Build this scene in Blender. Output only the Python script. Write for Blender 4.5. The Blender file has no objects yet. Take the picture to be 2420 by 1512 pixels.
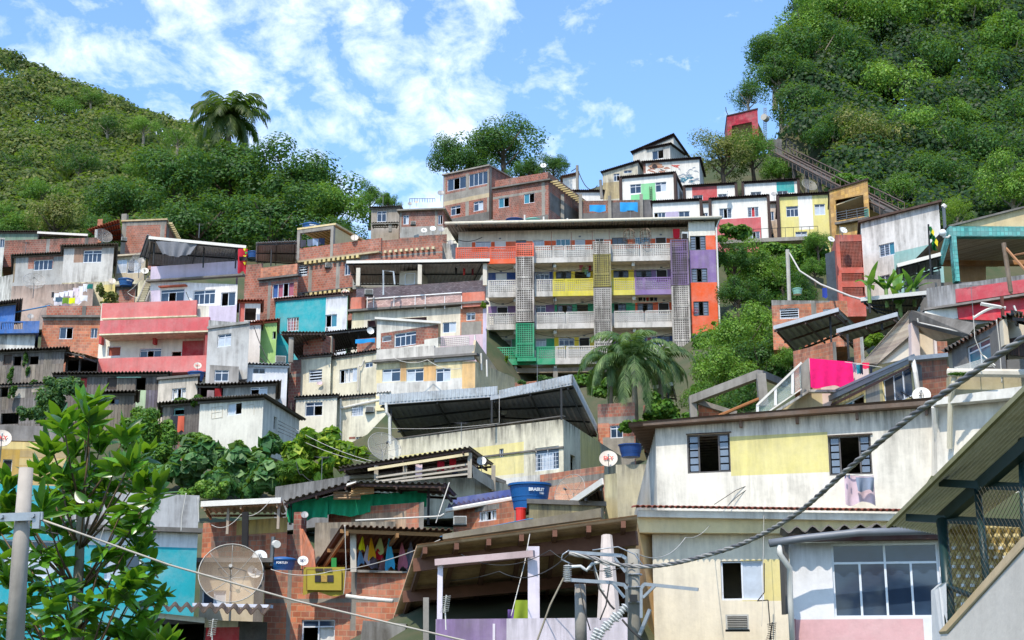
import bpy, math, random
from mathutils import Vector, Matrix
rnd = random.Random(7)
D = bpy.data
SC = bpy.context.scene
COL = SC.collection
# ------------------------------------------------ camera frame and picture-to-place conversion
FP, PITCH, CAMZ = 3361.0, math.radians(14.0), 2.0
CP, SP = math.cos(PITCH), math.sin(PITCH)
CAM = Vector((0, 0, CAMZ))
def ray(px, py):
    xc, yc = (px - 1210) / FP, (756 - py) / FP
    y = CP - yc * SP
    return Vector((xc / y, 1.0, (SP + yc * CP) / y))
def P(px, py, d):
    return CAM + ray(px, py) * d
def lvl(px0, py0, d0, px1, py1):
    "depth of the second pixel when both lie at one height"
    return d0 * ray(px0, py0).z / ray(px1, py1).z
cam = D.cameras.new('camera'); cam.sensor_width = 36; cam.lens = 50.0; cam.clip_end = 3000; cam.clip_start = .1
co = D.objects.new('camera', cam); COL.objects.link(co)
co.location = CAM; co.rotation_euler = (math.pi / 2 + PITCH, 0, 0); SC.camera = co
# ------------------------------------------------ materials
def lin(c):
    c /= 255.0
    return c / 12.92 if c <= .04045 else ((c + .055) / 1.055) ** 2.4
def C(r, g, b, k=.85):
    return (lin(r) * k, lin(g) * k, lin(b) * k, 1)
MC = {}
class NT:
    def __init__(s, name):
        s.m = D.materials.new(name); s.m.use_nodes = True
        s.t = s.m.node_tree; s.b = s.t.nodes['Principled BSDF']; s.o = s.t.nodes['Material Output']
    def n(s, typ, **kw):
        x = s.t.nodes.new(typ)
        for k, v in kw.items():
            if k in x.inputs.keys(): x.inputs[k].default_value = v
            else: setattr(x, k, v)
        return x
    def l(s, a, b): s.t.links.new(a, b)
    def ramp(s, src, p0, p1, c0=(0, 0, 0, 1), c1=(1, 1, 1, 1)):
        r = s.n('ShaderNodeValToRGB'); e = r.color_ramp.elements
        e[0].position, e[0].color, e[1].position, e[1].color = p0, c0, p1, c1
        s.l(src, r.inputs[0]); return r.outputs[0]
    def mix(s, f, a, b, bt='MIX'):
        x = s.n('ShaderNodeMix', data_type='RGBA', blend_type=bt)
        for i, v in ((0, f), (6, a), (7, b)):
            if hasattr(v, 'is_linked'): s.l(v, x.inputs[i])
            else: x.inputs[i].default_value = v
        return x.outputs[2]
    def noise(s, scale, vec=None, sc=(1, 1, 1), detail=4, rough=.6, loc=(0, 0, 0)):
        mp = s.n('ShaderNodeMapping'); mp.inputs['Scale'].default_value = sc; mp.inputs['Location'].default_value = loc
        if vec is None: vec = s.n('ShaderNodeTexCoord').outputs['Object']
        s.l(vec, mp.inputs[0])
        x = s.n('ShaderNodeTexNoise'); x.inputs['Scale'].default_value = scale
        x.inputs['Detail'].default_value = detail; x.inputs['Roughness'].default_value = rough
        s.l(mp.outputs[0], x.inputs['Vector']); return x.outputs[0]
STAIN = (.08, .07, .058, 1)
def weather(t, base, dirt):
    hv = dirt > 1; dirt = min(.95, dirt * 1.1 + .05)
    a = t.noise(1.1, sc=(2.6, 2.6, .3), detail=6, rough=.65)
    b = t.noise(.45, detail=5, rough=.7, loc=(3, 7, 1))
    f = t.n('ShaderNodeMath', operation='MULTIPLY'); t.l(t.ramp(a, .3 if hv else .36, .66 if hv else .7), f.inputs[0]); t.l(t.ramp(b, .3 if hv else .36, .5 if hv else .62), f.inputs[1])
    g = t.n('ShaderNodeMath', operation='MULTIPLY'); t.l(f.outputs[0], g.inputs[0]); g.inputs[1].default_value = dirt
    fd = t.n('ShaderNodeMath', operation='MULTIPLY'); t.l(t.ramp(t.noise(.7, detail=6, rough=.75, loc=(9, 2, 4)), .42, .7), fd.inputs[0]); fd.inputs[1].default_value = .22
    c = t.mix(g.outputs[0], t.mix(fd.outputs[0], base, (.62, .58, .53, 1)), STAIN)
    # damp run-off mould below the top edge of a wall (UV.y is minus the distance from the top)
    uvz = t.n('ShaderNodeSeparateXYZ'); t.l(t.n('ShaderNodeTexCoord').outputs['UV'], uvz.inputs[0])
    mr = t.n('ShaderNodeMapRange'); mr.inputs['From Min'].default_value = -1.3; mr.inputs['From Max'].default_value = 0; t.l(uvz.outputs[1], mr.inputs[0])
    lt = t.n('ShaderNodeMath', operation='LESS_THAN'); lt.inputs[1].default_value = -.001; t.l(uvz.outputs[1], lt.inputs[0])
    sq = t.n('ShaderNodeMath', operation='POWER'); t.l(mr.outputs[0], sq.inputs[0]); sq.inputs[1].default_value = 1.6
    m1 = t.n('ShaderNodeMath', operation='MULTIPLY'); t.l(sq.outputs[0], m1.inputs[0]); t.l(lt.outputs[0], m1.inputs[1])
    m2 = t.n('ShaderNodeMath', operation='MULTIPLY'); t.l(m1.outputs[0], m2.inputs[0]); t.l(t.ramp(t.noise(2.2, sc=(2, 2, .22), detail=6, rough=.7, loc=(4, 4, 0)), .36, .66), m2.inputs[1])
    m3 = t.n('ShaderNodeMath', operation='MULTIPLY'); t.l(m2.outputs[0], m3.inputs[0]); m3.inputs[1].default_value = min(1, .05 + dirt * 1.15)
    c = t.mix(m3.outputs[0], c, (.045, .042, .036, 1))
    h = t.noise(5, detail=6, rough=.75)
    return t.mix(.22, c, t.ramp(h, .25, .75, (.35, .34, .32, 1), (1, 1, 1, 1)), 'MULTIPLY')
def plaster(c, dirt=.5, rough=.85):
    k = ('pl', c, dirt)
    if k in MC: return MC[k]
    t = NT('plaster'); t.l(weather(t, C(*c), dirt), t.b.inputs['Base Color']); t.b.inputs['Roughness'].default_value = rough
    bm = t.n('ShaderNodeBump'); bm.inputs['Strength'].default_value = .25; bm.inputs['Distance'].default_value = .02
    t.l(t.noise(9, detail=5), bm.inputs['Height']); t.l(bm.outputs[0], t.b.inputs['Normal'])
    MC[k] = t.m; return t.m
def brick(c=(190, 104, 78), w=.25, h=.19, mort=(165, 140, 118), dirt=.55, mw=.016, off=.5):
    k = ('br', c, w, h, mort, dirt, off)
    if k in MC: return MC[k]
    t = NT('brick'); x = t.n('ShaderNodeTexBrick'); uv = t.n('ShaderNodeTexCoord').outputs['UV']
    t.l(uv, x.inputs['Vector']); x.offset = off
    x.inputs['Scale'].default_value = 1; x.inputs['Brick Width'].default_value = w; x.inputs['Row Height'].default_value = h
    x.inputs['Mortar Size'].default_value = mw; x.inputs['Bias'].default_value = -.1
    x.inputs['Color1'].default_value = C(*c); x.inputs['Color2'].default_value = C(c[0] * .74, c[1] * .7, c[2] * .72)
    x.inputs['Mortar'].default_value = C(*mort)
    t.l(weather(t, x.outputs['Color'], dirt), t.b.inputs['Base Color']); t.b.inputs['Roughness'].default_value = .9
    bm = t.n('ShaderNodeBump'); bm.inputs['Strength'].default_value = .5; bm.inputs['Distance'].default_value = .01; bm.invert = True
    t.l(x.outputs['Fac'], bm.inputs['Height']); t.l(bm.outputs[0], t.b.inputs['Normal'])
    MC[k] = t.m; return t.m
def wood(c=(120, 108, 98), w=.2):
    return brick(c, w, 3.1, (45, 40, 36), .8, .012, 0)
def plain(c, rough=.6, metal=0, var=.25, scale=3, spec=.5):
    k = ('pn', c, rough, metal, var, scale)
    if k in MC: return MC[k]
    t = NT('paint'); a = t.noise(scale, detail=5, rough=.7)
    t.l(t.mix(var, C(*c), t.ramp(a, .3, .7, (.25, .22, .2, 1), (1, 1, 1, 1)), 'MULTIPLY'), t.b.inputs['Base Color'])
    t.b.inputs['Roughness'].default_value = rough; t.b.inputs['Metallic'].default_value = metal
    MC[k] = t.m; return t.m
def glass(c=(52, 70, 92)):
    k = ('gl', c)
    if k in MC: return MC[k]
    t = NT('window_glass'); a = t.noise(1.2, detail=3)
    t.l(t.mix(.6, C(*c), t.ramp(a, .35, .65, (.45, .45, .5, 1), (1, 1, 1, 1)), 'MULTIPLY'), t.b.inputs['Base Color'])
    t.b.inputs['Roughness'].default_value = .07
    MC[k] = t.m; return t.m
def rust(c=(150, 148, 145), r=(96, 62, 44), amt=.5, rough=.5, metal=.3):
    k = ('ru', c, r, amt)
    if k in MC: return MC[k]
    t = NT('weathered_metal'); a = t.noise(.9, detail=7, rough=.75); b = t.noise(6, detail=4, loc=(1, 5, 2))
    q = t.mix(t.ramp(a, .62 - amt * .35, .78), C(*c), C(*r))
    t.l(t.mix(.3, q, t.ramp(b, .3, .7, (.3, .3, .3, 1), (1, 1, 1, 1)), 'MULTIPLY'), t.b.inputs['Base Color'])
    t.b.inputs['Roughness'].default_value = rough; t.b.inputs['Metallic'].default_value = metal
    MC[k] = t.m; return t.m
def leafmat(cs, tr=.3, rough=.55, ns=2.4):
    k = ('lf', tuple(cs), tr, ns)
    if k in MC: return MC[k]
    t = NT('foliage'); g = t.n('ShaderNodeNewGeometry'); r = t.n('ShaderNodeValToRGB'); e = r.color_ramp.elements
    e[0].color = C(*cs[0], k=.7); e[1].color = C(*cs[-1], k=.7); e[1].position = 1
    for i, c in enumerate(cs[1:-1]): x = e.new((i + 1) / (len(cs) - 1)); x.color = C(*c, k=.7)
    t.l(g.outputs['Random Per Island'], r.inputs[0])
    n2 = t.noise(ns, detail=3)
    cc = t.mix(.55, r.outputs[0], t.ramp(n2, .36, .62, (.4, .5, .5, 1), (1.5, 1.35, 1.1, 1)), 'MULTIPLY')
    t.l(cc, t.b.inputs['Base Color']); t.b.inputs['Roughness'].default_value = rough; t.b.inputs['Specular IOR Level'].default_value = .3
    tl = t.n('ShaderNodeBsdfTranslucent'); t.l(t.mix(.5, cc, (.35, .6, .04, 1)), tl.inputs[0])
    mx = t.n('ShaderNodeMixShader'); mx.inputs[0].default_value = tr
    t.l(t.b.outputs[0], mx.inputs[1]); t.l(tl.outputs[0], mx.inputs[2]); t.l(mx.outputs[0], t.o.inputs[0])
    MC[k] = t.m; return t.m
def meshsheet(c=(190, 188, 180), alpha=.3):
    k = ('ms', c, alpha)
    if k in MC: return MC[k]
    t = NT('wire_mesh'); t.b.inputs['Base Color'].default_value = C(*c)
    tp = t.n('ShaderNodeBsdfTransparent'); mx = t.n('ShaderNodeMixShader'); mx.inputs[0].default_value = alpha
    t.l(tp.outputs[0], mx.inputs[1]); t.l(t.b.outputs[0], mx.inputs[2]); t.l(mx.outputs[0], t.o.inputs[0])
    MC[k] = t.m; return t.m
WHITE = plaster((243, 240, 232), .35); WHITED = plaster((232, 230, 222), .95); CREAM = plaster((238, 226, 190), .4)
GREYP = plaster((165, 163, 158), .8); CONC = plaster((150, 144, 134), .7); CONCD = plaster((104, 100, 95), .8); BEIGE = plaster((205, 188, 160), .6)
LILAC = plaster((205, 192, 214), .3); BRICK = brick(); BRICK2 = brick((222, 130, 88), .29, .19, (196, 146, 112), dirt=.5); BRICKD = brick((168, 86, 68), dirt=.8)
ROOFC = rust((104, 96, 88), (62, 50, 42), .6, .9, 0); ROOFM = rust((190, 192, 195), (130, 122, 112), .3, .5, .2); ROOFU = rust((176, 172, 166), (120, 106, 92), .45, .6, .1)
DKWOOD = plain((70, 44, 34), .7, var=.5); BROWN = plain((62, 40, 34), .75, var=.4); STEEL = plain((120, 122, 122), .45, .6); IRON = plain((46, 48, 50), .6, .3)
ALU = plain((226, 230, 236), .45, .1, .1); PVC = plain((228, 224, 214), .5, 0, .2); TILE = rust((176, 84, 54), (110, 50, 36), .5, .8, 0)
DARK = plain((30, 28, 27), .9); TEAL = plaster((22, 172, 184), .12); GLASS = glass(); WIRE = plain((58, 56, 54), .7); WIREW = plain((205, 200, 190), .6)
# ------------------------------------------------ mesh builder
class MB:
    def __init__(s): s.v, s.f, s.m, s.uv = [], [], [], []
    def add(s, vs, fs, mi=0, uvs=None):
        n = len(s.v); s.v += [tuple(v) for v in vs]
        for i, f in enumerate(fs):
            s.f.append([n + j for j in f]); s.m.append(mi)
            s.uv.append(uvs[i] if uvs else None)
        return s
    def quad(s, a, b, c, d, mi=0):
        a, b, c, d = map(Vector, (a, b, c, d)); w = (b - a).length; h = (d - a).length
        return s.add([a, b, c, d], [(0, 1, 2, 3)], mi, [[(0, 0), (w, 0), (w, h), (0, h)]])
    def hexa(s, b4, t4, mi=0):
        "box from four bottom and four top corners"
        v = list(b4) + list(t4); v = [Vector(x) for x in v]
        fs = [(3, 2, 1, 0), (4, 5, 6, 7), (0, 1, 5, 4), (1, 2, 6, 5), (2, 3, 7, 6), (3, 0, 4, 7)]; uv = []
        for f in fs:
            w = (v[f[1]] - v[f[0]]).length; h = (v[f[3]] - v[f[0]]).length; o = v[f[0]].x + v[f[0]].y
            uv.append([(o, v[f[0]].z), (o + w, v[f[0]].z), (o + w, v[f[0]].z + h), (o, v[f[0]].z + h)])
        return s.add(v, fs, mi, uv)
    def beam(s, p, q, w, h=None, mi=0, up=(0, 0, 1)):
        p, q = Vector(p), Vector(q); h = h or w; d = (q - p).normalized(); up = Vector(up)
        if abs(d.dot(up)) > .98: up = Vector((0, 1, 0))
        a = d.cross(up).normalized() * w / 2; b = a.cross(d).normalized() * h / 2
        return s.hexa([p - a - b, p + a - b, q + a - b, q - a - b], [p - a + b, p + a + b, q + a + b, q - a + b], mi)
    def tube(s, pts, r, n=6, mi=0, cap=True):
        pts = [Vector(p) for p in pts]; rs = r if isinstance(r, (list, tuple)) else [r] * len(pts); vs = []; ref = Vector((.31, .2, .93))
        for i, p in enumerate(pts):
            d = (pts[min(i + 1, len(pts) - 1)] - pts[max(i - 1, 0)]).normalized()
            a = d.cross(ref)
            if a.length < .1: a = d.cross(Vector((1, 0, 0)))
            a.normalize(); b = d.cross(a)
            vs += [p + (a * math.cos(2 * math.pi * k / n) + b * math.sin(2 * math.pi * k / n)) * rs[i] for k in range(n)]
        fs = [(i * n + k, i * n + (k + 1) % n, (i + 1) * n + (k + 1) % n, (i + 1) * n + k) for i in range(len(pts) - 1) for k in range(n)]
        if cap: fs += [tuple(range(n - 1, -1, -1)), tuple((len(pts) - 1) * n + k for k in range(n))]
        return s.add(vs, fs, mi)
    def lathe(s, prof, n=24, mi=0, c=(0, 0, 0)):
        vs = [(c[0] + r * math.cos(2 * math.pi * k / n), c[1] + r * math.sin(2 * math.pi * k / n), c[2] + z) for r, z in prof for k in range(n)]
        fs = [(i * n + k, i * n + (k + 1) % n, (i + 1) * n + (k + 1) % n, (i + 1) * n + k) for i in range(len(prof) - 1) for k in range(n)]
        return s.add(vs, fs, mi)
    def corr(s, a, b, c, d, pitch=.2, amp=.035, th=.012, mi=0, kind=0):
        "corrugated sheet; a-b is the edge across the waves, d-c the far edge"
        a, b, c, d = map(Vector, (a, b, c, d)); nrm = (b - a).cross(d - a).normalized()
        if nrm.z < 0: nrm = -nrm
        n = max(2, int(round((b - a).length / pitch))); k = 6; N = n * k; vs = []
        for i in range(N + 1):
            u = i / N; ph = 2 * math.pi * i / k
            w = math.cos(ph) if kind == 0 else max(-.5, min(.5, math.cos(ph))) * 2
            for off in (0, th):
                o = nrm * (amp * w + off); vs += [a.lerp(b, u) + o, d.lerp(c, u) + o]
        fs = []
        for i in range(N):
            q = i * 4; r = q + 4
            fs += [(q, r, r + 1, q + 1), (q + 2, q + 3, r + 3, r + 2), (q, q + 2, r + 2, r), (q + 1, r + 1, r + 3, q + 3)]
        return s.add(vs, fs, mi)
    def build(s, name, mats, parent=None, smooth=False, **kw):
        me = D.meshes.new(name); me.from_pydata(s.v, [], s.f)
        if not isinstance(mats, (list, tuple)): mats = [mats]
        for m in mats: me.materials.append(m)
        if len(mats) > 1: me.polygons.foreach_set('material_index', s.m)
        if any(u is not None for u in s.uv):
            ul = me.uv_layers.new(name='UVMap'); fl = []
            for f, u in zip(s.f, s.uv):
                for j in range(len(f)): fl += list(u[j]) if u else (0.0, 0.0)
            ul.data.foreach_set('uv', fl)
        if smooth: me.polygons.foreach_set('use_smooth', [True] * len(s.f))
        me.update()
        o = D.objects.new(name, me); COL.objects.link(o)
        if parent is not None:
            o.parent = parent; o.matrix_parent_inverse = wm(parent).inverted()
        tag(o, **kw); return o
def wm(o):
    m = o.matrix_basis.copy()
    return (wm(o.parent) @ o.matrix_parent_inverse @ m) if o.parent else m
def tag(o, label=None, cat=None, group=None, kind=None):
    if label: o['label'] = label
    if cat: o['category'] = cat
    if group: o['group'] = group
    if kind: o['kind'] = kind
    return o
def thing(name, label, cat, loc=(0, 0, 0), group=None):
    o = D.objects.new(name, None); o.empty_display_size = .3; COL.objects.link(o); o.location = loc
    return tag(o, label, cat, group)
KIDS = {}
def kids(o): return [c for c in D.objects if c.parent == o]
def dup(root, loc, rz=0, sc=1, label=None, group=None, rx=0, ry=0, ks=None):
    def cp(o, par):
        c = o.copy(); COL.objects.link(c)
        if par is not None: c.parent = par
        for k in (KIDS.get(o.name) or KIDS.setdefault(o.name, kids(o))): cp(k, c)
        return c
    r = cp(root, None); r.location = loc; r.rotation_euler = (rx, ry, rz); r.scale = (sc, sc, sc) if not isinstance(sc, tuple) else sc
    if label: r['label'] = label
    if group: r['group'] = group
    return r
# ------------------------------------------------ vertical wall planes
class Pl:
    def __init__(s, A, B):
        s.A = Vector((A[0], A[1], 0)); s.B = Vector((B[0], B[1], 0)); s.L = (s.B - s.A).length; s.u = (s.B - s.A) / s.L
        s.n = Vector((s.u.y, -s.u.x, 0))
    def hit(s, px, py, off=0):
        r = ray(px, py); A = s.A + s.n * off
        t = (A.dot(s.n) - CAM.x * s.n.x - CAM.y * s.n.y) / (r.x * s.n.x + r.y * s.n.y)
        q = CAM + r * t
        return (q - A).dot(s.u), q.z
    def rect(s, x0, y0, x1, y1, off=0):
        xm, ym = (x0 + x1) / 2, (y0 + y1) / 2
        return s.hit(x0, ym, off)[0], s.hit(x1, ym, off)[0], s.hit(xm, y1, off)[1], s.hit(xm, y0, off)[1]
    def pt(s, q, z, o=0):
        v = s.A + s.u * q + s.n * o; v.z = z; return v
    def box(s, mb, s0, s1, z0, z1, o0, o1, mi=0):
        a, b, c, d = [s.pt(q, z0, o) for q, o in ((s0, o1), (s1, o1), (s1, o0), (s0, o0))]
        up = Vector((0, 0, z1 - z0)); return mb.hexa([a, b, c, d], [a + up, b + up, c + up, d + up], mi)
    def pbox(s, mb, x0, y0, x1, y1, o0, o1, mi=0):
        s0, s1, z0, z1 = s.rect(x0, y0, x1, y1, o1); return s.box(mb, s0, s1, z0, z1, o0, o1, mi)
    def off(s, o): return Pl(s.A + s.n * o, s.B + s.n * o)
def wallface(mb, pl, zb, zt0, zt1, holes=(), patches=(), rev=.16, s0=0, s1=None):
    L = s1 if s1 is not None else pl.L
    top = lambda q: zt0 + (zt1 - zt0) * (q / pl.L); zmin = min(top(s0), top(L)) - .02
    hs = [(max(a, s0 + .02), min(b, L - .02), max(c, zb + .02), min(d, zmin)) for a, b, c, d in holes]
    hs = [h for h in hs if h[1] - h[0] > .05 and h[3] - h[2] > .05]
    ps = [(max(a, s0), min(b, L), max(c, zb), min(d, zmin) if d < max(top(s0), top(L)) - .15 else 1e4, m) for a, b, c, d, m in patches]
    cs = sorted(set([s0, L] + [x for h in hs for x in h[:2]] + [x for p in ps for x in p[:2] if s0 < x < L]))
    cz = sorted(set([zb] + [x for h in hs for x in h[2:4]] + [x for p in ps for x in p[2:4] if zb < x < zmin + .001]))
    for i in range(len(cs) - 1):
        a, b = cs[i], cs[i + 1]
        if b - a < 1e-4: continue
        for j in range(len(cz)):
            c = cz[j]; last = j == len(cz) - 1
            da, db = (top(a), top(b)) if last else (cz[j + 1], cz[j + 1])
            if min(da, db) - c < 1e-4: continue
            sm, zm = (a + b) / 2, c + .5 * (min(da, db) - c)
            if any(h[0] < sm < h[1] and h[2] < zm < h[3] for h in hs): continue
            mi = 0
            for p in ps:
                if p[0] < sm < p[1] and p[2] < zm < p[3]: mi = p[4]
            mb.add([pl.pt(a, c), pl.pt(b, c), pl.pt(b, db), pl.pt(a, da)], [(0, 1, 2, 3)], mi, [[(a, c - top(a)), (b, c - top(b)), (b, db - top(b)), (a, da - top(a))]])
    for a, b, c, d in hs:
        for q, r in (((a, c), (b, c)), ((b, c), (b, d)), ((b, d), (a, d)), ((a, d), (a, c))):
            mb.quad(pl.pt(*q), pl.pt(*r), pl.pt(*r, -rev), pl.pt(*q, -rev))
    return hs
PANE = {'g': GLASS, 'l': plain((196, 206, 218), .3, 0, .3), 'c': plain((222, 220, 214), .8), 'b': plain((52, 96, 160), .7), 'p': plain((172, 92, 112), .7),
        'r': plain((190, 26, 40), .6), 'w': plain((232, 232, 230), .6), 'k': plain((74, 62, 54), .8), 's': glass((120, 132, 148)), 'd': plain((40, 36, 34), .8),
        't': glass((60, 130, 150)), 'n': plain((168, 84, 62), .8), 'u': glass((40, 90, 150)), 'y': plain((160, 152, 140), .7)}
CREASE = {}
def window(pl, r, pat, parent, fm=ALU, name='window', fw=.045, inset=.1, z=None):
    s0, s1, z0, z1 = r; W, Hh = s1 - s0, z1 - z0; fw = min(fw, W * .08, Hh * .1)
    if pat == 'hole': return None
    if pat[0] == 'D': name = 'door'; pat = pat[1:]
    mb = MB(); o0, o1 = -inset - .03, -inset + .03
    B = lambda a, b, c, d, p=0, q=0: pl.box(mb, a, b, c, d, o0 - q, o1 + p)
    B(s0, s1, z0, z0 + fw, .05); B(s0, s1, z1 - fw, z1); B(s0, s0 + fw, z0 + fw, z1 - fw); B(s1 - fw, s1, z0 + fw, z1 - fw)
    zt = z1 - fw; bars = '#' in pat; sill = '_' in pat; tr = '^' in pat; pat = pat.replace('#', '').replace('_', '').replace('^', '')
    jobs = []
    if tr:
        zt = z0 + Hh * .72; B(s0 + fw, s1 - fw, zt, zt + fw)
        m = max(1, len(pat) // 2 if len(pat) > 2 else len(pat)); w = (W - 2 * fw) / m
        for i in range(m):
            a = s0 + fw + i * w; jobs.append((a, a + w, zt + fw, z1 - fw, 'g'))
            if i: B(a - fw / 2, a + fw / 2, zt + fw, z1 - fw)
    n = len(pat); w = (W - 2 * fw) / n
    for i, ch in enumerate(pat):
        a = s0 + fw + i * w
        if i and not (ch == 'o' and pat[i - 1] == 'o'): B(a - fw / 2, a + fw / 2, z0 + fw, zt, 0 if i % 2 else .012)
        jobs.append((a, a + w, z0 + fw, zt, ch))
    if bars:
        k = max(2, int((W) / .16))
        for i in range(1, k): a = s0 + W * i / k; pl.box(mb, a - .009, a + .009, z0 + fw, zt, .0, .02)
        for i in range(1, 4): zz = z0 + (zt - z0) * i / 4; pl.box(mb, s0 + fw, s1 - fw, zz - .008, zz + .008, .001, .018)
    if sill: pl.box(mb, s0 - .05, s1 + .05, z0 - .05, z0 - .002, -.02, .06)
    wo = mb.build(name, fm, parent)
    for a, b, c, d, ch in jobs:
        if ch == 'o': continue
        pm = MB()
        if ch in 'sv':
            k = 5 if ch == 's' else 4; q = MB()
            for i in range(k):
                e = c + (d - c) * i / k; g = c + (d - c) * (i + 1) / k
                if ch == 's': pl.box(pm, a + .03, b - .03, e + .03, g - .015, o0, o1 - .02)
                else:
                    A = [pl.pt(a, e + .02, o1 + .06), pl.pt(b, e + .02, o1 + .06), pl.pt(b, g - .05, o0), pl.pt(a, g - .05, o0)]
                    up = Vector((0, 0, .015)); pm.hexa(A, [x + up for x in A])
            pm.build('pane', PANE['s' if ch == 's' else 'l'], wo)
        elif ch in 'cbprny':
            N = max(6, int((b - a) / .07)); vs = []
            for i in range(N + 1):
                q = a + (b - a) * i / N; o = o0 - .04 + .022 * math.sin(i * 1.9)
                vs += [pl.pt(q, c, o), pl.pt(q, d, o)]
            pm.add(vs, [(2 * i, 2 * i + 2, 2 * i + 3, 2 * i + 1) for i in range(N)]); pm.build('curtain', PANE[ch], wo, smooth=True)
        else:
            pl.box(pm, a, b, c, d, o0 + .02, o1 - .02); pm.build('pane', PANE[ch], wo)
    return wo
CTRL = []
GROUND = []
class House: pass
HIDE = False
def house(label, TL, TR, yb, d, mat, wins=(), patches=(), roof=None, len_=6, dr=None, name='house', cat='house', sw=(), lw=(), ext=1.2, fm=ALU, rmat=None, rise=None, back=None, cap=True, group=None, spatch=(), lmat=None, notop=False, oh=None, sides=None):
    h = House(); d1 = dr if dr else lvl(*TL, d, *TR)
    a, b = P(*TL, d), P(*TR, d1); h.F = Pl(a, b); h.zl, h.zr = a.z, b.z
    if sides is None: sides = not HIDE
    if back: bv = Vector((back[0], back[1], 0))
    elif not sides: e = b if (TL[0] + TR[0]) < 2420 else a; bv = Vector((e.x, e.y, 0)).normalized() * len_
    else: bv = -h.F.n * len_
    A, B = h.F.A, h.F.B; Cc, Dd = B + bv, A + bv
    h.R = Pl(B, Cc); h.Lf = Pl(Dd, A); h.Bk = Pl(Cc, Dd)
    zb = P(TL[0], yb, d).z; zb2 = zb - ext; h.zb = zb
    CTRL.append(((A + B) / 2, zb - 1.0)); CTRL.append(((Cc + Dd) / 2, zb - .8))
    h.root = thing(name, label, cat, (A.x / 2 + B.x / 2, A.y / 2 + B.y / 2, zb2), group)
    mats = [mat]; 
    def mi(m):
        if m not in mats: mats.append(m)
        return mats.index(m)
    rs = rise or 0; mb = MB()
    def conv(pl, ws): return [pl.rect(*w[:4]) + (w[4],) for w in ws]
    fw, rw, lw2 = conv(h.F, wins), conv(h.R, sw), conv(h.Lf, lw)
    hs1 = wallface(mb, h.F, zb2, a.z, b.z, [w[:4] for w in fw], [h.F.rect(*p[:4]) + (mi(p[4]),) for p in patches])
    hs2 = wallface(mb, h.R, zb2, b.z, b.z + rs, [w[:4] for w in rw], [h.R.rect(*p[:4]) + (mi(p[4]),) for p in spatch])
    hs3 = wallface(mb, h.Lf, zb2, a.z + rs, a.z, [w[:4] for w in lw2])
    wallface(mb, h.Bk, zb2, b.z + rs, a.z + rs)
    if not notop:
        z = .03; mb.quad(h.F.pt(0, a.z - z), h.F.pt(h.F.L, b.z - z), h.R.pt(h.R.L, b.z + rs - z), h.Bk.pt(h.Bk.L, a.z + rs - z))
    mb.quad(h.F.pt(0, zb2), h.F.pt(h.F.L, zb2), h.R.pt(h.R.L, zb2), h.Bk.pt(h.Bk.L, zb2))
    h.wall = mb.build('wall', mats, h.root)
    for pl, ws, hs in ((h.F, fw, hs1), (h.R, rw, hs2), (h.Lf, lw2, hs3)):
        if len(ws) == len(hs):
            for w, q in zip(ws, hs): window(pl, q, w[4], h.root, fm)
    if roof:
        o = oh if oh is not None else .35; rm = rmat or ROOFC; q = MB(); bu = bv.normalized(); u = h.F.u
        sl = rs / bv.length
        p0 = h.F.pt(-o * .7, a.z) - bu * o; p1 = h.F.pt(h.F.L + o * .7, b.z) - bu * o
        p0.z = a.z - o * sl - o * .7 * (b.z - a.z) / h.F.L; p1.z = b.z - o * sl + o * .7 * (b.z - a.z) / h.F.L
        g = bv + bu * 2 * o; g.z = sl * g.length
        if roof == 'corr':
            p0.z += .07; p1.z += .07; q.corr(p0, p1, p1 + g, p0 + g, .22, .045, .02)
            q.beam(h.F.pt(-.1, a.z - .06, .05), h.F.pt(h.F.L + .1, b.z - .06, .05), .06, .12)
        elif roof == 'metal':
            p0.z += .05; p1.z += .05; q.corr(p0, p1, p1 + g, p0 + g, .25, .025, .02, kind=1)
        else:
            th = .14 if roof == 'slab' else .22; z = Vector((0, 0, th)); q.hexa([p0, p1, p1 + g, p0 + g], [p0 + z, p1 + z, p1 + g + z, p0 + g + z])
        q.build('roof', rm, h.root)
    return h
def part(root, name, mat, fn, smooth=False, **kw):
    mb = MB(); fn(mb); return mb.build(name, mat, root, smooth, **kw)
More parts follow.
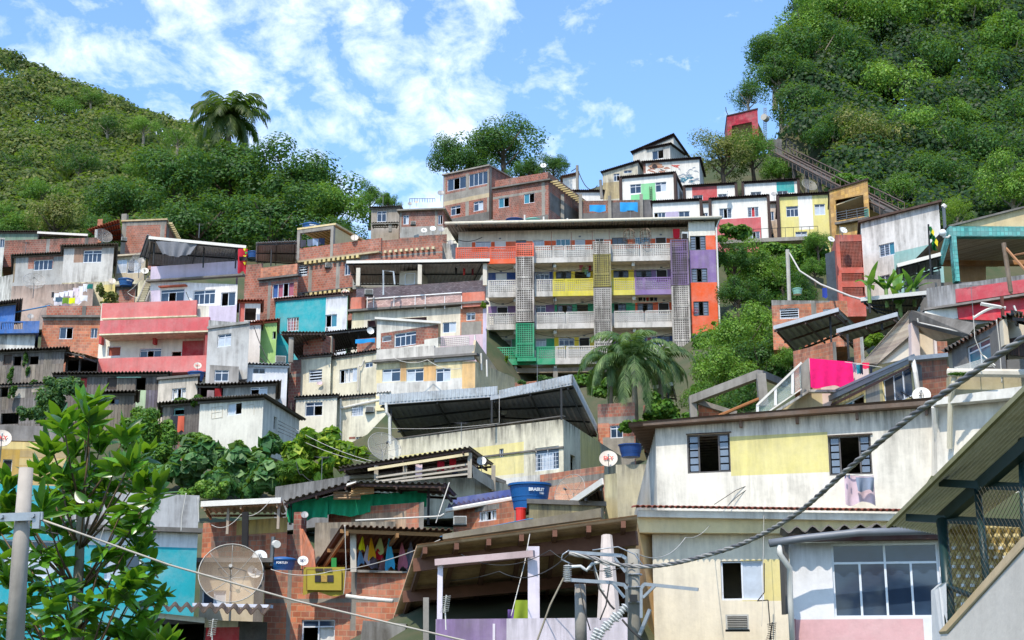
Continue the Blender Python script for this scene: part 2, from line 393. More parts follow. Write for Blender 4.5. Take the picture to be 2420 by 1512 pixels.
def canopy(label, FL, FR, BR, BL, mat=ROOFU, posts=(), beams=3, root=None, pitch=.25, amp=.03, kind=1, across=False, pm=IRON, bw=.09, name='canopy_roof', cat='canopy', fascia=None, group=None, pw=.09, bm=None):
    "open sheet roof on posts seen from below: corners and posts as (px, py, depth)"
    a, b, c, d = [P(*x) for x in (FL, FR, BR, BL)]
    own = root is None
    if own: root = thing(name, label, cat, (a + b + c + d) / 4 - Vector((0, 0, 2.3)), group)
    mb = MB()
    if across: mb.corr(a, d, c, b, pitch, amp, .015, kind=kind)
    else: mb.corr(a, b, c, d, pitch, amp, .015, kind=kind)
    mb.build('roof_sheet' if own else 'canopy_sheet', mat, root)
    q = MB(); dn = Vector((0, 0, -.09 - amp))
    for i in range(beams):
        t = .04 + .92 * i / max(1, beams - 1)
        q.beam(a.lerp(d, t) + dn, b.lerp(c, t) + dn, bw * .8, bw)
    for i in range(3):
        t = .05 + .9 * i / 2; e = Vector((0, 0, -bw)); q.beam(a.lerp(b, t) + dn + e, d.lerp(c, t) + dn + e, bw * .7, bw * 1.2)
    q.build('rafters', bm or pm, root)
    if fascia:
        f = MB(); z = Vector((0, 0, -.2)); f.beam(a + Vector((0, -.05, -.02)), b + Vector((0, -.05, -.02)), .06, .2); f.build('gutter', fascia, root)
    for px, y0, y1, dd in posts:
        t, u_ = P(px, y0, dd), P(px, y1, dd); t = Vector((u_.x, u_.y, t.z))
        m = MB(); m.beam(u_, t, pw, pw); m.build('post', pm, root)
    return root
def cable(label, pts, r, mat=WIRE, name='cable', cat='cable', sag=0, n=14, group=None, nn=5):
    w = [P(*p) for p in pts]; out = []
    for i in range(len(w) - 1):
        for k in range(n):
            t = k / n; v = w[i].lerp(w[i + 1], t); v.z -= sag * 4 * t * (1 - t); out.append(v)
    out.append(w[-1]); mb = MB(); mb.tube(out, r, nn); return mb.build(name, mat, None, True, label=label, cat=cat, group=group)

def slab(root, name, mat, pts, th, **kw):
    "flat piece with picture outline (px, py, depth) and real thickness th (vector or metres straight back)"
    w = [P(*p) for p in pts]; t = Vector(th) if isinstance(th, (tuple, list)) else Vector((0, th, 0)); n = len(w); m = MB()
    L0 = w[0]; uv = lambda v: (v.x + v.y * .5, v.z)
    vs = w + [v + t for v in w]; fs = [tuple(range(n)), tuple(range(2 * n - 1, n - 1, -1))] + [(i, (i + 1) % n, n + (i + 1) % n, n + i) for i in range(n)]
    m.add(vs, fs, 0, [[uv(vs[j]) for j in f] for f in fs]); return m.build(name, mat, root, **kw)
import numpy as np
nr = np.random.RandomState(5)
# ------------------------------------------------ lettering
def lettering(s, size, mat, M, parent, depth=.004, bold=0):
    cu = D.curves.new('lettering', 'FONT'); cu.body = s; cu.size = size; cu.extrude = depth; cu.align_x = 'CENTER'; cu.align_y = 'CENTER'; cu.offset = bold; cu.resolution_u = 3
    t = D.objects.new('t', cu); COL.objects.link(t)
    me = D.meshes.new_from_object(t.evaluated_get(bpy.context.evaluated_depsgraph_get())); D.objects.remove(t)
    me.materials.clear(); me.materials.append(mat)
    o = D.objects.new('lettering', me); COL.objects.link(o); me.transform(M)
    o.parent = parent; o.matrix_parent_inverse = wm(parent).inverted(); return o
RX = lambda a: Matrix.Rotation(a, 4, 'X')
RZ = lambda a: Matrix.Rotation(a, 4, 'Z')
TR = lambda x, y, z: Matrix.Translation((x, y, z))
# ------------------------------------------------ satellite dishes
PARK = []
def mk_dish(mat, txt=None, tc=(30, 30, 32), txt2=None):
    r = thing('satellite_dish', 'x', 'satellite dish', (0, 0, 0)); T = TR(0, -.1, .5) @ RX(math.radians(62))
    mb = MB(); n = 28; vs = []
    for k in range(7):
        q = .33 * k / 6
        vs += [T @ Vector((q * .93 * math.cos(2 * math.pi * i / n), q * math.sin(2 * math.pi * i / n), .38 * q * q)) for i in range(n)]
    mb.add(vs, [(k * n + i, k * n + (i + 1) % n, (k + 1) * n + (i + 1) % n, (k + 1) * n + i) for k in range(6) for i in range(n)])
    z = Vector((0, .012, 0)); mb.add([Vector(v) + z for v in vs], [(k * n + i, (k + 1) * n + i, (k + 1) * n + (i + 1) % n, k * n + (i + 1) % n) for k in range(6) for i in range(n)])
    ring = [vs[6 * n + i] + z * .5 for i in list(range(n)) + [0]]; mb.tube(ring, .009, 5)
    mb.build('reflector', mat, r, True)
    m = MB(); m.tube([T @ Vector((0, -.3, .03)), T @ Vector((0, -.3, .12)), T @ Vector((0, -.1, .36))], .013, 5); m.build('feed_arm', STEEL, r)
    m = MB(); m.tube([T @ Vector((0, -.12, .33)), T @ Vector((0, -.06, .4))], .032, 8); m.build('receiver_head', plain((225, 224, 218), .5), r)
    m = MB(); m.tube([(0, .07, -.25), (0, .07, .42), (0, -.06, .5)], .022, 6); m.box = None; m.build('mast', STEEL, r)
    if txt: lettering(txt, .2, plain(tc, .6, 0, 0), TR(.0, -.158, .53) @ RX(math.radians(70)), r, .004, .006)
    if txt2: lettering(txt2, .055, plain(tc, .6, 0, 0), TR(.0, -.18, .63) @ RX(math.radians(70)), r)
    return r
DW = plain((226, 226, 220), .5, 0, .3, 4); DG = plain((150, 150, 150), .5, 0, .35, 4); DB = plain((208, 196, 180), .5, 0, .35, 4)
DPROTO = {'g': lambda: mk_dish(DG), 'w': lambda: mk_dish(DW), 'b': lambda: mk_dish(DB), '2': lambda: mk_dish(DW, '21', (25, 25, 28), 'Faz um'), 's': lambda: mk_dish(DB, 'SKY', (200, 60, 50)), 'k': lambda: mk_dish(DW, 'SKY', (30, 40, 90))}
DMADE = {}
def dish(px, py, r, d, v, label, rz=0, group='small satellite dishes on the roofs'):
    sc = r * d / FP / .33; p = P(px, py, d); loc = (p.x, p.y, p.z - .5 * sc)
    rz += -math.atan2(p.x, p.y)
    if v in DMADE: return dup(DMADE[v], loc, rz, sc, label, group)
    o = DPROTO[v](); DMADE[v] = None
    PARK.append((v, o)); base = dup(o, loc, rz, sc, label, group); DMADE[v] = o; return base
def mesh_dish(px, py, r, d, label, tilt=50, rz=0, alpha=.3, col=(170, 165, 158)):
    R = r * d / FP; p = P(px, py, d); root = thing('mesh_satellite_dish', label, 'satellite dish', (p.x, p.y, p.z - R * 1.2), 'large wire mesh dishes')
    T = Matrix.Translation(p) @ RZ(rz) @ RX(math.radians(tilt)); n = 32
    pt = lambda q, i: T @ Vector((q * R * math.cos(2 * math.pi * i / n), q * R * math.sin(2 * math.pi * i / n), .36 * q * q * R - .1 * R))
    m = MB(); m.tube([pt(1, i) for i in range(n + 1)], R * .017, 5)
    for i in range(0, n, 4): m.tube([pt(q / 5, i) for q in range(6)], R * .011, 4)
    m.build('rib_frame', plain((176, 172, 164), .5, .3), root, True)
    m = MB(); vs = [pt(k / 6, i) for k in range(7) for i in range(n)]
    m.add(vs, [(k * n + i, k * n + (i + 1) % n, (k + 1) * n + (i + 1) % n, (k + 1) * n + i) for k in range(6) for i in range(n)]); m.build('mesh_panel', meshsheet(col, alpha), root, True)
    m = MB(); f = T @ Vector((0, 0, .68 * R))
    for i in (2, 13, 24): m.tube([pt(.5, i), f], R * .01, 4)
    m.tube([T @ Vector((0, 0, .6 * R)), T @ Vector((0, 0, .76 * R))], R * .06, 8); m.build('feed_arm', STEEL, root)
    m = MB(); c = T @ Vector((0, 0, -.1 * R)); m.tube([(c.x, c.y + .1 * R, p.z - 1.4 * R), (c.x, c.y + .1 * R, p.z - .1 * R), c], R * .035, 6); m.build('mast', STEEL, root)
    return root
# ------------------------------------------------ water tanks
def mk_tank(col, lid=True, txt=None, sq=.62):
    r = thing('water_tank', 'x', 'water tank', (0, 0, 0)); m = MB(); bm = plain(col, .45, 0, .3, 2)
    m.lathe([(0, 0), (.46, 0), (.5, sq * .45), (.525, sq * .46), (.53, sq * .52), (.57, sq * .9), (.62, sq * .92), (.62, sq), (.58, sq), (.56, sq * .9), (.5, sq * .3)], 32); m.build('tank_body', bm, r, False)
    if lid: m = MB(); m.lathe([(.63, sq - .01), (.64, sq + .03), (.5, sq + .09), (.2, sq + .14), (0, sq + .15)], 32); m.build('lid', bm, r, True)
    if txt:
        cu = lettering(txt, .12, plain((235, 238, 240), .6, 0, 0), Matrix(), r, .003, .005)
        for v in cu.data.vertices:
            x, y, z = v.co; a = x / .58; R = .585 + z + (y) * .12
            v.co = (R * math.sin(a), -R * math.cos(a), sq * .7 + y)
        if txt == 'BRASILIT':
            cu = lettering('1000', .08, plain((235, 238, 240), .6, 0, 0), Matrix(), r, .003)
            for v in cu.data.vertices:
                x, y, z = v.co; a = (x + .16) / .58; R = .57 + z + y * .12
                v.co = (R * math.sin(a), -R * math.cos(a), sq * .56 + y)
    return r
TMADE = {}
def tank(px, py, w, d, v, label, rz=0):
    "px,py = centre of the tank's top edge"
    sc = w * d / FP / 1.25; p = P(px, py, d)
    if v not in TMADE:
        TMADE[v] = {'b': lambda: mk_tank((24, 78, 140)), 'f': lambda: mk_tank((34, 96, 160), True, 'FORTLEV', .5), 'o': lambda: mk_tank((24, 66, 128), False), 'g': lambda: mk_tank((130, 190, 172), True),
                    'B': lambda: mk_tank((10, 92, 160), False, 'BRASILIT', .72)}[v](); PARK.append((v, TMADE[v]))
    return dup(TMADE[v], (p.x, p.y, p.z - .6 * sc), rz - math.atan2(p.x, p.y), sc, label, 'water tanks on the roofs')
# ------------------------------------------------ air conditioners
def mk_ac():
    r = thing('air_conditioner', 'x', 'air conditioner', (0, 0, 0)); m = MB(); m.hexa([(-.33, -.4, 0), (.33, -.4, 0), (.33, .25, 0), (-.33, .25, 0)], [(-.33, -.4, .42), (.33, -.4, .42), (.33, .25, .42), (-.33, .25, .42)]); m.build('casing', plain((196, 196, 190), .5, 0, .4), r)
    m = MB(); m.hexa([(-.28, -.42, .05), (.28, -.42, .05), (.28, -.402, .05), (-.28, -.402, .05)], [(-.28, -.42, .37), (.28, -.42, .37), (.28, -.402, .37), (-.28, -.402, .37)]); m.build('vent_panel', plain((70, 68, 66), .8), r)
    m = MB()
    for i in range(7): m.hexa([(-.28, -.45, .06 + i * .05), (.28, -.45, .06 + i * .05), (.28, -.422, .07 + i * .05), (-.28, -.422, .07 + i * .05)], [(-.28, -.45, .075 + i * .05), (.28, -.45, .075 + i * .05), (.28, -.422, .085 + i * .05), (-.28, -.422, .085 + i * .05)])
    m.build('louvre', plain((170, 168, 160), .5), r)
    m = MB(); m.hexa([(-.35, -.3, -.05), (.35, -.3, -.05), (.35, .25, -.05), (-.35, .25, -.05)], [(-.35, -.3, -.002), (.35, -.3, -.002), (.35, .25, -.002), (-.35, .25, -.002)]); m.build('bracket', IRON, r); return r
ACP = []
def ac(x0, y0, x1, y1, d, label):
    if not ACP: ACP.append(mk_ac()); PARK.append(('a', ACP[0]))
    sc = (x1 - x0) * d / FP / .68; p = P((x0 + x1) / 2, y1, d); return dup(ACP[0], p, -math.atan2(p.x, p.y), sc, label, 'air conditioners on the walls')
# ------------------------------------------------ cloth
def cloth(x0, y0, x1, y1, d, col, label, name='garment', cat='laundry', taper=0, shape=None, group=None, wave=.04, mat=None, ty=0):
    "hanging cloth between picture corners, real size at distance d"
    a, b = P(x0, y0, d), P(x1, y0 + ty, d); h = (y1 - y0) * d / FP; N = max(6, int((x1 - x0) / 2.5)); Mv = 6; vs = []; ph = rnd.random() * 6
    for j in range(Mv + 1):
        t = j / Mv; k = 1 - taper * t
        for i in range(N + 1):
            u = i / N; w = .5 + (u - .5) * k
            if shape == 'tip': w = .5 + (u - .45 + .12 * t * (1 if ph > 3 else -1)) * (.15 + .95 * min(t * 1.3, 1))
            v = a.lerp(b, w); v.z -= h * t * (1 - .08 * math.sin(u * 7 + ph) - ((.16 * u if ph > 3 else .16 * (1 - u)) if shape == 'tip' else 0)); v.y += wave * math.sin(u * N * .55 + ph + t) * (.3 + t)
            vs.append(v)
    fs = [(j * (N + 1) + i, j * (N + 1) + i + 1, (j + 1) * (N + 1) + i + 1, (j + 1) * (N + 1) + i) for j in range(Mv) for i in range(N)]
    m = MB(); m.add(vs, fs); m.add([v + Vector((0, .012, 0)) for v in vs], [f[::-1] for f in fs])
    return m.build(name, mat or plain(col, .9, 0, .15, 6), None, True, label=label, cat=cat, group=group)
# ------------------------------------------------ foliage
def leaves(cen, nrm, size, asp=.55):
    "cen, nrm: n x 3; returns verts and faces of folded leaves"
    n = len(cen); a = nr.normal(size=(n, 3)); a -= (a * nrm).sum(1)[:, None] * nrm; a /= np.linalg.norm(a, axis=1)[:, None] + 1e-9
    b = np.cross(nrm, a); s = size * (.6 + .8 * nr.rand(n))[:, None]
    v = np.stack([cen - a * s * .5, cen + b * s * asp * .5 + nrm * s * .08, cen + a * s * .5, cen - b * s * asp * .5 + nrm * s * .08], 1).reshape(-1, 3)
    f = np.arange(n * 4).reshape(-1, 4); return v, f
def npmesh(v, f, mat, name='foliage'):
    me = D.meshes.new(name); me.vertices.add(len(v)); me.vertices.foreach_set('co', v.astype(np.float32).ravel())
    k = f.shape[1]; me.loops.add(f.size); me.loops.foreach_set('vertex_index', f.astype(np.int32).ravel())
    me.polygons.add(len(f)); me.polygons.foreach_set('loop_start', np.arange(0, f.size, k, dtype=np.int32)); me.polygons.foreach_set('loop_total', np.full(len(f), k, np.int32))
    me.update(calc_edges=True); me.materials.append(mat); return me
def crown_pts(n, lobes=34, squash=.95, inner=.35, seed=0, lr=(.13, .44)):
    q = np.random.RandomState(seed); dr = q.normal(size=(lobes, 3)); dr /= np.linalg.norm(dr, axis=1)[:, None]; dr[:, 2] = np.where(dr[:, 2] < -.4, -dr[:, 2], dr[:, 2])
    rad = q.uniform(.3, 1.0, lobes); lc = dr * rad[:, None]; R = q.uniform(lr[0], lr[1], lobes)
    lc *= q.uniform(.8, 1.15, 3); w = R ** 2; k = q.choice(lobes, n, p=w / w.sum()); d2 = q.normal(size=(n, 3)); d2 /= np.linalg.norm(d2, axis=1)[:, None]
    rr = R[k] * (1 - inner * q.rand(n) ** 1.5) * (1 + .12 * q.normal(size=n)); p = lc[k] + d2 * rr[:, None]; p[:, 2] *= squash
    nn = d2 * 1.25 + q.normal(size=(n, 3)) * .42 + np.array([0, 0, .45]); nn /= np.linalg.norm(nn, axis=1)[:, None]; return p, nn
DKG = leafmat([(34, 72, 32), (56, 102, 42), (82, 126, 52), (40, 84, 40)]); MIDG = leafmat([(60, 108, 34), (100, 146, 44), (74, 124, 50), (128, 162, 60)])
OLIVE = leafmat([(110, 120, 60), (138, 140, 76), (88, 112, 52), (160, 150, 96)]); LIME = leafmat([(104, 142, 36), (142, 172, 50), (80, 124, 34)], .4); BRG = leafmat([(84, 132, 40), (124, 168, 52), (96, 146, 60), (150, 180, 84)]); HILLG = leafmat([(74, 98, 34), (112, 126, 46), (54, 84, 36), (128, 132, 64)], ns=.16)
VINE = leafmat([(46, 96, 50), (88, 130, 80), (40, 82, 44), (120, 150, 90)]); BARK = plain((96, 84, 70), .9, 0, .6, 2); BARKW = plain((150, 140, 122), .9, 0, .5, 2)
CR = {}
def crownmesh(v, n=9000, size=.075, **kw):
    k = (v, n, size)
    if k not in CR: p, nn = crown_pts(n, seed=v, **kw); CR[k] = npmesh(*leaves(p, nn, size), DKG)
    return CR[k]
def trunkmesh():
    if 'T' in CR: return CR['T']
    m = MB(); m.tube([(0, 0, -2.4), (.03, 0, -1.2), (-.02, .03, -.5), (0, 0, 0)], [.12, .09, .07, .045], 7)
    for i in range(9):
        a = i * 2.4; z = -.75 + i * .09; e = (.62 * math.cos(a), .62 * math.sin(a), z + .75)
        m.tube([(0, 0, z), (e[0] * .45, e[1] * .45, z + .28), e], [.045, .03, .01], 5)
    me = m.build('trunk', BARK).data; D.objects.remove(D.objects['trunk']); CR['T'] = me; return me
def tree(px, py, r, d, mat, label, v=0, sx=1, sz=1, name='tree', cat='tree', group=None, n=9000, size=.07, trunk=True, bark=None):
    R = r * d / FP; p = P(px, py, d); root = thing(name, label, cat, (p.x, p.y, p.z - R * 2.2 * sz), group)
    c = D.objects.new('crown', crownmesh(v, n, size)); COL.objects.link(c); c.parent = root; c.location = (0, 0, R * 2.2 * sz); c.scale = (R * 1.16 * sx, R * 1.16, R * 1.16 * sz); c.rotation_euler = (0, 0, rnd.random() * 6)
    if sx != 1: c.rotation_euler = (0, 0, rnd.choice([0, math.pi]))
    c.material_slots[0].link = 'OBJECT'; c.material_slots[0].material = mat
    if trunk:
        t = D.objects.new('trunk', trunkmesh()); COL.objects.link(t); t.parent = root; t.location = (0, 0, R * 2.2 * sz); t.scale = (R * sx, R, R * sz)
        t.material_slots[0].link = 'OBJECT'; t.material_slots[0].material = bark or BARK
    return root
def palm(px, py, d, R, label, base_y, nf=22, droop=.9, mat=None, seed=1, lw=.05, up=.5, trunk_r=.16, lean=0, ll=.42):
    q = random.Random(seed); p = P(px, py, d); g = P(px + lean, base_y, d); g = Vector((g.x, p.y, g.z)); root = thing('palm_tree', label, 'palm tree', g)
    m = MB(); m.tube([g, g.lerp(p, .5) + Vector((.05, 0, 0)), p], [trunk_r * 1.2, trunk_r, trunk_r * .9], 9); m.build('trunk', BARKW, root, True)
    for i in range(nf):
        az = i * 2.399 + q.random() * .4; el = up * (1.5 - 1.9 * (i / nf)) + q.uniform(-.15, .15); L = R * q.uniform(.85, 1.15); pts = []; v = Vector(p); dz = el; N = 12
        for k in range(N + 1):
            pts.append(v.copy()); v = v + Vector((math.cos(az) * math.cos(dz), math.sin(az) * math.cos(dz), math.sin(dz))) * L / N; dz -= droop * 1.9 / N * (1 + k / N)
            if dz < -1.5: dz = -1.5
        m = MB(); m.tube(pts, [.035 * (1 - .8 * k / N) for k in range(N + 1)], 4)
        for k in range(1, int(N * 2.4)):
            t = k / 2.4; j = int(t); f = t - j
            if j >= N: break
            o = pts[j].lerp(pts[j + 1], f); dv = (pts[j + 1] - pts[j]).normalized(); sd = dv.cross(Vector((0, 0, 1)));
            if sd.length < .1: sd = Vector((math.sin(az), -math.cos(az), 0))
            sd.normalize(); le = R * ll * math.sin(math.pi * min(1, .12 + t / N * .86)) ** .6 * q.uniform(.8, 1.1)
            for s in (-1, 1):
                e = (sd * s * .8 + dv * .55 + Vector((0, 0, -.35 - .3 * q.random()))).normalized(); mid = o + e * le * .5 + Vector((0, 0, .04 * le)); tip = o + e * le + Vector((0, 0, -.2 * le)); w = dv * lw
                m.add([o - w * .4, o + w * .4, mid + w * .6, tip, mid - w * .6], [(0, 1, 2, 4), (4, 2, 3)])
        m.build('frond', mat, root)
    return root
def sprawl(label, pts, mat, n, size, name='creeper', cat='climbing plant', asp=.8, group=None, kind=None, up=.5):
    "leafy growth; pts = (px, py, rx, ry, depth) blobs"
    V, Nn = [], []; ws = [a[2] * a[3] for a in pts]; tot = sum(ws)
    for a, w in zip(pts, ws):
        k = int(n * w / tot) + 1; p, nn = crown_pts(k, 14, 1, seed=int(a[0] + a[1])); c = P(a[0], a[1], a[4]); s = a[4] / FP
        V.append(p * np.array([a[2] * s, min(a[2], a[3]) * s, a[3] * s]) * 1.05 + np.array(c)); Nn.append(nn)
    V = np.concatenate(V); Nn = np.concatenate(Nn); c = V.mean(0); c[2] = V[:, 2].min(); v, f = leaves(V, Nn, size, asp); v = v - c
    o = D.objects.new(name, npmesh(v, f, mat)); COL.objects.link(o); o.location = c; return tag(o, label, cat, group, kind)
# ------------------------------------------------ sky, sun
SUN_EL, SUN_AZ = math.radians(56), math.radians(-22)
w = D.worlds.new('World'); SC.world = w; w.use_nodes = True; t = w.node_tree; bg = t.nodes['Background']
sky = t.nodes.new('ShaderNodeTexSky'); sky.sky_type = 'NISHITA'; sky.sun_disc = False; sky.sun_elevation = SUN_EL; sky.sun_rotation = math.pi - SUN_AZ
sky.air_density = 1.0; sky.dust_density = .6; sky.ozone_density = 2.2
def wn(typ, **k):
    x = t.nodes.new(typ)
    for a, b in k.items(): setattr(x, a, b)
    return x
tc = wn('ShaderNodeTexCoord'); mp = wn('ShaderNodeMapping'); mp.inputs['Scale'].default_value = (7.4, 1.6, 10.5); mp.inputs['Location'].default_value = (2.1, .3, 1.2); mp.inputs['Rotation'].default_value = (0, .35, 0)
t.links.new(tc.outputs['Generated'], mp.inputs[0])
n1 = wn('ShaderNodeTexNoise'); n1.inputs['Scale'].default_value = 3.3; n1.inputs['Detail'].default_value = 10; n1.inputs['Roughness'].default_value = .62; n1.inputs['Distortion'].default_value = .25
t.links.new(mp.outputs[0], n1.inputs['Vector'])
sx = wn('ShaderNodeSeparateXYZ'); t.links.new(tc.outputs['Generated'], sx.inputs[0])
# cloud bank lies to the left of the view, clear sky to the right
mr = wn('ShaderNodeMapRange'); mr.inputs['From Min'].default_value = -.03; mr.inputs['From Max'].default_value = .09; mr.inputs['To Min'].default_value = .05; mr.inputs['To Max'].default_value = -.13
t.links.new(sx.outputs[0], mr.inputs[0])
ad = wn('ShaderNodeMath', operation='ADD'); t.links.new(n1.outputs[0], ad.inputs[0]); t.links.new(mr.outputs[0], ad.inputs[1])
mr2 = wn('ShaderNodeMapRange'); mr2.inputs['From Min'].default_value = -.36; mr2.inputs['From Max'].default_value = -.24; mr2.inputs['To Min'].default_value = -.1; mr2.inputs['To Max'].default_value = 0
t.links.new(sx.outputs[0], mr2.inputs[0]); ad2 = wn('ShaderNodeMath', operation='ADD'); t.links.new(ad.outputs[0], ad2.inputs[0]); t.links.new(mr2.outputs[0], ad2.inputs[1])
rp = wn('ShaderNodeValToRGB'); rp.color_ramp.elements[0].position = .47; rp.color_ramp.elements[1].position = .82; rp.color_ramp.elements[1].color = (.9, .9, .9, 1); t.links.new(ad2.outputs[0], rp.inputs[0])
mx = wn('ShaderNodeMix', data_type='RGBA'); t.links.new(rp.outputs[0], mx.inputs[0]); mx.inputs[7].default_value = (6.6, 6.9, 7.3, 1)
tint = wn('ShaderNodeMix', data_type='RGBA', blend_type='MULTIPLY'); tint.inputs[0].default_value = 1; tint.inputs[7].default_value = (.98, 1.15, 1.27, 1); t.links.new(sky.outputs[0], tint.inputs[6])
t.links.new(tint.outputs[2], mx.inputs[6]); t.links.new(mx.outputs[2], bg.inputs[0]); bg.inputs[1].default_value = .15
sl = D.lights.new('sun', 'SUN'); sl.energy = 3.3; sl.angle = math.radians(.5); sl.color = (1, .91, .78); so = D.objects.new('sun', sl); COL.objects.link(so)
sv = Vector((math.sin(SUN_AZ) * math.cos(SUN_EL), -math.cos(SUN_AZ) * math.cos(SUN_EL), math.sin(SUN_EL))); so.rotation_euler = sv.to_track_quat('Z', 'Y').to_euler(); so.location = (0, 0, 120)
SC.view_settings.view_transform = 'Standard'; SC.view_settings.look = 'None'; SC.view_settings.exposure = .74; SC.view_settings.gamma = 1
# ================================================ upper right row of painted houses
WH = plaster((246, 243, 236), .2)
def brownframe(h, w=.28, sides=(1, 1), y1=None):
    def f(m):
        for q, on in ((-w, sides[0]), (h.F.L, sides[1])):
            if on:
                z = (h.zl if q < 0 else h.zr); part(h.root, 'side_trim', BROWN, lambda m: h.F.box(m, q, q + w, h.zb - 1, z + .02, -.6, .25))
    f(None)
h = house('white gabled house topmost on the slope with lilac patch and dark sloping roof', (1496, 362), (1591, 322), 392, 158, plaster((226, 222, 212), .5), dr=155, wins=[(1552, 333, 1578, 346, 'gg')], patches=[(1578, 327, 1591, 372, plaster((150, 140, 175), .3))], spatch=[(1592, 330, 1606, 372, plaster((150, 140, 175), .3))], roof='corr', rmat=BROWN, len_=6, rise=-2.4)
h = house('small white annex with dark eave and window below the topmost gabled house', (1528, 352), (1583, 341), 380, 153, plaster((228, 224, 214), .5), wins=[(1541, 355, 1568, 376, 'go')], roof='corr', rmat=BROWN, len_=4)
h = house('dirty white house with slanting corrugated roof and two windows beside the mural house', (1424, 407), (1507, 382), 470, 150, plaster((216, 208, 186), .8), dr=149, wins=[(1450, 410, 1464, 428, '^go'), (1474, 399, 1493, 409, 'gg')], patches=[(1424, 430, 1470, 470, plaster((196, 176, 130), .8))], roof='corr', rmat=BROWN, len_=6, rise=.3)
h = house('white house with a large faded painted mural of an eye and blue strokes', (1520, 384), (1652, 374), 470, 146, plaster((240, 236, 226), .35), roof='corr', rmat=BROWN, len_=6, patches=[(1505, 384, 1526, 410, BRICKD)])
def mural():
    pl = h.F; q = random.Random(3)
    def stroke(m, x0, y0, x1, y1, w, o, bend=3):
        pts = []
        for i in range(7):
            t = i / 6; s, z = pl.hit(x0 + (x1 - x0) * t, y0 + (y1 - y0) * t - bend * math.sin(math.pi * t)); pts.append((s, z, w * math.sin(math.pi * (.12 + .8 * t))))
        for i in range(6):
            a, b = pts[i], pts[i + 1]; m.quad(pl.pt(a[0], a[1] - a[2], o), pl.pt(b[0], b[1] - b[2], o), pl.pt(b[0], b[1] + b[2], o), pl.pt(a[0], a[1] + a[2], o))
    sets = [((176, 120, 96), 12, (1528, 392, 42, 14), .10), ((60, 52, 56), 7, (1534, 390, 28, 8), .07), ((196, 110, 70), 4, (1538, 391, 16, 4), .14), ((70, 130, 150), 14, (1598, 416, 38, 16), .09), ((150, 160, 170), 16, (1598, 396, 44, 38), .07), ((200, 90, 80), 5, (1584, 386, 14, 10), .08), ((44, 70, 100), 8, (1604, 420, 30, 22), .05)]
    k = 0
    for c, n, (x, y, ww, hh), wd in sets:
        for i in range(n):
            m = MB(); a = x + q.random() * ww; b = y + q.random() * hh; stroke(m, a, b, a + q.uniform(5, 16), b + q.uniform(-5, 5), wd, .006 + .002 * k + .0001 * i, q.uniform(-4, 5))
            m.build('mural_paint', plain(c, .85, 0, .3), h.root)
        k += 1
    m = MB(); stroke(m, 1534, 394, 1566, 394, .3, .03, 7); m.build('mural_paint', plain((196, 150, 120), .85), h.root)
    m = MB(); stroke(m, 1541, 394, 1554, 394, .26, .036, 1); m.build('mural_paint', plain((60, 48, 50), .85), h.root)
mural()
h = house('white house with light green panel between two windows and brown trim', (1470, 420), (1592, 409), 476, 141, WH, wins=[(1489, 435, 1515, 457, '^gg'), (1549, 430, 1575, 453, '^gl')], patches=[(1515, 433, 1549, 480, plaster((130, 214, 150), .2)), (1491, 458, 1550, 490, plaster((130, 214, 150), .2))], roof='corr', rmat=BROWN, len_=7); brownframe(h)
part(h.root, 'ladder', DKWOOD, lambda m: [h.F.pbox(m, a, 440, a + .8, 471, .1, .15) for a in (1535, 1540)] + [h.F.pbox(m, 1535, y, 1540.5, y + .6, .1, .15) for y in range(443, 470, 4)])
h = house('white house with red panel behind the parabolic dish in the upper row', (1620, 441), (1736, 434), 478, 143, WH, wins=[(1638, 461, 1661, 472, 'ss'), (1697, 458, 1718, 470, 'ss')], patches=[(1636, 437, 1695, 490, plaster((205, 72, 76), .2))], roof='corr', rmat=BROWN, len_=7); brownframe(h)
h = house('white house with teal panel at its right end below the incline track', (1758, 432), (1883, 425), 470, 143, WH, wins=[(1774, 453, 1799, 463, 'ss'), (1837, 451, 1862, 461, 'ss')], patches=[(1835, 420, 1877, 456, plaster((20, 168, 168), .2))], roof='corr', rmat=BROWN, len_=7); brownframe(h)
h = house('small pale house seen in the gap between the red-and-white and the yellow house', (1812, 481), (1842, 479), 575, 136, plaster((214, 190, 168), .5), wins=[(1817, 500, 1829, 521, 'og'), (1817, 552, 1829, 571, 'gg')], roof='slab', rmat=BROWN)
h = house('white narrow house squeezed between the lilac and the red painted houses', (1652, 480), (1684, 478), 540, 136, WH, wins=[(1661, 503, 1673, 524, 'kg')], roof='slab', rmat=BROWN)
h = house('white house with lilac panel between two blue sliding windows', (1542, 478), (1653, 472), 535, 132, WH, wins=[(1546, 502, 1573, 526, 'ogg'), (1604, 499, 1630, 525, 'gg')], patches=[(1573, 500, 1604, 527, plaster((188, 176, 206), .2))], roof='corr', rmat=BROWN, len_=7); brownframe(h, sides=(0, 1))
h = house('white house with red lower half and one bright red shutter', (1681, 471), (1812, 463), 578, 130, WH, wins=[(1700, 492, 1729, 516, 'sos'), (1767, 489, 1793, 513, 'srs'), (1769, 547, 1796, 571, 'sos')], patches=[(1684, 516, 1800, 600, plaster((206, 96, 100), .25)), (1681, 516, 1684, 600, WH)], roof='corr', rmat=BROWN, len_=7); brownframe(h)
h = house('pale yellow and white house beside the orange tiled station', (1841, 463), (1956, 457), 580, 128, plaster((233, 220, 136), .25), wins=[(1858, 487, 1887, 512, '^ggg'), (1925, 482, 1950, 508, '^ll'), (1880, 547, 1908, 571, '^ll')], patches=[(1885, 455, 1900, 485, plaster((233, 220, 136), .25)), (1887, 463, 1921, 542, WH)], roof='corr', rmat=BROWN, len_=7); brownframe(h, sides=(1, 0))
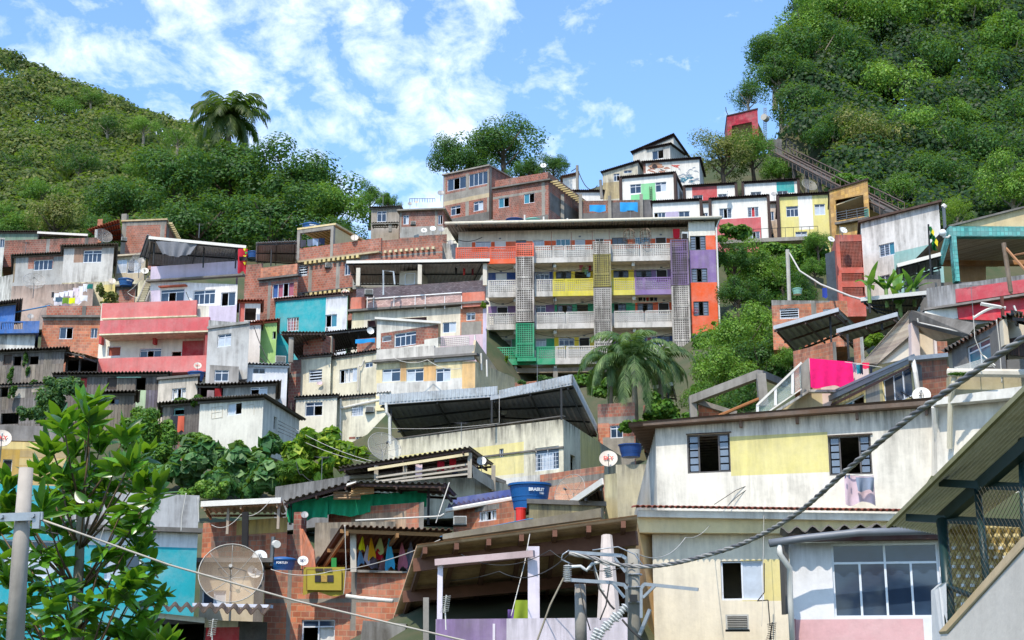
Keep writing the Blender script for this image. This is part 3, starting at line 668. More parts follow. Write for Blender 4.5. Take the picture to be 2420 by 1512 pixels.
# concrete walkway in front of them
a, b = P(1704, 577, 127), P(1930, 567, 124)
root = thing('walkway', 'raised concrete walkway slab below the painted houses', 'walkway', a)
part(root, 'deck', CONC, lambda m: m.beam(a, b, 1.6, .35)); CTRL.append((Vector((a.x, a.y, 0)), a.z - 3))
part(root, 'railing', WIRE, lambda m: [m.tube([a.lerp(b, i / 12) + Vector((0, -.7, .15)), a.lerp(b, i / 12) + Vector((0, -.7, 1.1))], .03, 4) for i in range(13)] + [m.tube([a + Vector((0, -.7, 1.1)), b + Vector((0, -.7, 1.1))], .03, 4)])
# orange tiled station
TILEO = brick((226, 176, 92), .35, .35, (190, 146, 76), .3, .02, 0); TILET = brick((92, 190, 184), .22, .22, (60, 140, 138), .2, .018, 0); TILER = brick((192, 30, 62), .3, .3, (160, 24, 50), .2, .02, 0)
h = house('orange tiled station building with slanted top and open balcony', (1960, 452), (2050, 425), 562, 120, TILEO, dr=118, wins=[(1975, 466, 2042, 516, 'hole')], name='station', cat='station', roof='slab', rmat=BROWN, oh=.12, len_=5, back=(1.0, 5), patches=[(2043, 493, 2054, 540, plaster((70, 150, 130), .3))])
part(h.root, 'balcony_rail', STEEL, lambda m: [h.F.pbox(m, 1976, y, 2050, y + 1, .02, .06) for y in (495, 501, 507, 512)] + [h.F.pbox(m, x, 495, x + 1, 517, .02, .06) for x in (1976, 2000, 2025, 2049)])
part(h.root, 'balcony_slab', CONCD, lambda m: h.F.pbox(m, 1972, 518, 2053, 523, -1, .5))
part(h.root, 'ceiling', plaster((214, 190, 150), .2), lambda m: m.hexa([h.F.pt(.2, h.zl - 1.4, -.2), h.F.pt(h.F.L - .2, h.zl - .9, -.2), h.F.pt(h.F.L - .2, h.zl - 2, -4), h.F.pt(.2, h.zl - 2.4, -4)], [h.F.pt(.2, h.zl - 1.3, -.2), h.F.pt(h.F.L - .2, h.zl - .8, -.2), h.F.pt(h.F.L - .2, h.zl - 1.9, -4), h.F.pt(.2, h.zl - 2.3, -4)]))
# red station on the crest
h = house('crimson tiled hilltop station with slanted roof and open front', (1718, 275), (1790, 258), 350, 168, TILER, dr=166, wins=[(1730, 292, 1778, 345, 'hole')], name='station', cat='station', roof='slab', rmat=BROWN, oh=.1, len_=7, back=(.6, 6))
part(h.root, 'ceiling', plaster((226, 200, 180), .2), lambda m: m.hexa([h.F.pt(.3, h.zl - 1.2, -.2), h.F.pt(h.F.L - .3, h.zl - 1.0, -.2), h.F.pt(h.F.L - .3, h.zl - 3.4, -5), h.F.pt(.3, h.zl - 3.6, -5)], [h.F.pt(.3, h.zl - 1.1, -.2), h.F.pt(h.F.L - .3, h.zl - .9, -.2), h.F.pt(h.F.L - .3, h.zl - 3.3, -5), h.F.pt(.3, h.zl - 3.5, -5)]))
part(h.root, 'antenna', IRON, lambda m: m.tube([P(1721, 273, 166), P(1716, 262, 166), P(1715, 253, 166)], .06, 4))
h = house('dark grey concrete block at the top of the incline track', (1815, 330), (1847, 328), 378, 160, plaster((72, 70, 68), .4), name='concrete_block', cat='concrete block', len_=3)
# incline track
root = thing('incline_track', 'steep dark funicular track on steel beams running down right of the station', 'railway track', P(1960, 430, 140))
t0, t1 = P(1838, 372, 158), P(2110, 515, 116)
sd = Vector((1.0, .5, 0))
part(root, 'deck', plaster((58, 54, 50), .5), lambda m: m.hexa([t0 - sd, t0 + sd, t1 + sd * .9, t1 - sd * .9], [v + Vector((0, 0, .5)) for v in (t0 - sd, t0 + sd, t1 + sd * .9, t1 - sd * .9)]))
for s in (-1, 1): part(root, 'rail', rust((120, 104, 92), (90, 56, 40), .7), lambda m: m.tube([t0 + sd * s * .8 + Vector((0, -.1, .62)), t1 + sd * s * .8 + Vector((0, -.1, .62))], .1, 4))
for s in (-1.25, 1.25):
    def f(m):
        for k in range(26):
            v = t0.lerp(t1, k / 25) + sd * s; m.tube([v, v + Vector((0, 0, 1.6))], .035, 4)
        for z in (.8, 1.6): m.tube([t0 + sd * s + Vector((0, 0, z)), t1 + sd * s + Vector((0, 0, z))], .06, 4)
    part(root, 'railing', rust((110, 96, 84), (110, 70, 48), .7), f)
for k in range(1, 8):
    v = t0.lerp(t1, k / 8); part(root, 'pier', CONCD, lambda m: [m.beam(v + sd * s + Vector((0, 0, -6)), v + sd * s, .3) for s in (-.8, .8)])
root2 = thing('lattice_stair', 'black steel stair frame standing beside the concrete block at the track top', 'stair', P(1860, 360, 157))
part(root2, 'stair_frame', IRON, lambda m: [m.tube([P(a, b, 157), P(c, e, 156)], .05, 4) for a, b, c, e in ((1852, 357, 1859, 327), (1859, 327, 1885, 349), (1852, 357, 1888, 376), (1859, 327, 1859, 360), (1867, 334, 1867, 364), (1875, 341, 1875, 368), (1882, 347, 1883, 373), (1846, 344, 1886, 344), (1856, 338, 1880, 372))])
m_ = thing('radio_mast', 'thin lattice radio mast with round drum antenna beside the crimson station', 'mast', P(1808, 330, 165))
part(m_, 'lattice', STEEL, lambda m: [m.tube([P(1808 + s, 330, 165), P(1808 + s * .8, 254, 165)], .05, 4) for s in (-3.5, 0, 3.5)] + [m.tube([P(1804.5, y, 165), P(1811.5, y - 3, 165)], .03, 4) for y in range(258, 328, 5)])
part(m_, 'drum_antenna', plain((190, 184, 172), .6), lambda m: m.tube([P(1808, 281, 165) + Vector(v) for v in ((-.3, -.7, 0), (.2, 0, 0))], .42, 16))
# ================================================ brick houses left of them
h = house('small white gabled house behind the brick houses beside the utility pole', (1330, 420), (1364, 412), 455, 150, WH, dr=150, roof='corr', rmat=plain((150, 110, 84), .8), rise=-1.5, len_=5)
h = house('tall brick house with wide row of white windows and grey plaster band', (1048, 415), (1156, 392), 545, 137, BRICKD, wins=[(1057, 420, 1101, 448, 'gog'), (1108, 408, 1152, 438, 'gggg'), (1065, 486, 1088, 508, '^go'), (1119, 475, 1142, 498, '^gl')],
    patches=[(1048, 449, 1156, 466, CONC), (1048, 412, 1052, 545, CONC), (1100, 410, 1108, 530, CONC), (1151, 400, 1156, 500, CONC), (1048, 466, 1156, 476, plaster((196, 176, 140), .6)), (1048, 510, 1156, 560, CONCD)], spatch=[(1157, 395, 1162, 520, CONC)], roof='slab', rmat=CONC, oh=.15, len_=6)
h2 = house('long brick house with parapet, two blue windows and a concrete corner column', (1165, 445), (1296, 424), 540, 134, BRICKD, wins=[(1178, 467, 1203, 490, 'to'), (1238, 457, 1263, 480, 'to')],
    patches=[(1280, 430, 1288, 520, CONC), (1165, 456, 1290, 462, CONC), (1165, 516, 1296, 545, CONCD)], spatch=[(1297, 438, 1400, 447, CONC), (1300, 490, 1400, 530, CONCD)], len_=13)
part(h2.root, 'parapet', BRICKD, lambda m: (h2.F.box(m, .2, h2.F.L - .2, h2.zl + .02, h2.zl + .8, -.25, -.05), h2.R.box(m, .02, h2.R.L, h2.zl + .02, h2.zl + .8, -.25, -.05)))
part(h2.root, 'roof_slab', CONCD, lambda m: h2.F.box(m, -.05, h2.F.L + .3, h2.zl - .14, h2.zl + .01, -.3, .28))
part(h2.root, 'eave_joists', plaster((206, 186, 130), .5), lambda m: [h2.R.box(m, .5 + i * .62, .72 + i * .62, h2.zl - .16, h2.zl - .02, .0, .75) for i in range(19)])
cloth(1252, 454, 1261, 486, 133.5, (90, 90, 96), 'dark curtain blowing out of the window of the long brick house', 'curtain', 'curtain', taper=.5)
h = house('low brown-roofed white house between brick houses and green panel house', (1355, 452), (1425, 452), 474, 146, WH, roof='corr', rmat=BROWN, len_=4)
h = house('unfinished brick wall building with grey cement base and blue tarps', (1368, 475), (1541, 471), 540, 136, plaster((104, 102, 104), .5), patches=[(1374, 473, 1440, 503, BRICKD), (1440, 470, 1500, 478, BRICKD)], len_=4)
part(h.root, 'concrete_post', CONC, lambda m: [h.F.pbox(m, x, y0, x + 8, 526, .02, .3) for x, y0 in ((1368, 458), (1437, 462), (1512, 458))] + [m.beam(P(1329, 526, 134), P(1329, 460, 134), .34)])
for x0, y0, x1, y1, lb in ((1393, 484, 1431, 502, 'wrinkled blue tarp with slanting top on the grey wall'), (1465, 478, 1507, 501, 'flat blue tarp with vertical seam on the grey wall')):
    cloth(x0, y0, x1, y1, 134.5, (40, 156, 222), lb, 'tarp', 'tarp', wave=.06, ty=0)
h = house('beige house with cross-barred white window left of the brick houses', (878, 492), (944, 490), 548, 132, plaster((176, 164, 150), .6), wins=[(891, 498, 913, 524, '^gg')], roof='corr', rmat=CONCD, len_=5)
canopy('small dark corrugated porch roof under the beige house', (876, 526, 129), (945, 524, 129), (940, 534, 131), (880, 535, 131), ROOFC, [(922, 530, 548, 129.3)], pm=CONC, pw=.3)
h = house('little brick house with white-framed window between beige house and tall brick house', (945, 500), (1048, 496), 552, 129, BRICKD, wins=[(953, 508, 966, 530, '^gl'), (1035, 508, 1046, 530, 'go')], patches=[(945, 535, 1048, 560, GREYP), (945, 498, 949, 550, CONC), (1028, 480, 1034, 550, CONC)], roof='slab', rmat=CONC)
part(h.root, 'terrace_fence', IRON, lambda m: [m.tube([P(968 + i * 6, 478, 129), P(968 + i * 6, 469, 129)], .025, 4) for i in range(11)] + [m.tube([P(968, 469, 129), P(1028, 469, 129)], .025, 4)])
ac(970, 522, 983, 532, 128, 'white air conditioner below the window of the little brick house')
h = house('low cream wall building with slanting top below the tall brick houses', (1040, 540), (1165, 518), 560, 127, plaster((236, 226, 200), .6), dr=126, len_=3)
h = house('plain grey-beige concrete wall house behind the two roof tanks', (1165, 520), (1540, 520), 560, 129, CONCD, len_=3, wins=[(1180, 533, 1192, 538, 'gg')])
tank(1216, 520, 45, 122, 'o', 'dark blue open water tank above the coloured apartment block'); tank(1259, 521, 40, 122.5, 'g', 'pale green covered water tank above the coloured apartment block')
for x, y0 in ((1240, 509), (1285, 512), (1341, 515), (1449, 520)): pass
r = thing('parapet_posts', 'white vent pipes and posts standing behind the apartment roof gutter', 'pipes', P(1340, 530, 119))
part(r, 'vent_pipe', PVC, lambda m: [m.tube([P(x, 545, 119), P(x, y0, 119)], .08, 6) for x, y0 in ((1240, 508), (1285, 512), (1341, 516), (1449, 521))])
# ================================================ the coloured apartment block
zx = lambda X: 1063.4 + .2735 * X
zy = lambda Y: 508.1 + .2735 * Y
CO = {'o': plaster((238, 92, 34), .15), 'O': plaster((232, 96, 60), .45), 'w': plaster((216, 210, 202), 1), 'y': plaster((224, 208, 64), .4), 'Y': plaster((176, 164, 80), 1.2), 's': plaster((222, 214, 204), 1.5), 'Q': plaster((136, 108, 160), 1.1), 'p': plaster((140, 112, 168), .35), 'P': plaster((136, 108, 160), .5), 'g': plaster((20, 160, 112), .25), 'b': plaster((34, 72, 140), .2), 'W': plaster((240, 234, 220), .25), 'R': plaster((250, 222, 60), .2), 'v': plaster((130, 98, 150), .2)}
AD = 110.0
a0 = P(1078, 587, AD); d1 = lvl(1078, 587, AD, 1587, 576.5); a1 = P(1587, 576.5, d1)
AF = Pl(a0, a1); AR = Pl(a0, a0 + (a1 - a0) * (620 / 509)); WLP = AR.off(-1.5)
root = thing('apartment_block', 'five-storey apartment block with coloured galleries and perforated panels', 'apartment block', (AR.A.x * .5 + AR.B.x * .5, AR.A.y, AF.hit(1300, 870)[1]))
s_end = AR.hit(1695, 690)[0]; s_rt = AR.hit(1632, 690)[0]; zbot = AF.hit(1300, 862)[1]; ztop = WLP.hit(1080, 552)[1] + .15
CTRL.append((AF.A * .5 + AF.B * .5, zbot - 5)); CTRL.append((AF.A * .5 + AF.B * .5 - AF.n * 8, zbot - 1))
mats = [CO['W']]; mb = MB()
def mi(m):
    if m not in mats: mats.append(m)
    return mats.index(m)
WW = []
def ww(X0, Y0, X1, Y1, pat): WW.append((zx(X0), zy(Y0), zx(X1), zy(Y1), pat))
PT = []
def pp(X0, Y0, X1, Y1, c): PT.append((zx(X0), zy(Y0), zx(X1), zy(Y1), CO[c]))
pp(190, 216, 2055, 300, 'o'); pp(330, 494, 735, 600, 'b'); pp(735, 490, 893, 600, 'b'); pp(893, 484, 1400, 580, 'R'); pp(1400, 474, 1590, 570, 'R'); pp(1590, 470, 1930, 560, 'p')
pp(330, 785, 735, 870, 'v'); pp(735, 776, 905, 860, 'v'); pp(905, 766, 1410, 850, 'g'); pp(1410, 758, 1600, 845, 'g'); pp(1600, 754, 1935, 840, 'o')
pp(330, 1072, 740, 1170, 'g'); pp(740, 1066, 902, 1170, 'g'); pp(902, 1055, 1270, 1160, 'R'); pp(1270, 1048, 1570, 1150, 'v'); pp(1570, 1045, 1945, 1140, 'b')
ww(220, 225, 355, 282, '^lll'); ww(387, 220, 482, 300, 'Dw'); ww(570, 216, 660, 300, 'gg'); ww(715, 213, 815, 270, '^lll'); ww(915, 205, 1040, 270, 'ttt'); ww(1080, 210, 1168, 300, 'Dl#'); ww(1255, 200, 1330, 260, 'kk'); ww(1400, 193, 1535, 260, 'sss'); ww(1600, 190, 1730, 255, 'tt#'); ww(1775, 188, 1870, 290, 'Dk')
ww(395, 503, 490, 600, 'Dw'); ww(738, 497, 858, 560, '^ggg'); ww(915, 487, 1048, 550, 'gog#'); ww(1080, 486, 1200, 590, 'hole'); ww(1412, 477, 1543, 545, 'gog#'); ww(1608, 475, 1742, 540, 'gog#'); ww(1782, 468, 1878, 580, 'Dd')
ww(405, 790, 500, 880, 'Dd'); ww(738, 780, 828, 850, '^gg'); ww(925, 777, 1058, 845, 'sos'); ww(1098, 770, 1192, 870, 'hole'); ww(1418, 763, 1522, 840, 'ogs'); ww(1620, 760, 1755, 835, 'sos'); ww(1800, 755, 1895, 860, 'Dd')
ww(330, 1080, 380, 1145, 'gg#'); ww(438, 1075, 535, 1190, 'Dy'); ww(740, 1068, 832, 1140, '^lll'); ww(940, 1060, 1075, 1130, '^ggg'); ww(1115, 1055, 1208, 1170, 'Dd'); ww(1460, 1050, 1540, 1110, 'gg'); ww(1700, 1046, 1790, 1110, 'pg'); ww(1820, 1044, 1900, 1110, 'gg')
holes = [WLP.rect(*w[:4]) for w in WW]; s1w = WLP.hit(1634, 690)[0]
hs = wallface(mb, WLP, zbot - .2, ztop, ztop, holes, [WLP.rect(*p[:4]) + (mi(p[4]),) for p in PT], s0=0, s1=s1w)
# flush right bay
RW = [(1631, 557, 1668, 591, 'sos'), (1634, 634, 1672, 667, 'sos'), (1639, 712, 1675, 746, 'sos'), (1642, 793, 1680, 820, 'sps')]
RP = [(1625, 573, 1630, 575, CO['W'])]; zz = lambda Y, X=2250: AR.hit(zx(X), zy(Y))[1]
RPm = [(s_rt, s_end + 1, zz(580), zz(298), mi(CO['p'])), (s_rt, s_end + 1, zz(1030), zz(580), mi(CO['o'])), (s_rt, s_end + 1, zz(1300), zz(1030), mi(CO['b'])), (AR.hit(1668, 580)[0], s_end + 1, zz(298), zz(175), mi(CO['o']))]
rh = [AR.rect(*w[:4]) for w in RW]
hs2 = wallface(mb, AR, zbot - 2, ztop, ztop, rh, RPm, s0=s_rt, s1=s_end)
Q = lambda pl, s, z, o=0: pl.pt(s, z, o)
mb.quad(Q(AR, s_rt, zbot - 2), Q(AR, s_rt, ztop), Q(AR, s_rt, ztop, -1.5), Q(AR, s_rt, zbot - 2, -1.5))
mb.quad(Q(AR, s_end, zbot - 2), Q(AR, s_end, ztop), Q(AR, s_end, ztop, -8), Q(AR, s_end, zbot - 2, -8))
mb.quad(Q(AR, 0, zbot - 2, -1.5), Q(AR, 0, ztop, -1.5), Q(AR, 0, ztop, -8), Q(AR, 0, zbot - 2, -8))
mb.quad(Q(AR, 0, zbot - 2, -8), Q(AR, 0, ztop, -8), Q(AR, s_end, ztop, -8), Q(AR, s_end, zbot - 2, -8))
mb.quad(Q(AR, 0, ztop, -1.5), Q(AR, s_rt, ztop, -1.5), Q(AR, s_rt, ztop, -8), Q(AR, 0, ztop, -8)); mb.quad(Q(AR, s_rt, ztop), Q(AR, s_end, ztop), Q(AR, s_end, ztop, -8), Q(AR, s_rt, ztop, -8))
mb.quad(Q(AR, 0, ztop, -3.5), Q(AR, s_rt, ztop, -3.5), Q(AR, s_rt, zbot, -3.5), Q(AR, 0, zbot, -3.5))
mb.build('wall', mats, root)
DFM = plain((92, 94, 96), .5, 0, .2)
for w, q in zip(WW, hs): window(WLP, q, w[4], root, DFM if w[4][0] in 'sgo' else ALU)
for w, q in zip(RW, hs2): window(AR, q, w[4], root, DFM)
# galleries: slab, edge band and perforated panels
def lattice(pl, s0, s1, z0, z1, o, mat, ph=.17, name='perforated_panel'):
    m = MB(); nx = max(2, round((s1 - s0) / ph)); nz = max(2, round((z1 - z0) / ph)); bw = ph * .38
    for i in range(nx + 1): c = s0 + (s1 - s0) * i / nx; pl.box(m, c - bw / 2, c + bw / 2, z0, z1, o - .08, o)
    for i in range(nz + 1): c = z0 + (z1 - z0) * i / nz; pl.box(m, s0 - bw / 2, s1 + bw / 2, c - bw / 2, c + bw / 2, o - .083, o + .003)
    return m.build(name, mat, root)
# per floor: (lattice top, lattice bottom, slab bottom) in zoom rows at x=850, and colour runs
X = lambda v: AF.hit(zx(v), 700)[0]
FL = [(266, 374, 412, [(48, 328, 'O'), (342, 570, 'O'), (728, 890, 'w'), (893, 980, 'w'), (992, 1240, 'w'), (1398, 1638, 'w'), (1655, 1915, 'w')], [(48, 570, 'o'), (728, 1240, 'w'), (1398, 1915, 'w')]),
      (556, 664, 703, [(330, 578, 'w'), (735, 888, 'w'), (890, 985, 'y'), (998, 1248, 'y'), (1404, 1596, 'y'), (1600, 1668, 'P'), (1676, 1920, 'P')], [(330, 578, 'w'), (735, 888, 'w'), (888, 1248, 'y'), (1404, 1600, 'y'), (1600, 1922, 'p')]),
      (841, 944, 984, [(325, 578, 'w'), (740, 985, 'w'), (1003, 1252, 'w'), (1414, 1664, 'w'), (1686, 1930, 'w')], [(325, 578, 'w'), (740, 1252, 'w'), (1414, 1932, 'w')]),
      (1137, 1243, 1290, [(326, 580, 'g'), (744, 905, 'g'), (908, 985, 'w'), (1003, 1262, 'w'), (1420, 1670, 'w'), (1690, 1935, 'w')], [(326, 906, 'g'), (906, 1262, 'w'), (1420, 1935, 'w')])]
floors = []
for yt, yb_, ys, runs, bands in FL:
    zt, zl_, zs = [AF.hit(zx(850), zy(v))[1] for v in (yt, yb_, ys)]; floors.append((zt, zl_, zs))
    for x0, x1, c in runs:
        x_ = X; lattice(AF, x_(x0), x_(x1), zl_ + .03, zt - .05, 0, CO[c])
        part(root, 'coping', CO[c], lambda m: (AF.box(m, x_(x0), x_(x1), zt - .06, zt + .02, -.11, .02), AF.box(m, x_(x0) - .02, x_(x0) + .1, zl_, zt - .06, -.1, .012)))
    for x0, x1, c in bands:
        part(root, 'gallery_edge', CO[c], lambda m: AF.box(m, X(x0), X(x1), zs, zl_ + .02, -.14, .04))
    part(root, 'gallery_slab', plaster((236, 226, 206), .35), lambda m: AF.box(m, 0 if yt < 300 else X(326), s_rt, zs + .15, zl_ - .1, -1.5, -.145))
    part(root, 'cross_beam', CO['W'], lambda m: [AF.box(m, X(v) - .12, X(v) + .12, zs - .3, zs + .16, -1.5, -.3) for v in (560, 905, 1590, 1930)])
# three perforated stair shafts standing proud of the galleries
TP = AF.off(.55)
def shaft(x0, x1, segs):
    s0, s1 = TP.hit(zx(x0), zy(700))[0], TP.hit(zx(x1), zy(700))[0]
    part(root, 'shaft_shade_panel', plaster((120, 110, 100), .9), lambda m: TP.box(m, s0 + .1, s1 - .1, TP.hit(zx(x0), zy(segs[-1][1]))[1], TP.hit(zx(x0), zy(segs[0][0]))[1] - .1, -.5, -.45))  # added panel, its dark colour stands for shade seen through the perforations
    for ya, yb_, c in segs:
        za, zb_ = TP.hit(zx(x0), zy(ya))[1], TP.hit(zx(x0), zy(yb_))[1]
        c = {'w': 's', 'P': 'Q'}.get(c, c); lattice(TP, s0 + .1, s1 - .1, zb_ + .06, za - .06, 0, CO[c], name='shaft_panel')
        part(root, 'shaft_frame', CO[c], lambda m: (TP.box(m, s0, s0 + .09, zb_, za, -.6, .03), TP.box(m, s1 - .09, s1, zb_, za, -.6, .03), TP.box(m, s0 + .09, s1 - .09, zb_, zb_ + .09, -.12, .02), TP.box(m, s0 + .09, s1 - .09, za - .07, za, -.12, .02)))
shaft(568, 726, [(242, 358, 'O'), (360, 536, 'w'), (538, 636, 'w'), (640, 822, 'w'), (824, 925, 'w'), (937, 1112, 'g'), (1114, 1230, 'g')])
part(root, 'shaft_base', CO['g'], lambda m: TP.pbox(m, zx(580), zy(1232), zx(744), zy(1262), -.6, .05))
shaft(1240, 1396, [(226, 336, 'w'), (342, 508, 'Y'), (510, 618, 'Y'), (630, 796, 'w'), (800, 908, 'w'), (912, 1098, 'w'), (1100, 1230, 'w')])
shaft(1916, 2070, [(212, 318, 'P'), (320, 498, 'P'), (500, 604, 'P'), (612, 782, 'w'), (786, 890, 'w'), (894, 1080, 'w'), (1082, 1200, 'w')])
# roof, gutter, hanging wires, drain pipe
part(root, 'roof', rust((150, 140, 128), (90, 80, 70), .4, .8, 0), lambda m: m.corr(AR.pt(-.9, ztop + .1, .35), AR.pt(s_end + .5, ztop + .1, .35), AR.pt(s_end + .5, ztop + 1.2, -8.5), AR.pt(-.9, ztop + 1.2, -8.5), .25, .03, .02))
part(root, 'roof_gutter', plaster((226, 218, 196), .3), lambda m: m.tube([AR.pt(-.9, ztop + .12, .45), AR.pt(s_end * .5, ztop + .1, .45), AR.pt(s_end + .55, ztop + .12, .45)], .14, 8), True)
part(root, 'gutter_bracket', IRON, lambda m: [AR.box(m, q * 1.05, q * 1.05 + .05, ztop - .12, ztop + .08, .1, .5) for q in range(20)])
part(root, 'drain_pipe', PVC, lambda m: m.tube([AR.pt(s_end + .4, ztop + .1, .4), AR.pt(s_end + .1, ztop - .6, .1), AR.pt(s_end + .1, zbot - 1, .1)], .07, 6))
part(root, 'railing_post', rust((90, 60, 50), (100, 60, 40), .8), lambda m: [m.tube([AF.pt(X(v), floors[0][0] - .3, .05), AF.pt(X(v), floors[0][0] + dz, .05)], .03, 4) for v, dz in ((880, 1.2), (1054, 1.1), (1237, 1.2), (1385, 1.2), (1730, .9), (2055, 1.2))])
for v, f in ((890, 0), (900, 1)): part(root, 'hanging_pipe', IRON, lambda m: m.tube([AF.pt(X(v), floors[f][2], -.2), AF.pt(X(v), floors[f][2] - 1.4, -.2)], .04, 5))
for a, b in ((422, 196), (1112, 178), (1812, 162), (430, 480), (1816, 445), (446, 762), (1136, 745), (1838, 730), (476, 1048), (1150, 1034)): part(root, 'house_number', plain((110, 116, 130), .5), lambda m: WLP.pbox(m, zx(a), zy(b), zx(a + 20), zy(b + 12), .01, .03))
# undercroft below the lowest gallery
zu = AF.hit(zx(800), zy(1460))[1]
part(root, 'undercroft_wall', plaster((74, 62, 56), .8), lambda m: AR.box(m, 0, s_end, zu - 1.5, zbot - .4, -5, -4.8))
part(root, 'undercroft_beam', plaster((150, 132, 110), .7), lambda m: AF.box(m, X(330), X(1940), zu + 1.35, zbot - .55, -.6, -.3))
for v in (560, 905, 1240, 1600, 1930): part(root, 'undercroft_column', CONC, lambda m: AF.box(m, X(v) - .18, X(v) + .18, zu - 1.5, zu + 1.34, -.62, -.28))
# things on the galleries
def at(Xv, Yv, o=0.12):
    s, z = AF.hit(zx(Xv), zy(Yv), o); return AF.pt(s, z, o)
g = [((200, 110, 130), 1128, 432), ((150, 160, 90), 1150, 450), ((206, 196, 170), 1176, 440), ((170, 40, 70), 1196, 436), ((120, 150, 110), 1172, 470), ((150, 190, 210), 1190, 490)]
for i, (c, a, b) in enumerate(g): cloth(zx(a - 12), zy(b), zx(a + 24), zy(b + 46), AD + .4 - i * .03, c, ['pink', 'olive', 'beige', 'dark red', 'sage green', 'pale blue'][i] + ' garment in the bundle of laundry above the yellow gallery', taper=.2, group='laundry on the apartment galleries')
for i, (c, a, w_) in enumerate((((30, 34, 44), 1625, 40), ((40, 60, 70), 1668, 22), ((170, 50, 50), 1694, 24), ((26, 28, 34), 1725, 34), ((50, 60, 96), 1762, 30))): cloth(zx(a), zy(697), zx(a + w_), zy(745), AD + .3, c, ['wide black', 'teal-grey', 'dull red', 'black', 'navy'][i] + ' garment hanging from the second gallery below the purple panels', taper=.25, group='laundry on the apartment galleries')
cg = []
for i, (a, b) in enumerate(((1548, 176), (1690, 170))):
    p = at(a, b); r = thing('bird_cage', ['round wire bird cage above the second top-floor window bay from the right', 'tall wire bird cage nearer the purple shaft on the top gallery'][i], 'cage', p - Vector((0, 0, .5)), 'cages hung on the top gallery')
    def f(m):
        for k in range(9): q = 2 * math.pi * k / 9; m.tube([p + Vector((.45 * math.cos(q), .45 * math.sin(q), -.5)), p + Vector((.45 * math.cos(q), .45 * math.sin(q), .25)), p + Vector((.2 * math.cos(q), .2 * math.sin(q), .5)), p + Vector((0, 0, .55))], .02, 3)
        for z in (-.5, -.1, .25): m.tube([p + Vector((.45 * math.cos(2 * math.pi * k / 12), .45 * math.sin(2 * math.pi * k / 12), z)) for k in range(13)], .02, 3)
    part(r, 'bars', rust((140, 120, 100), (110, 80, 60), .6), f)
cloth(zx(1925), zy(118), zx(1985), zy(208), AD - .9, (206, 18, 40), 'bright red shirt hanging above the purple stair shaft', taper=.1)
r = thing('crate', 'small grey box with dark front on top of the purple stair shaft', 'box', at(2025, 205, .4)); part(r, 'box_body', plain((190, 196, 198), .6), lambda m: m.beam(at(2028, 205, .3), at(2028, 152, .3), .5, .5)); part(r, 'box_front', DARK, lambda m: m.beam(at(2028, 200, .58), at(2028, 160, .58), .4, .02))
r = thing('fan', 'round pinkish fan in the window of the orange end wall', 'fan', AR.pt(AR.hit(zx(2120), zy(828))[0], zz(840), .1))
part(r, 'fan_guard', plain((170, 70, 90), .6), lambda m: [m.tube([AR.pt(AR.hit(zx(2120), zy(828))[0] + q * math.cos(k * .5236), zz(828) + q * math.sin(k * .5236), .12) for k in range(13)], .02, 4) for q in (.12, .22)])
# ================================================ upper left cluster
HIDE = True
h = house('brick house with concrete frame at the foot of the dark trees on the left', (289, 524), (394, 520), 610, 128, BRICK, patches=[(289, 522, 394, 532, CONC), (284, 530, 297, 600, CONC), (378, 522, 388, 600, CONC)], spatch=[(394, 520, 399, 600, CONC)], roof='slab', rmat=plaster((206, 180, 130), .6), oh=.12, len_=8, back=(-.6, 9))
part(h.root, 'chimney', CONC, lambda m: h.F.pbox(m, 287, 505, 299, 522, -.6, -.1))
part(h.root, 'eave_joists', plaster((206, 186, 130), .5), lambda m: [h.R.box(m, .3 + i * .6, .5 + i * .6, h.zl - .3, h.zl - .1, .02, .5) for i in range(12)])
r = thing('tile_roof', 'red clay tile roof sloping down left of the brick house by the trees', 'roof', P(250, 570, 126))
def f(m):
    a, b, c, d = P(206, 542, 124), P(283, 518, 126), P(289, 569, 130), P(238, 569, 130); m.corr(a, b, c, d, .28, .06, .03)
part(r, 'tiles', TILE, f); part(r, 'post', WHITED, lambda m: m.tube([P(227, 572, 124.5), P(228, 543, 124.5)], .14, 8))
part(r, 'battens', DKWOOD, lambda m: [m.beam(P(206, 542, 124).lerp(P(238, 569, 130), t) - Vector((0, 0, .1)), P(283, 518, 126).lerp(P(289, 569, 130), t) - Vector((0, 0, .1)), .07) for t in (.15, .4, .65, .9)])
h = house('small brick chimney-like stack behind the red tile roof', (231, 518), (243, 517), 545, 131, BRICK2, name='stack', cat='stack', len_=.6)
h = house('green-grey corrugated shed at the far left edge below the wooded hill', (-30, 549), (90, 549), 575, 128, plaster((120, 150, 130), .6), roof='corr', len_=5)
canopy('long white-edged metal roof with dark battens at far left', (89, 549, 127), (208, 555, 125), (205, 561, 128), (92, 560, 129), ROOFM, [(90, 553, 565, 127), (206, 558, 570, 125)], fascia=PVC, pitch=.22)
h = house('long low brick parapet house with grey column at far left', (10, 568), (232, 561), 600, 122, BRICKD, patches=[(109, 566, 117, 600, GREYP), (200, 560, 208, 600, CONCD)], len_=6)
ac(286, 633 - 73, 300, 570, 121, 'white box air conditioner lying on top of the corrugated roof at left'); 
h = house('sliver of house with blue window frame at the left picture edge', (-30, 562), (12, 562), 650, 117, WHITED, wins=[(0, 565, 10, 585, 'gg')])
h = house('grey plastered brick house with four-pane window and sagging corrugated roof', (34, 606), (151, 600), 668, 114, plaster((178, 178, 176), .95), wins=[(80, 614, 124, 638, 'gggg')], patches=[(67, 603, 126, 634, BRICK), (34, 604, 67, 607, BRICK), (126, 600, 150, 606, BRICK), (15, 600, 36, 668, wood((140, 120, 90)))], roof='corr', oh=.5, len_=6)
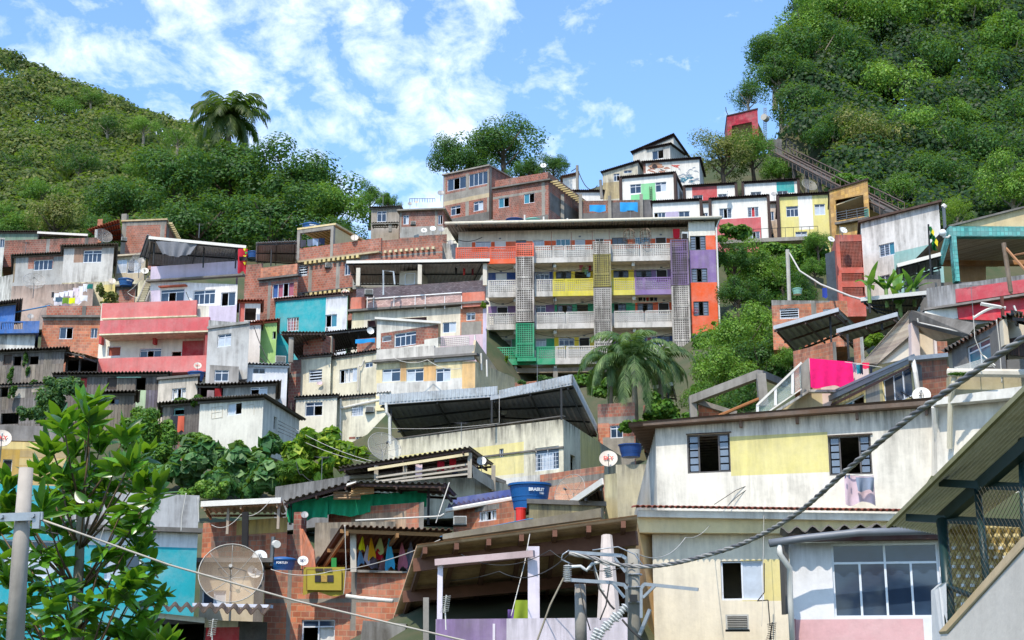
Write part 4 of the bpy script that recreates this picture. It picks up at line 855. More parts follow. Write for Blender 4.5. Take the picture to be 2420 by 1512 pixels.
h = house('pale grey plaster house with four-pane window and brick strip under corrugated eave', (152, 584), (270, 581), 656, 111, plaster((206, 204, 200), .9), wins=[(197, 591, 240, 620, '^gggg')], patches=[(175, 586, 212, 620, plaster((160, 128, 108), .7)), (198, 584, 241, 590, BRICK)], roof='corr', oh=.5, len_=6)
h = house('beige house with two white-framed windows behind the wire dish', (275, 608), (345, 603), 665, 116, plaster((206, 190, 160), .5), wins=[(276, 613, 300, 645, 'll'), (301, 613, 333, 645, 'gl')], roof='slab', rmat=BEIGE)
h = house('cream walled yard house behind the washing line', (146, 668), (345, 662), 735, 107, plaster((238, 226, 186), .6), len_=4, patches=[(243, 672, 283, 735, plaster((236, 214, 130), .5))])
h = house('small red-brown wall beside the leafy climber', (283, 675), (300, 700), 735, 106, plaster((150, 62, 54), .5), dr=105, len_=1, name='wall', cat='wall')
h = house('pinkish plaster wall with pale root-like cracks at left', (28, 676), (222, 668), 745, 106, plaster((196, 170, 156), .95), len_=4)
h = house('whitewashed wall with black mould at the left edge', (-30, 660), (32, 648), 712, 108, WHITED, len_=4)
h = house('narrow brick hut carrying a blue tank, below the white dish', (276, 678), (322, 676), 720, 103, CONCD, patches=[(281, 684, 318, 715, BRICK)], roof='slab', rmat=CONCD, oh=.2, len_=3)
tank(298, 659, 38, 102.6, 'f', 'blue lidded tank on the narrow brick hut beside the outside stairs', .5)
# lilac and white terrace building
LW = plaster((240, 236, 236), .3)
h = house('white and lilac house with three windows under a shaded roof terrace', (356, 664), (562, 672), 760, 98, LW, dr=96.5, wins=[(379, 677, 435, 713, '^gog'), (457, 685, 508, 719, '^gggg'), (522, 690, 556, 723, 'og')],
          patches=[(356, 683, 436, 716, LILAC), (462, 722, 562, 790, LILAC)], len_=8, ext=2)
part(h.root, 'terrace_wall', LILAC, lambda m: (h.F.box(m, 0, h.F.L, h.zl + .02, h.zl + 1.05, -.15, .08), h.R.box(m, .01, 8, h.zl + .02, h.zl + 1.0, -.15, -.02), h.Lf.box(m, 0, 7.9, h.zl + .02, h.zl + 1.0, -.15, 0)))
part(h.root, 'ledge', CONCD, lambda m: h.F.box(m, -.2, h.F.L + .5, h.zl - .12, h.zl, -.1, .4))
part(h.root, 'window_hood', TILE, lambda m: h.F.pbox(m, 374, 673, 438, 676, .0, .35))
canopy('', (352, 561, 96), (582, 583, 95), (556, 632, 101), (350, 625, 102), ROOFU, [(362, 575, 625, 96.5), (480, 575, 632, 96.5), (556, 585, 634, 96)], root=h.root, pitch=.22, fascia=PVC)
canopy('slanted corrugated sheet roof left of the terrace house', (347, 553, 97), (362, 560, 96.5), (352, 610, 100), (330, 602, 100.5), ROOFM, [], beams=2, pitch=.22)
cloth(368, 570, 470, 606, 95.6, (120, 122, 128), 'grey tarp draped across the roof terrace', 'tarp', 'tarp', taper=.35, wave=.1, ty=2)
cloth(563, 588, 585, 648, 94.5, (190, 24, 48), 'red and black flag hanging at the terrace corner', 'flag', 'flag', taper=.2, wave=.12)
cloth(565, 606, 584, 616, 94.3, (40, 26, 32), 'black stripe cloth hanging over the red flag', 'flag', 'flag', taper=.1, wave=.12)
for i in range(5): cloth(575 + i % 2 * 3, 587 + i * 8, 582 + i % 2 * 3, 594 + i * 8, 94.4, [(236, 220, 40), (60, 150, 60)][i % 2], ['topmost yellow', 'upper green', 'middle yellow', 'lower green', 'lowest yellow'][i] + ' pennant hanging above the red flag', 'pennant', 'pennant', taper=.8, group='pennants by the red flag')
r = thing('outdoor_stair', 'narrow worn outside stairs climbing left of the terrace house', 'stairs', P(340, 715, 98))
part(r, 'steps', plaster((170, 160, 128), .7), lambda m: [m.beam(P(327 + i * 2.4, 712 - i * 5.2, 97.5 + i * .15), P(343 + i * 2, 711 - i * 5.2, 97.5 + i * .15), .35, .14) for i in range(12)])
part(r, 'stringer', CONC, lambda m: [m.beam(P(x0, 716, 97.3), P(x1, 655, 99.3), .1, .35) for x0, x1 in ((325, 352), (345, 368))])
# washing lines on the yard
cl = [(126, 693, 140, 712, (232, 232, 236), 'white shirt'), (140, 690, 152, 706, (236, 234, 240), 'white vest'), (150, 688, 162, 702, (224, 224, 234), 'bluish-white shirt'), (160, 686, 174, 706, (238, 226, 230), 'pinkish blouse'), (173, 680, 186, 700, (236, 220, 226), 'pale pink shirt'), (186, 676, 198, 702, (232, 232, 238), 'long white dress'), (197, 671, 207, 690, (238, 238, 242), 'small white top'), (206, 671, 220, 683, (20, 120, 110), 'teal and dark towel'),
      (122, 690, 128, 704, (40, 44, 50), 'black sock bundle'), (128, 706, 148, 722, (214, 208, 214), 'white sheet'), (140, 700, 166, 734, (150, 130, 140), 'patterned grey-purple sheet'), (178, 688, 196, 720, (232, 222, 222), 'tall off-white sheet')]
for x0, y0, x1, y1, c, n in cl: cloth(x0, y0, x1, y1, 102.5 + x0 * .004, c, n + ' on the upper washing line', taper=.12, group='washing on the yard lines')
cable('upper washing line in the yard at left', [(118, 688, 102.6), (165, 684, 102.6), (215, 669, 102.6)], .012, WIREW, sag=.05)
for x0, y0, x1, y1, c, n in ((143, 704 - 2, 160, 714, (60, 90, 110), 'dark blue-green cloth'), (160, 703, 174, 718, (110, 150, 40), 'moss green towel'), (175, 704, 190, 718, (222, 236, 20), 'bright yellow-green towel'), (190, 703, 203, 718, (214, 204, 220), 'pale lilac towel'), (203, 698, 219, 712, (230, 232, 234), 'white towel with blue stripe')): cloth(x0 - 12, y0, x1 - 12, y1, 101.5, c, n + ' on the lower washing line above the brick parapet', taper=.05, group='washing on the lower line')
# small dishes
for x, y, rr, v, lb in ((333, 617, 9, 'g', 'grey dish on the wall edge left of the roof terrace'), (342, 641, 10, '2', 'white dish with a number below the grey one at the terrace corner'), (265, 665, 9, 'b', 'beige dish beside the leafy climber'), (150, 745 + 2, 10, 'w', 'white dish on the post left of the brick parapet'), (145 - 73, 748, 8, 'g', 'small grey dish above the blue balcony')): dish(x, y, rr, 99, v, lb)
mesh_dish(243, 582 - 22, 22, 119, 'round mesh dish standing on the brick parapet at upper left', 62, .6); mesh_dish(80, 668, 27, 104, 'wide mesh dish in front of the grey plastered house', 60, .3); mesh_dish(327, 622, 26, 103, 'mesh dish in front of the beige house window', 75, -.5)
# blue house, brick house, pink house
BLUE = plaster((44, 110, 190), .35)
h = house('bright blue house with corrugated eave at the left edge', (-30, 724), (38, 716), 792, 95, BLUE, roof='corr', oh=.8, len_=6)
h = house('blue balcony with dark railing over a white underside at the left edge', (-30, 760), (94, 758), 788, 91, BLUE, wins=[(3, 762, 54, 778, 'hole')], len_=5, ext=0, name='balcony', cat='balcony', notop=True)
part(h.root, 'railing', IRON, lambda m: [h.F.pbox(m, 4 + i * 4, 762, 4.6 + i * 4, 778, -.05, -.01) for i in range(13)])
h = house('white mouldy box base below the blue balcony', (-30, 789), (84, 788), 840, 91.4, WHITED, len_=5)
h = house('square brick house with parapet and two windows left of the pink galleries', (102, 748), (238, 750), 836, 92, BRICK2, dr=92, wins=[(140, 773, 172, 801, 'go'), (214, 775, 230, 799, 'gg')], patches=[(102, 746, 238, 757, GREYP)], len_=6)
part(h.root, 'parapet', BRICK, lambda m: h.F.pbox(m, 110, 723, 240, 745, -.3, -.1)); part(h.root, 'parapet_post', CONCD, lambda m: h.F.pbox(m, 194, 723, 203, 746, -.32, -.06)); part(h.root, 'ledge', CONCD, lambda m: h.F.pbox(m, 98, 744, 241, 749, -.4, .3))
PINK = plaster((222, 116, 112), .25); PINKD = plaster((214, 96, 100), .3)
h = house('building with three pink gallery parapets and a white recessed wall', (240, 716), (495, 722), 880, 91, plaster((244, 240, 224), .4), dr=90, wins=[(254, 818, 285, 842, 'n'), (330, 823, 381, 845, '^gog'), (406, 831, 428, 848, 'hole')], patches=[(430, 805, 480, 860, plaster((186, 40, 50), .3)), (480, 780, 500, 880, PINK)], len_=6)
FF = h.F.off(1.6)
part(h.root, 'parapet', PINK, lambda m: h.F.pbox(m, 241, 713, 464, 748, .3, .5)); part(h.root, 'parapet', PINKD, lambda m: FF.pbox(m, 236, 753, 494, 784, -.2, 0)); part(h.root, 'parapet', PINK, lambda m: FF.pbox(m, 232, 843, 492, 878, -.2, 0))
part(h.root, 'balcony_slab', plaster((236, 226, 190), .6), lambda m: (FF.pbox(m, 234, 784.5, 495, 788, -1.7, .08), h.F.pbox(m, 241, 748, 464, 751, -.2, .55)))
part(h.root, 'balcony_slab', PINKD, lambda m: FF.pbox(m, 232, 878, 492, 881, -1.7, .02))
part(h.root, 'end_wall', plaster((170, 44, 50), .4), lambda m: FF.pbox(m, 484, 788, 492, 843, -1.5, -.05))
for x in (234, 361): part(h.root, 'beam_end', plaster((196, 50, 50), .3), lambda m: FF.pbox(m, x, 788, x + 6, 812, -1.5, -1.1))
h = house('grey rendered house with cross-barred windows right of the pink galleries', (493, 756), (590, 764), 862, 88, plaster((196, 196, 194), .7), dr=86.5, wins=[(514, 789, 546, 819, '^ll')], len_=6, patches=[])
part(h.root, 'roof_edge', GREYP, lambda m: h.F.box(m, 0, h.F.L, h.zl - .6, h.zl - .45, -.02, .12))
h = house('lower grey house with white-framed window under the rendered house', (496, 862), (565, 866), 915, 86, plaster((178, 172, 166), .5), dr=86, wins=[(507, 874, 540, 901, '^gg')], len_=3)
h = house('small white and pink hut with a wide black opening', (566, 713), (616, 713), 760, 97, WH, wins=[(578, 728, 605, 757, 'hole')], patches=[(566, 713, 578, 760, plaster((220, 100, 84), .3))], roof='corr', rmat=TILE, len_=3)
h = house('pale pinkish wall house behind the grey rendered house', (586, 765), (617, 763), 850, 95, plaster((236, 226, 216), .3), roof='corr', rmat=TILE, len_=4)
h = house('lime green narrow house beside the teal house', (610, 762), (655, 758), 860, 96, plaster((166, 208, 120), .25), wins=[(617, 766, 622, 781, 'o'), (644, 783, 652, 801, 'o')], roof='corr', rmat=TILE, len_=4)
# red brick middle group
h = house('narrow brick house seen right of the red flag', (580, 626), (622, 622), 720, 106, BRICK, len_=5)
h = house('brick house with blue and pink curtained window and dark ledge', (612, 657), (704, 646), 765, 104, BRICK, wins=[(643, 669, 694, 702, 'bpop')], patches=[(612, 655, 704, 664, CONC), (632, 660, 639, 765, CONC), (665, 735, 704, 765, CONCD)], len_=6)
part(h.root, 'parapet', BRICK2, lambda m: h.F.pbox(m, 616, 628, 702, 652, -.2, -.05)); part(h.root, 'ledge', CONCD, lambda m: h.F.pbox(m, 608, 652, 704, 656, -.2, .3))
canopy('', (605, 573, 104), (702, 569, 103), (700, 622, 109), (604, 616, 109), ROOFM, [(640, 590, 628, 104)], root=h.root, pitch=.2, bm=IRON)
h = house('tall brick house with long slanting joist ledges and concrete columns', (700, 622), (900, 597), 735, 108, BRICK, wins=[(705, 626, 727, 652, 'vv'), (814, 621, 828, 650, 'gg')],
    patches=[(697, 540, 705, 760, CONC), (728, 620, 736, 740, CONC), (793, 610, 802, 740, CONC), (700, 612, 870, 622, CONC), (700, 690, 728, 700, CONC)], len_=7)
part(h.root, 'parapet', BRICK, lambda m: h.F.box(m, 0, h.F.L, h.zl + .12, h.zl + 1.2, -.2, -.02)); part(h.root, 'ledge', plaster((196, 178, 140), .7), lambda m: h.F.box(m, 0, h.F.L, h.zl - .03, h.zl + .11, -.2, .25))
part(h.root, 'joists', plaster((228, 206, 140), .5), lambda m: [h.F.box(m, .9 + i * .42, 1.13 + i * .42, h.zl - .26, h.zl - .035, .0, .3) for i in range(12)])
part(h.root, 'joists', plaster((228, 206, 140), .5), lambda m: [h.F.box(m, 1.2 + i * .42, 1.43 + i * .42, h.zl - 2.9, h.zl - 2.7, .0, .5) for i in range(10)]); part(h.root, 'ledge', CONCD, lambda m: h.F.box(m, .9, h.F.L, h.zl - 2.69, h.zl - 2.6, 0, .5))
zt = h.zl + 2.75
part(h.root, 'terrace_frame', CONC, lambda m: (h.F.box(m, 0, .25, h.zl + .1, zt, -.26, .02), h.F.box(m, 3.05, 3.3, h.zl + .1, zt, -.26, .02), h.F.box(m, .25, 3.05, zt - .3, zt, -.25, .01), h.F.box(m, 0, .25, h.zl + .1, zt, -5, -4.75)))
part(h.root, 'terrace_roof', plaster((232, 208, 150), .3), lambda m: h.F.box(m, 0, 3.5, zt + .002, zt + .15, -5.2, .05)); part(h.root, 'terrace_ceiling', plaster((236, 216, 150), .2), lambda m: [h.F.box(m, .3 + i * .38, .5 + i * .38, zt - .1, zt - .002, -5, -.26) for i in range(8)])
part(h.root, 'terrace_back_wall', plaster((236, 216, 160), .2), lambda m: (h.F.box(m, .2, 3.3, h.zl + .1, zt - .1, -5.1, -5), h.F.box(m, 3.2, 3.3, h.zl + .1, zt - .1, -5, -.3)))
tank(736, 529, 44, 109.5, 'f', 'blue lidded tank on the concrete terrace roof against the dark trees', .2)
tank(598, 597, 28, 110, 'b', 'small blue tank half hidden behind the metal terrace roof')
ac(768, 621, 786, 634, 107, 'grey boxy air conditioner on the tall brick wall')
for i, (x, c, n) in enumerate(((716, (60, 60, 72), 'dark trousers'), (732, (90, 100, 120), 'grey shirt'), (745, (150, 170, 200), 'light blue shirt'), (760, (60, 70, 100), 'navy shorts'), (786, (210, 210, 200), 'white patterned shirt'))): cloth(x - 6, 567 - i * 1.6, x + 8, 585 - i * 2, 107.8, c, n + ' drying in the concrete terrace frame', taper=.1, group='washing in the concrete terrace')
h = house('long brick parapet house behind the pink terrace roof', (868, 571), (1046, 556), 625, 110, BRICK, patches=[(868, 600, 1046, 604, CONC)], len_=6)
part(h.root, 'joists', plaster((228, 214, 170), .5), lambda m: [h.F.box(m, .2 + i * .45, .42 + i * .45, h.zl - 1.15, h.zl - .95, .0, .3) for i in range(13)])
h = house('white parapet box with perforated panel left of the orange gallery', (990, 575), (1080, 575), 620, 111, WHITED, len_=3, wins=[(995, 595, 1026, 610, 'gg#')])
h = house('brick wall room with two grey dishes in front', (990, 557), (1056, 553), 580, 115, BRICKD, len_=3)
for x, y, rr, dd, v, lb in ((838, 563, 10, 106, 'b', 'beige dish on the brick parapet right of the terrace frame'), (1284, 392, 8, 133, '2', 'white dish on a pole at the corner of the long brick house'), (1042, 457, 9, 134, 'g', 'grey dish on the left edge of the tall brick house'), (1002, 545, 8, 113, '2', 'leftmost of three dishes above the white parapet box'), (1023, 541, 8, 113.2, 'w', 'middle one of three dishes above the white parapet box'), (1043, 543, 8, 113.4, 'g', 'rightmost of three dishes above the white parapet box'), (1031, 571, 10, 110, 'g', 'broad grey dish on the brick room by the orange gallery'), (1065, 574, 8, 110.2, 'g', 'dark small dish beside the broad grey one'), (1719, 454, 7, 129, '2', 'dish on a short mast on the red-and-white house'), (1829, 459, 7, 130, 'g', 'dark grey dish between the white and the yellow house'), (816, 693, 11, 98, 's', 'grey-beige dish on the white end of the teal house'), (969, 482, 6, 130, 'g', 'small dish on the fenced roof above the little brick house'), (984, 478, 5, 130.5, 'b', 'tiny beige dish behind the fenced roof')): dish(x, y, rr, dd, v, lb)
# teal house
h = house('teal and white house with sloping corrugated edge and curtained window', (652, 709), (823, 694), 855, 99.5, TEAL, wins=[(678, 750, 706, 782, '#ppny'), (769, 743, 796, 773, 'ot')], patches=[(768, 690, 819, 880, plaster((232, 234, 240), .5)), (819, 690, 830, 880, plaster((20, 130, 80), .3))], roof='corr', rmat=rust((120, 84, 74), (80, 50, 40)), oh=.25, len_=6)
part(h.root, 'lower_storey', TEAL, lambda m: h.F.pbox(m, 648, 815, 680, 900, 0.01, .5))
ac(769, 774, 785, 785, 98.5, 'white air conditioner below the open window of the teal house')
# ================================================ wooden shacks, lower left
WD1, WD2, WD3 = wood((128, 120, 114)), wood((100, 92, 88), .16), wood((150, 138, 122), .26)
h = house('upper grey plank shack with two black openings and vines', (-20, 833), (153, 826), 905, 88, WD1, wins=[(31, 842, 50, 864, 'hole'), (69, 842, 91, 861, 'hole'), (8, 838, 28, 862, 'k')], patches=[(103, 832, 121, 862, WD3), (-20, 862, 153, 905, WD3), (14, 862, 50, 905, WD2)], roof='corr', oh=.5, len_=4, fm=DKWOOD)
h = house('collapsing open shack with black voids under torn sheets', (156, 846), (233, 846), 882, 88.5, WD2, wins=[(159, 851, 187, 876, 'hole'), (190, 851, 230, 878, 'hole')], len_=4)
canopy('broken yellowish sheet roof over the collapsing shack', (154, 827, 87.5), (200, 838, 87.5), (232, 848, 88.5), (160, 840, 89), rust((150, 130, 90), (90, 70, 50), .7), [(187, 850, 882, 88.2)], beams=2, pm=WD2)
h = house('long plank shack row with red cloth and torn openings under corrugated eave', (134, 886), (395, 884), 970, 86, WD1, wins=[(158, 892, 180, 910, 'hole'), (184, 891, 206, 916, 'r'), (253, 893, 276, 920, 'k'), (321, 892, 344, 922, 'hole')], patches=[(134, 886, 158, 935, plaster((190, 196, 194), .7)), (276, 888, 321, 930, WD3), (344, 886, 360, 960, WD2), (321, 922, 344, 970, plaster((190, 212, 170), .4)), (344, 922, 376, 970, wood((118, 110, 128)))], roof='corr', oh=.45, len_=4, fm=DKWOOD)
part(h.root, 'mint_board', plaster((170, 214, 190), .4), lambda m: h.F.pbox(m, 276, 890, 333, 892.5, .02, .08))
h = house('lower plank shack row at the left edge with black doorway and pale panels', (-20, 912), (140, 905), 1010, 84, WD1, wins=[(1, 914, 19, 938, 'hole'), (2, 976, 44, 1002, 'hole')], patches=[(28, 908, 60, 940, plaster((206, 200, 190), .7)), (75, 912, 104, 926, plaster((196, 180, 160), .6)), (4, 938, 20, 968, WD3), (44, 940, 90, 1000, wood((140, 134, 132)))], roof='corr', oh=.2, len_=3, fm=DKWOOD)
h = house('small plank lean-to with dark square window below the shack row', (250, 930), (318, 929), 975, 82, wood((140, 130, 112)), wins=[(259, 942, 281, 955, 'og')], roof='corr', oh=.5, len_=3, fm=WD1)
h = house('cream house with curtained window and mouldy top edge among the shacks', (375, 898), (468, 890), 955, 85, plaster((226, 214, 196), .5), wins=[(406, 917, 439, 944, 'coc')], roof='slab', rmat=CONCD, oh=.2, len_=5)
h = house('plank shack with vine-covered roof and washing below its window', (385, 957), (474, 950), 1040, 80, WD2, wins=[(410, 963, 435, 981, '^o')], roof='corr', oh=.6, len_=4, fm=plain((120, 170, 160), .7), patches=[(385, 955, 403, 1040, WD3)])
h = house('little red brick footing below the plank shack', (420, 1032), (480, 1030), 1075, 79, BRICKD, len_=2)
cloth(403, 983, 421, 1017, 79.5, (44, 48, 60), 'dark floral cloth below the shack window', group='washing below the plank shack'); cloth(421, 983, 436, 1020, 79.4, (206, 96, 70), 'orange patterned towel below the shack window', group='washing below the plank shack')
h = house('grey block house with wide corrugated roof and two-pane window', (528, 912), (652, 906), 965, 83, plaster((160, 158, 150), .8), wins=[(591, 914, 632, 935, '^ol')], roof='corr', oh=.5, len_=5)
h = house('dark sheltered niche with hanging red clothes left of the grey block house', (470, 912), (528, 912), 945, 84, DKWOOD, wins=[(474, 916, 526, 938, 'hole')], roof='corr', len_=3)
cloth(508, 918, 524, 938, 83.6, (150, 20, 30), 'dark red garment in the sheltered niche', group='clothes in the niche'); cloth(490, 922, 506, 938, 83.5, (150, 130, 130), 'grey garment in the sheltered niche', group='clothes in the niche')
h = house('white house with open window and blocked window outlines under corrugated eave', (473, 949), (623, 940), 1040, 78, plaster((236, 232, 218), .4), dr=75, wins=[(537, 950, 571, 981, 'lo')], roof='corr', oh=.45, len_=6, rise=-.3, back=(1.2, 5), sw=[(647, 985, 655, 1015, 'hole')])
part(h.root, 'blocked_window', plaster((200, 190, 168), .6), lambda m: [h.F.pbox(m, *q, .004, .018) for q in ((500, 961, 525.5, 961.6), (500, 987.5, 525.5, 988.1), (500, 961, 500.6, 988), (525, 961, 525.6, 988), (579, 956, 600, 956.6), (600, 956, 600.5, 980), (508, 961, 508.4, 988), (500, 974, 525, 974.5))])
cloth(554, 982, 572, 1000, 77.5, (60, 130, 200), 'blue cloth hanging from the open window of the white house', group='cloths on the white house wall'); cloth(577, 985, 591, 1002, 77.4, (120, 20, 36), 'small dark red cloth on the white house wall', group='cloths on the white house wall')
h = house('white tin shed with striped dark window between grey and cream houses', (582, 862), (680, 865), 925, 87, plaster((240, 240, 244), .3), wins=[(597, 869, 627, 884, 'vv')], roof='corr', oh=.3, len_=5, rmat=ROOFM)
h = house('tall narrow brick wall left of the cream houses', (684, 851), (712, 849), 1010, 90, BRICKD, patches=[(684, 883, 712, 890, CONC)], len_=4)
h = house('narrow teal wall at the bottom of the alley', (672, 905), (694, 905), 1035, 92, plaster((60, 170, 180), .5), len_=2)
dish(467, 849 + 16, 10, 86, 's', 'grey dish at the right end of the lowest pink parapet'); tank(464, 882, 42, 86, 'b', 'dark blue tank lid on the cream house roof among the shacks')
ac(788 - 138, 852 - 8, 686 - 10, 853 + 6, 88, 'white air conditioner on the tin shed roof edge')
# ================================================ pink tile terrace building
TIL = brick((226, 190, 180), .22, .1, (180, 140, 132), .25, .014)
h = house('terrace building with pink tiles, white balcony and lilac loggia', (832, 737), (1150, 722), 905, 98, plaster((240, 228, 204), .4), dr=95.5, wins=[(868, 753, 1008, 795, 'hole'), (1046, 761, 1078, 786, 'gl'), (1102, 738, 1123, 757, '^gv')],
          patches=[(832, 740, 860, 800, CREAM), (1088, 725, 1141, 792, BRICK2), (1090, 760, 1138, 792, CONC), (1141, 720, 1152, 905, LILAC), (1040, 792, 1141, 905, plaster((220, 190, 200), .3))], len_=7)
part(h.root, 'loggia_wall', plaster((206, 166, 200), .3), lambda m: h.F.pbox(m, 845, 745, 1015, 800, -1.6, -1.5)); window(h.F.off(-1.45), h.F.off(-1.45).rect(892, 762, 955, 790), '^llgg', h.root)
part(h.root, 'ledge', CONCD, lambda m: h.F.box(m, -.2, h.F.L + .1, h.zl - .05, h.zl + .1, -.3, .4)); part(h.root, 'tile_wall', TIL, lambda m: h.F.pbox(m, 842, 672, 1146, 699, -.9, -.6))
[part(h.root, 'balcony_wall', plaster((222, 120, 92), .7), lambda m: h.F.pbox(m, *q, .1, .3)) for q in ((829, 702, 862, 735), (1092, 690, 1146, 724))]; part(h.root, 'balcony_wall', TIL, lambda m: h.F.pbox(m, 868, 699, 1091, 727, .08, .2))
part(h.root, 'balcony_frame', plain((240, 238, 236), .5), lambda m: [h.F.pbox(m, x, 699, x + 1.6, 729, .2, .26) for x in (867, 882, 930, 980, 1004, 1050, 1090)] + [h.F.pbox(m, 868, 697, 1091, 699.5, .19, .28)])
part(h.root, 'terrace_back_wall', plaster((150, 150, 140), .5), lambda m: h.F.pbox(m, 834, 628, 1150, 672, -6, -5.8)); part(h.root, 'terrace_cabin', plaster((214, 206, 190), .5), lambda m: h.F.pbox(m, 944, 640, 988, 672, -3, -.8))
window(h.F.off(-.68), h.F.off(-.68).rect(956, 645, 980, 672), 'Dy', h.root)
canopy('', (819, 619, 97.3), (1158, 614, 94.5), (1128, 672, 101), (838, 670, 104), ROOFU, [(846, 634, 676, 96.6), (992, 626, 672, 96), (1146, 622, 675, 95)], root=h.root, fascia=PVC, pm=plaster((224, 214, 196), .4), pw=.28, beams=3, pitch=.3, bm=IRON)
r = thing('gate_frame', 'white tubular gate frame standing on the shaded terrace', 'frame', P(910, 700, 95.8)); part(r, 'frame_tubes', plain((190, 196, 200), .5, .2), lambda m: m.tube([P(906, 697, 95.8), P(906, 639, 95.8), P(930, 642, 95.8), P(933, 672, 95.8)], .07, 6))
ac(861, 685, 882, 698, 96.8, 'white split air conditioner with round fan on the pink tiles')
for x, c, n in ((1078, (30, 32, 36), 'black'), (1097, (210, 60, 60), 'red'), (1117, (120, 40, 50), 'dark red')): cloth(x - 3, 627, x + 3, 652, 97, c, n + ' narrow garment hanging in the dark terrace', taper=.3, group='clothes in the dark terrace')
# ================================================ cream houses in the middle
CRM = plaster((240, 232, 204), .55)
h = house('cream house with brick room and dark sheet canopy on top and louvred window', (709, 845), (783, 838), 945, 90, CRM, wins=[(730, 873, 761, 903, 'v'), ], roof='corr', oh=.25, len_=6)
part(h.root, 'brick_room', BRICK, lambda m: h.F.pbox(m, 717, 791, 762, 841, -1.6, -.02)); part(h.root, 'brick_room_side', plaster((214, 200, 176), .6), lambda m: h.F.pbox(m, 762.2, 795, 783, 838, -1.3, -1.1))
canopy('', (662, 783, 88.5), (764, 784, 88), (776, 806, 91), (708, 850, 92), rust((128, 116, 104), (80, 66, 54), .6, .9), [(687, 798, 856, 88.8)], root=h.root, pm=CONC, pw=.3, bm=DKWOOD, pitch=.22)
cloth(749, 902, 762, 913 - 4, 89.2, (226, 200, 206), 'small pale towel hanging in the louvred window')
h = house('cream house with lace curtained window and tiny vent window under brown eave', (784, 845), (892, 829), 930, 89.5, CRM, wins=[(802, 871, 844, 904, 'ocpl'.replace('p', 'c')), (862, 855, 881, 868, '^gg')], roof='corr', oh=.25, len_=6)
canopy('black corrugated canopy sloping between cream house and upper brick room', (764, 784, 91), (888, 771, 89), (892, 812, 93), (790, 830, 94), rust((84, 86, 90), (54, 50, 48), .5, .8), [(847, 783, 810, 90.5)], pitch=.2, beams=2)
r = thing('brick_parapet', 'low brick wall with blue plastic sheet under the black canopy', 'wall', P(850, 832, 89)); part(r, 'brick_wall', BRICK, lambda m: m.beam(P(846, 820, 89.2), P(890, 816, 88.6), .2, 1.0)); cloth(840, 802, 886, 812, 88.5, (30, 150, 220), 'bright blue plastic sheet draped over the low brick wall', 'tarp', 'tarp', wave=.02, ty=-3)
h = house('lower cream house with open window and corrugated eave above it', (700, 940), (797, 935), 1060, 87, plaster((242, 236, 216), .5), wins=[(721, 950, 762, 983, '^go')], roof='corr', oh=.25, len_=5)
h = house('lower cream house with barred windows and drain pipes beside it', (797, 940), (918, 930), 1070, 87.2, plaster((240, 234, 210), .6), wins=[(831, 958, 858, 983, 'll#'), (841, 1032, 855, 1058, 'g#')], patches=[(825, 1032, 840, 1038, BRICKD), (857, 1030, 884, 1037, BRICKD), (857, 1054, 882, 1075, GREYP)], roof='corr', oh=.2, len_=5)
part(h.root, 'drain_pipe', PVC, lambda m: (m.tube([h.F.pt(.3, h.zl - .1, .1), h.F.pt(.35, h.zb, .1)], .06, 6), m.tube([h.F.pt(.3, h.zl - .7, .12), h.F.pt(h.F.L, h.zl - .3, .12)], .07, 6)))
ac(863, 960, 884, 975, 86.3, 'dark old air conditioner beside the barred window of the cream house')
h = house('brick and white house with sloping white roof edge and vent grille', (891, 756), (1036, 766), 826, 87.5, plaster((232, 228, 216), .5), dr=85, wins=[(932, 785, 983, 817, '^gggg'), (903, 793, 925, 807, 'v')], patches=[(900, 762, 1003, 820, BRICKD), (1003, 756, 1036, 800, BRICK)], roof='slab', rmat=PVC, oh=.25, len_=5)
h = house('white and yellow house with three white windows below the grey balcony', (890, 857), (1123, 853), 925, 86, plaster((244, 226, 176), .5), dr=84, wins=[(903, 871, 946, 902, '^lg'), (960, 871, 1001, 902, '^lg'), (1030, 870, 1065, 902, '^gl')], patches=[(890, 899, 1092, 930, plaster((232, 228, 220), .6)), (945, 857, 960, 900, plaster((232, 180, 112), .4)), (1001, 857, 1030, 900, plaster((236, 186, 120), .4)), (1092, 850, 1140, 930, plaster((240, 196, 132), .4))], len_=6, back=(2.4, 5))
part(h.root, 'balcony_wall', plaster((222, 216, 206), .8), lambda m: (h.F.pbox(m, 890, 821, 1026, 854, -.1, .1),)); part(h.root, 'balcony_wall', plaster((168, 164, 160), .95), lambda m: h.F.pbox(m, 1026.3, 818, 1120, 853, -.1, .12)); part(h.root, 'ledge', CONCD, lambda m: h.F.box(m, -.2, h.F.L + .2, h.zl - .02, h.zl + .12, -.2, .3))
part(h.root, 'lattice_screen', plain((236, 230, 220), .6), lambda m: [h.F.pbox(m, 1036 + i * 4.4, 796, 1037.6 + i * 4.4, 818, -1.2, -1.14) for i in range(17)] + [h.F.pbox(m, 1036, 796 + j * 4.4, 1108, 797.4 + j * 4.4, -1.14, -1.1) for j in range(6)])
part(h.root, 'side_stair_wall', plaster((206, 186, 150), .6), lambda m: m.beam(P(1120, 820, 84), P(1180, 905, 88), .15, 1.0))
part(h.root, 'stair_rail', PVC, lambda m: [m.tube([P(x, y, 84.5), P(x + 1, y + 40, 84.5)], .06, 5) for x, y in ((1122, 792), (1137, 835), (1150, 850))])
mesh_dish(880 - 5, 808 - 26, 9, 86, 'round white dish at the left corner of the brick and white house', 80, .4, .9, (230, 230, 226))
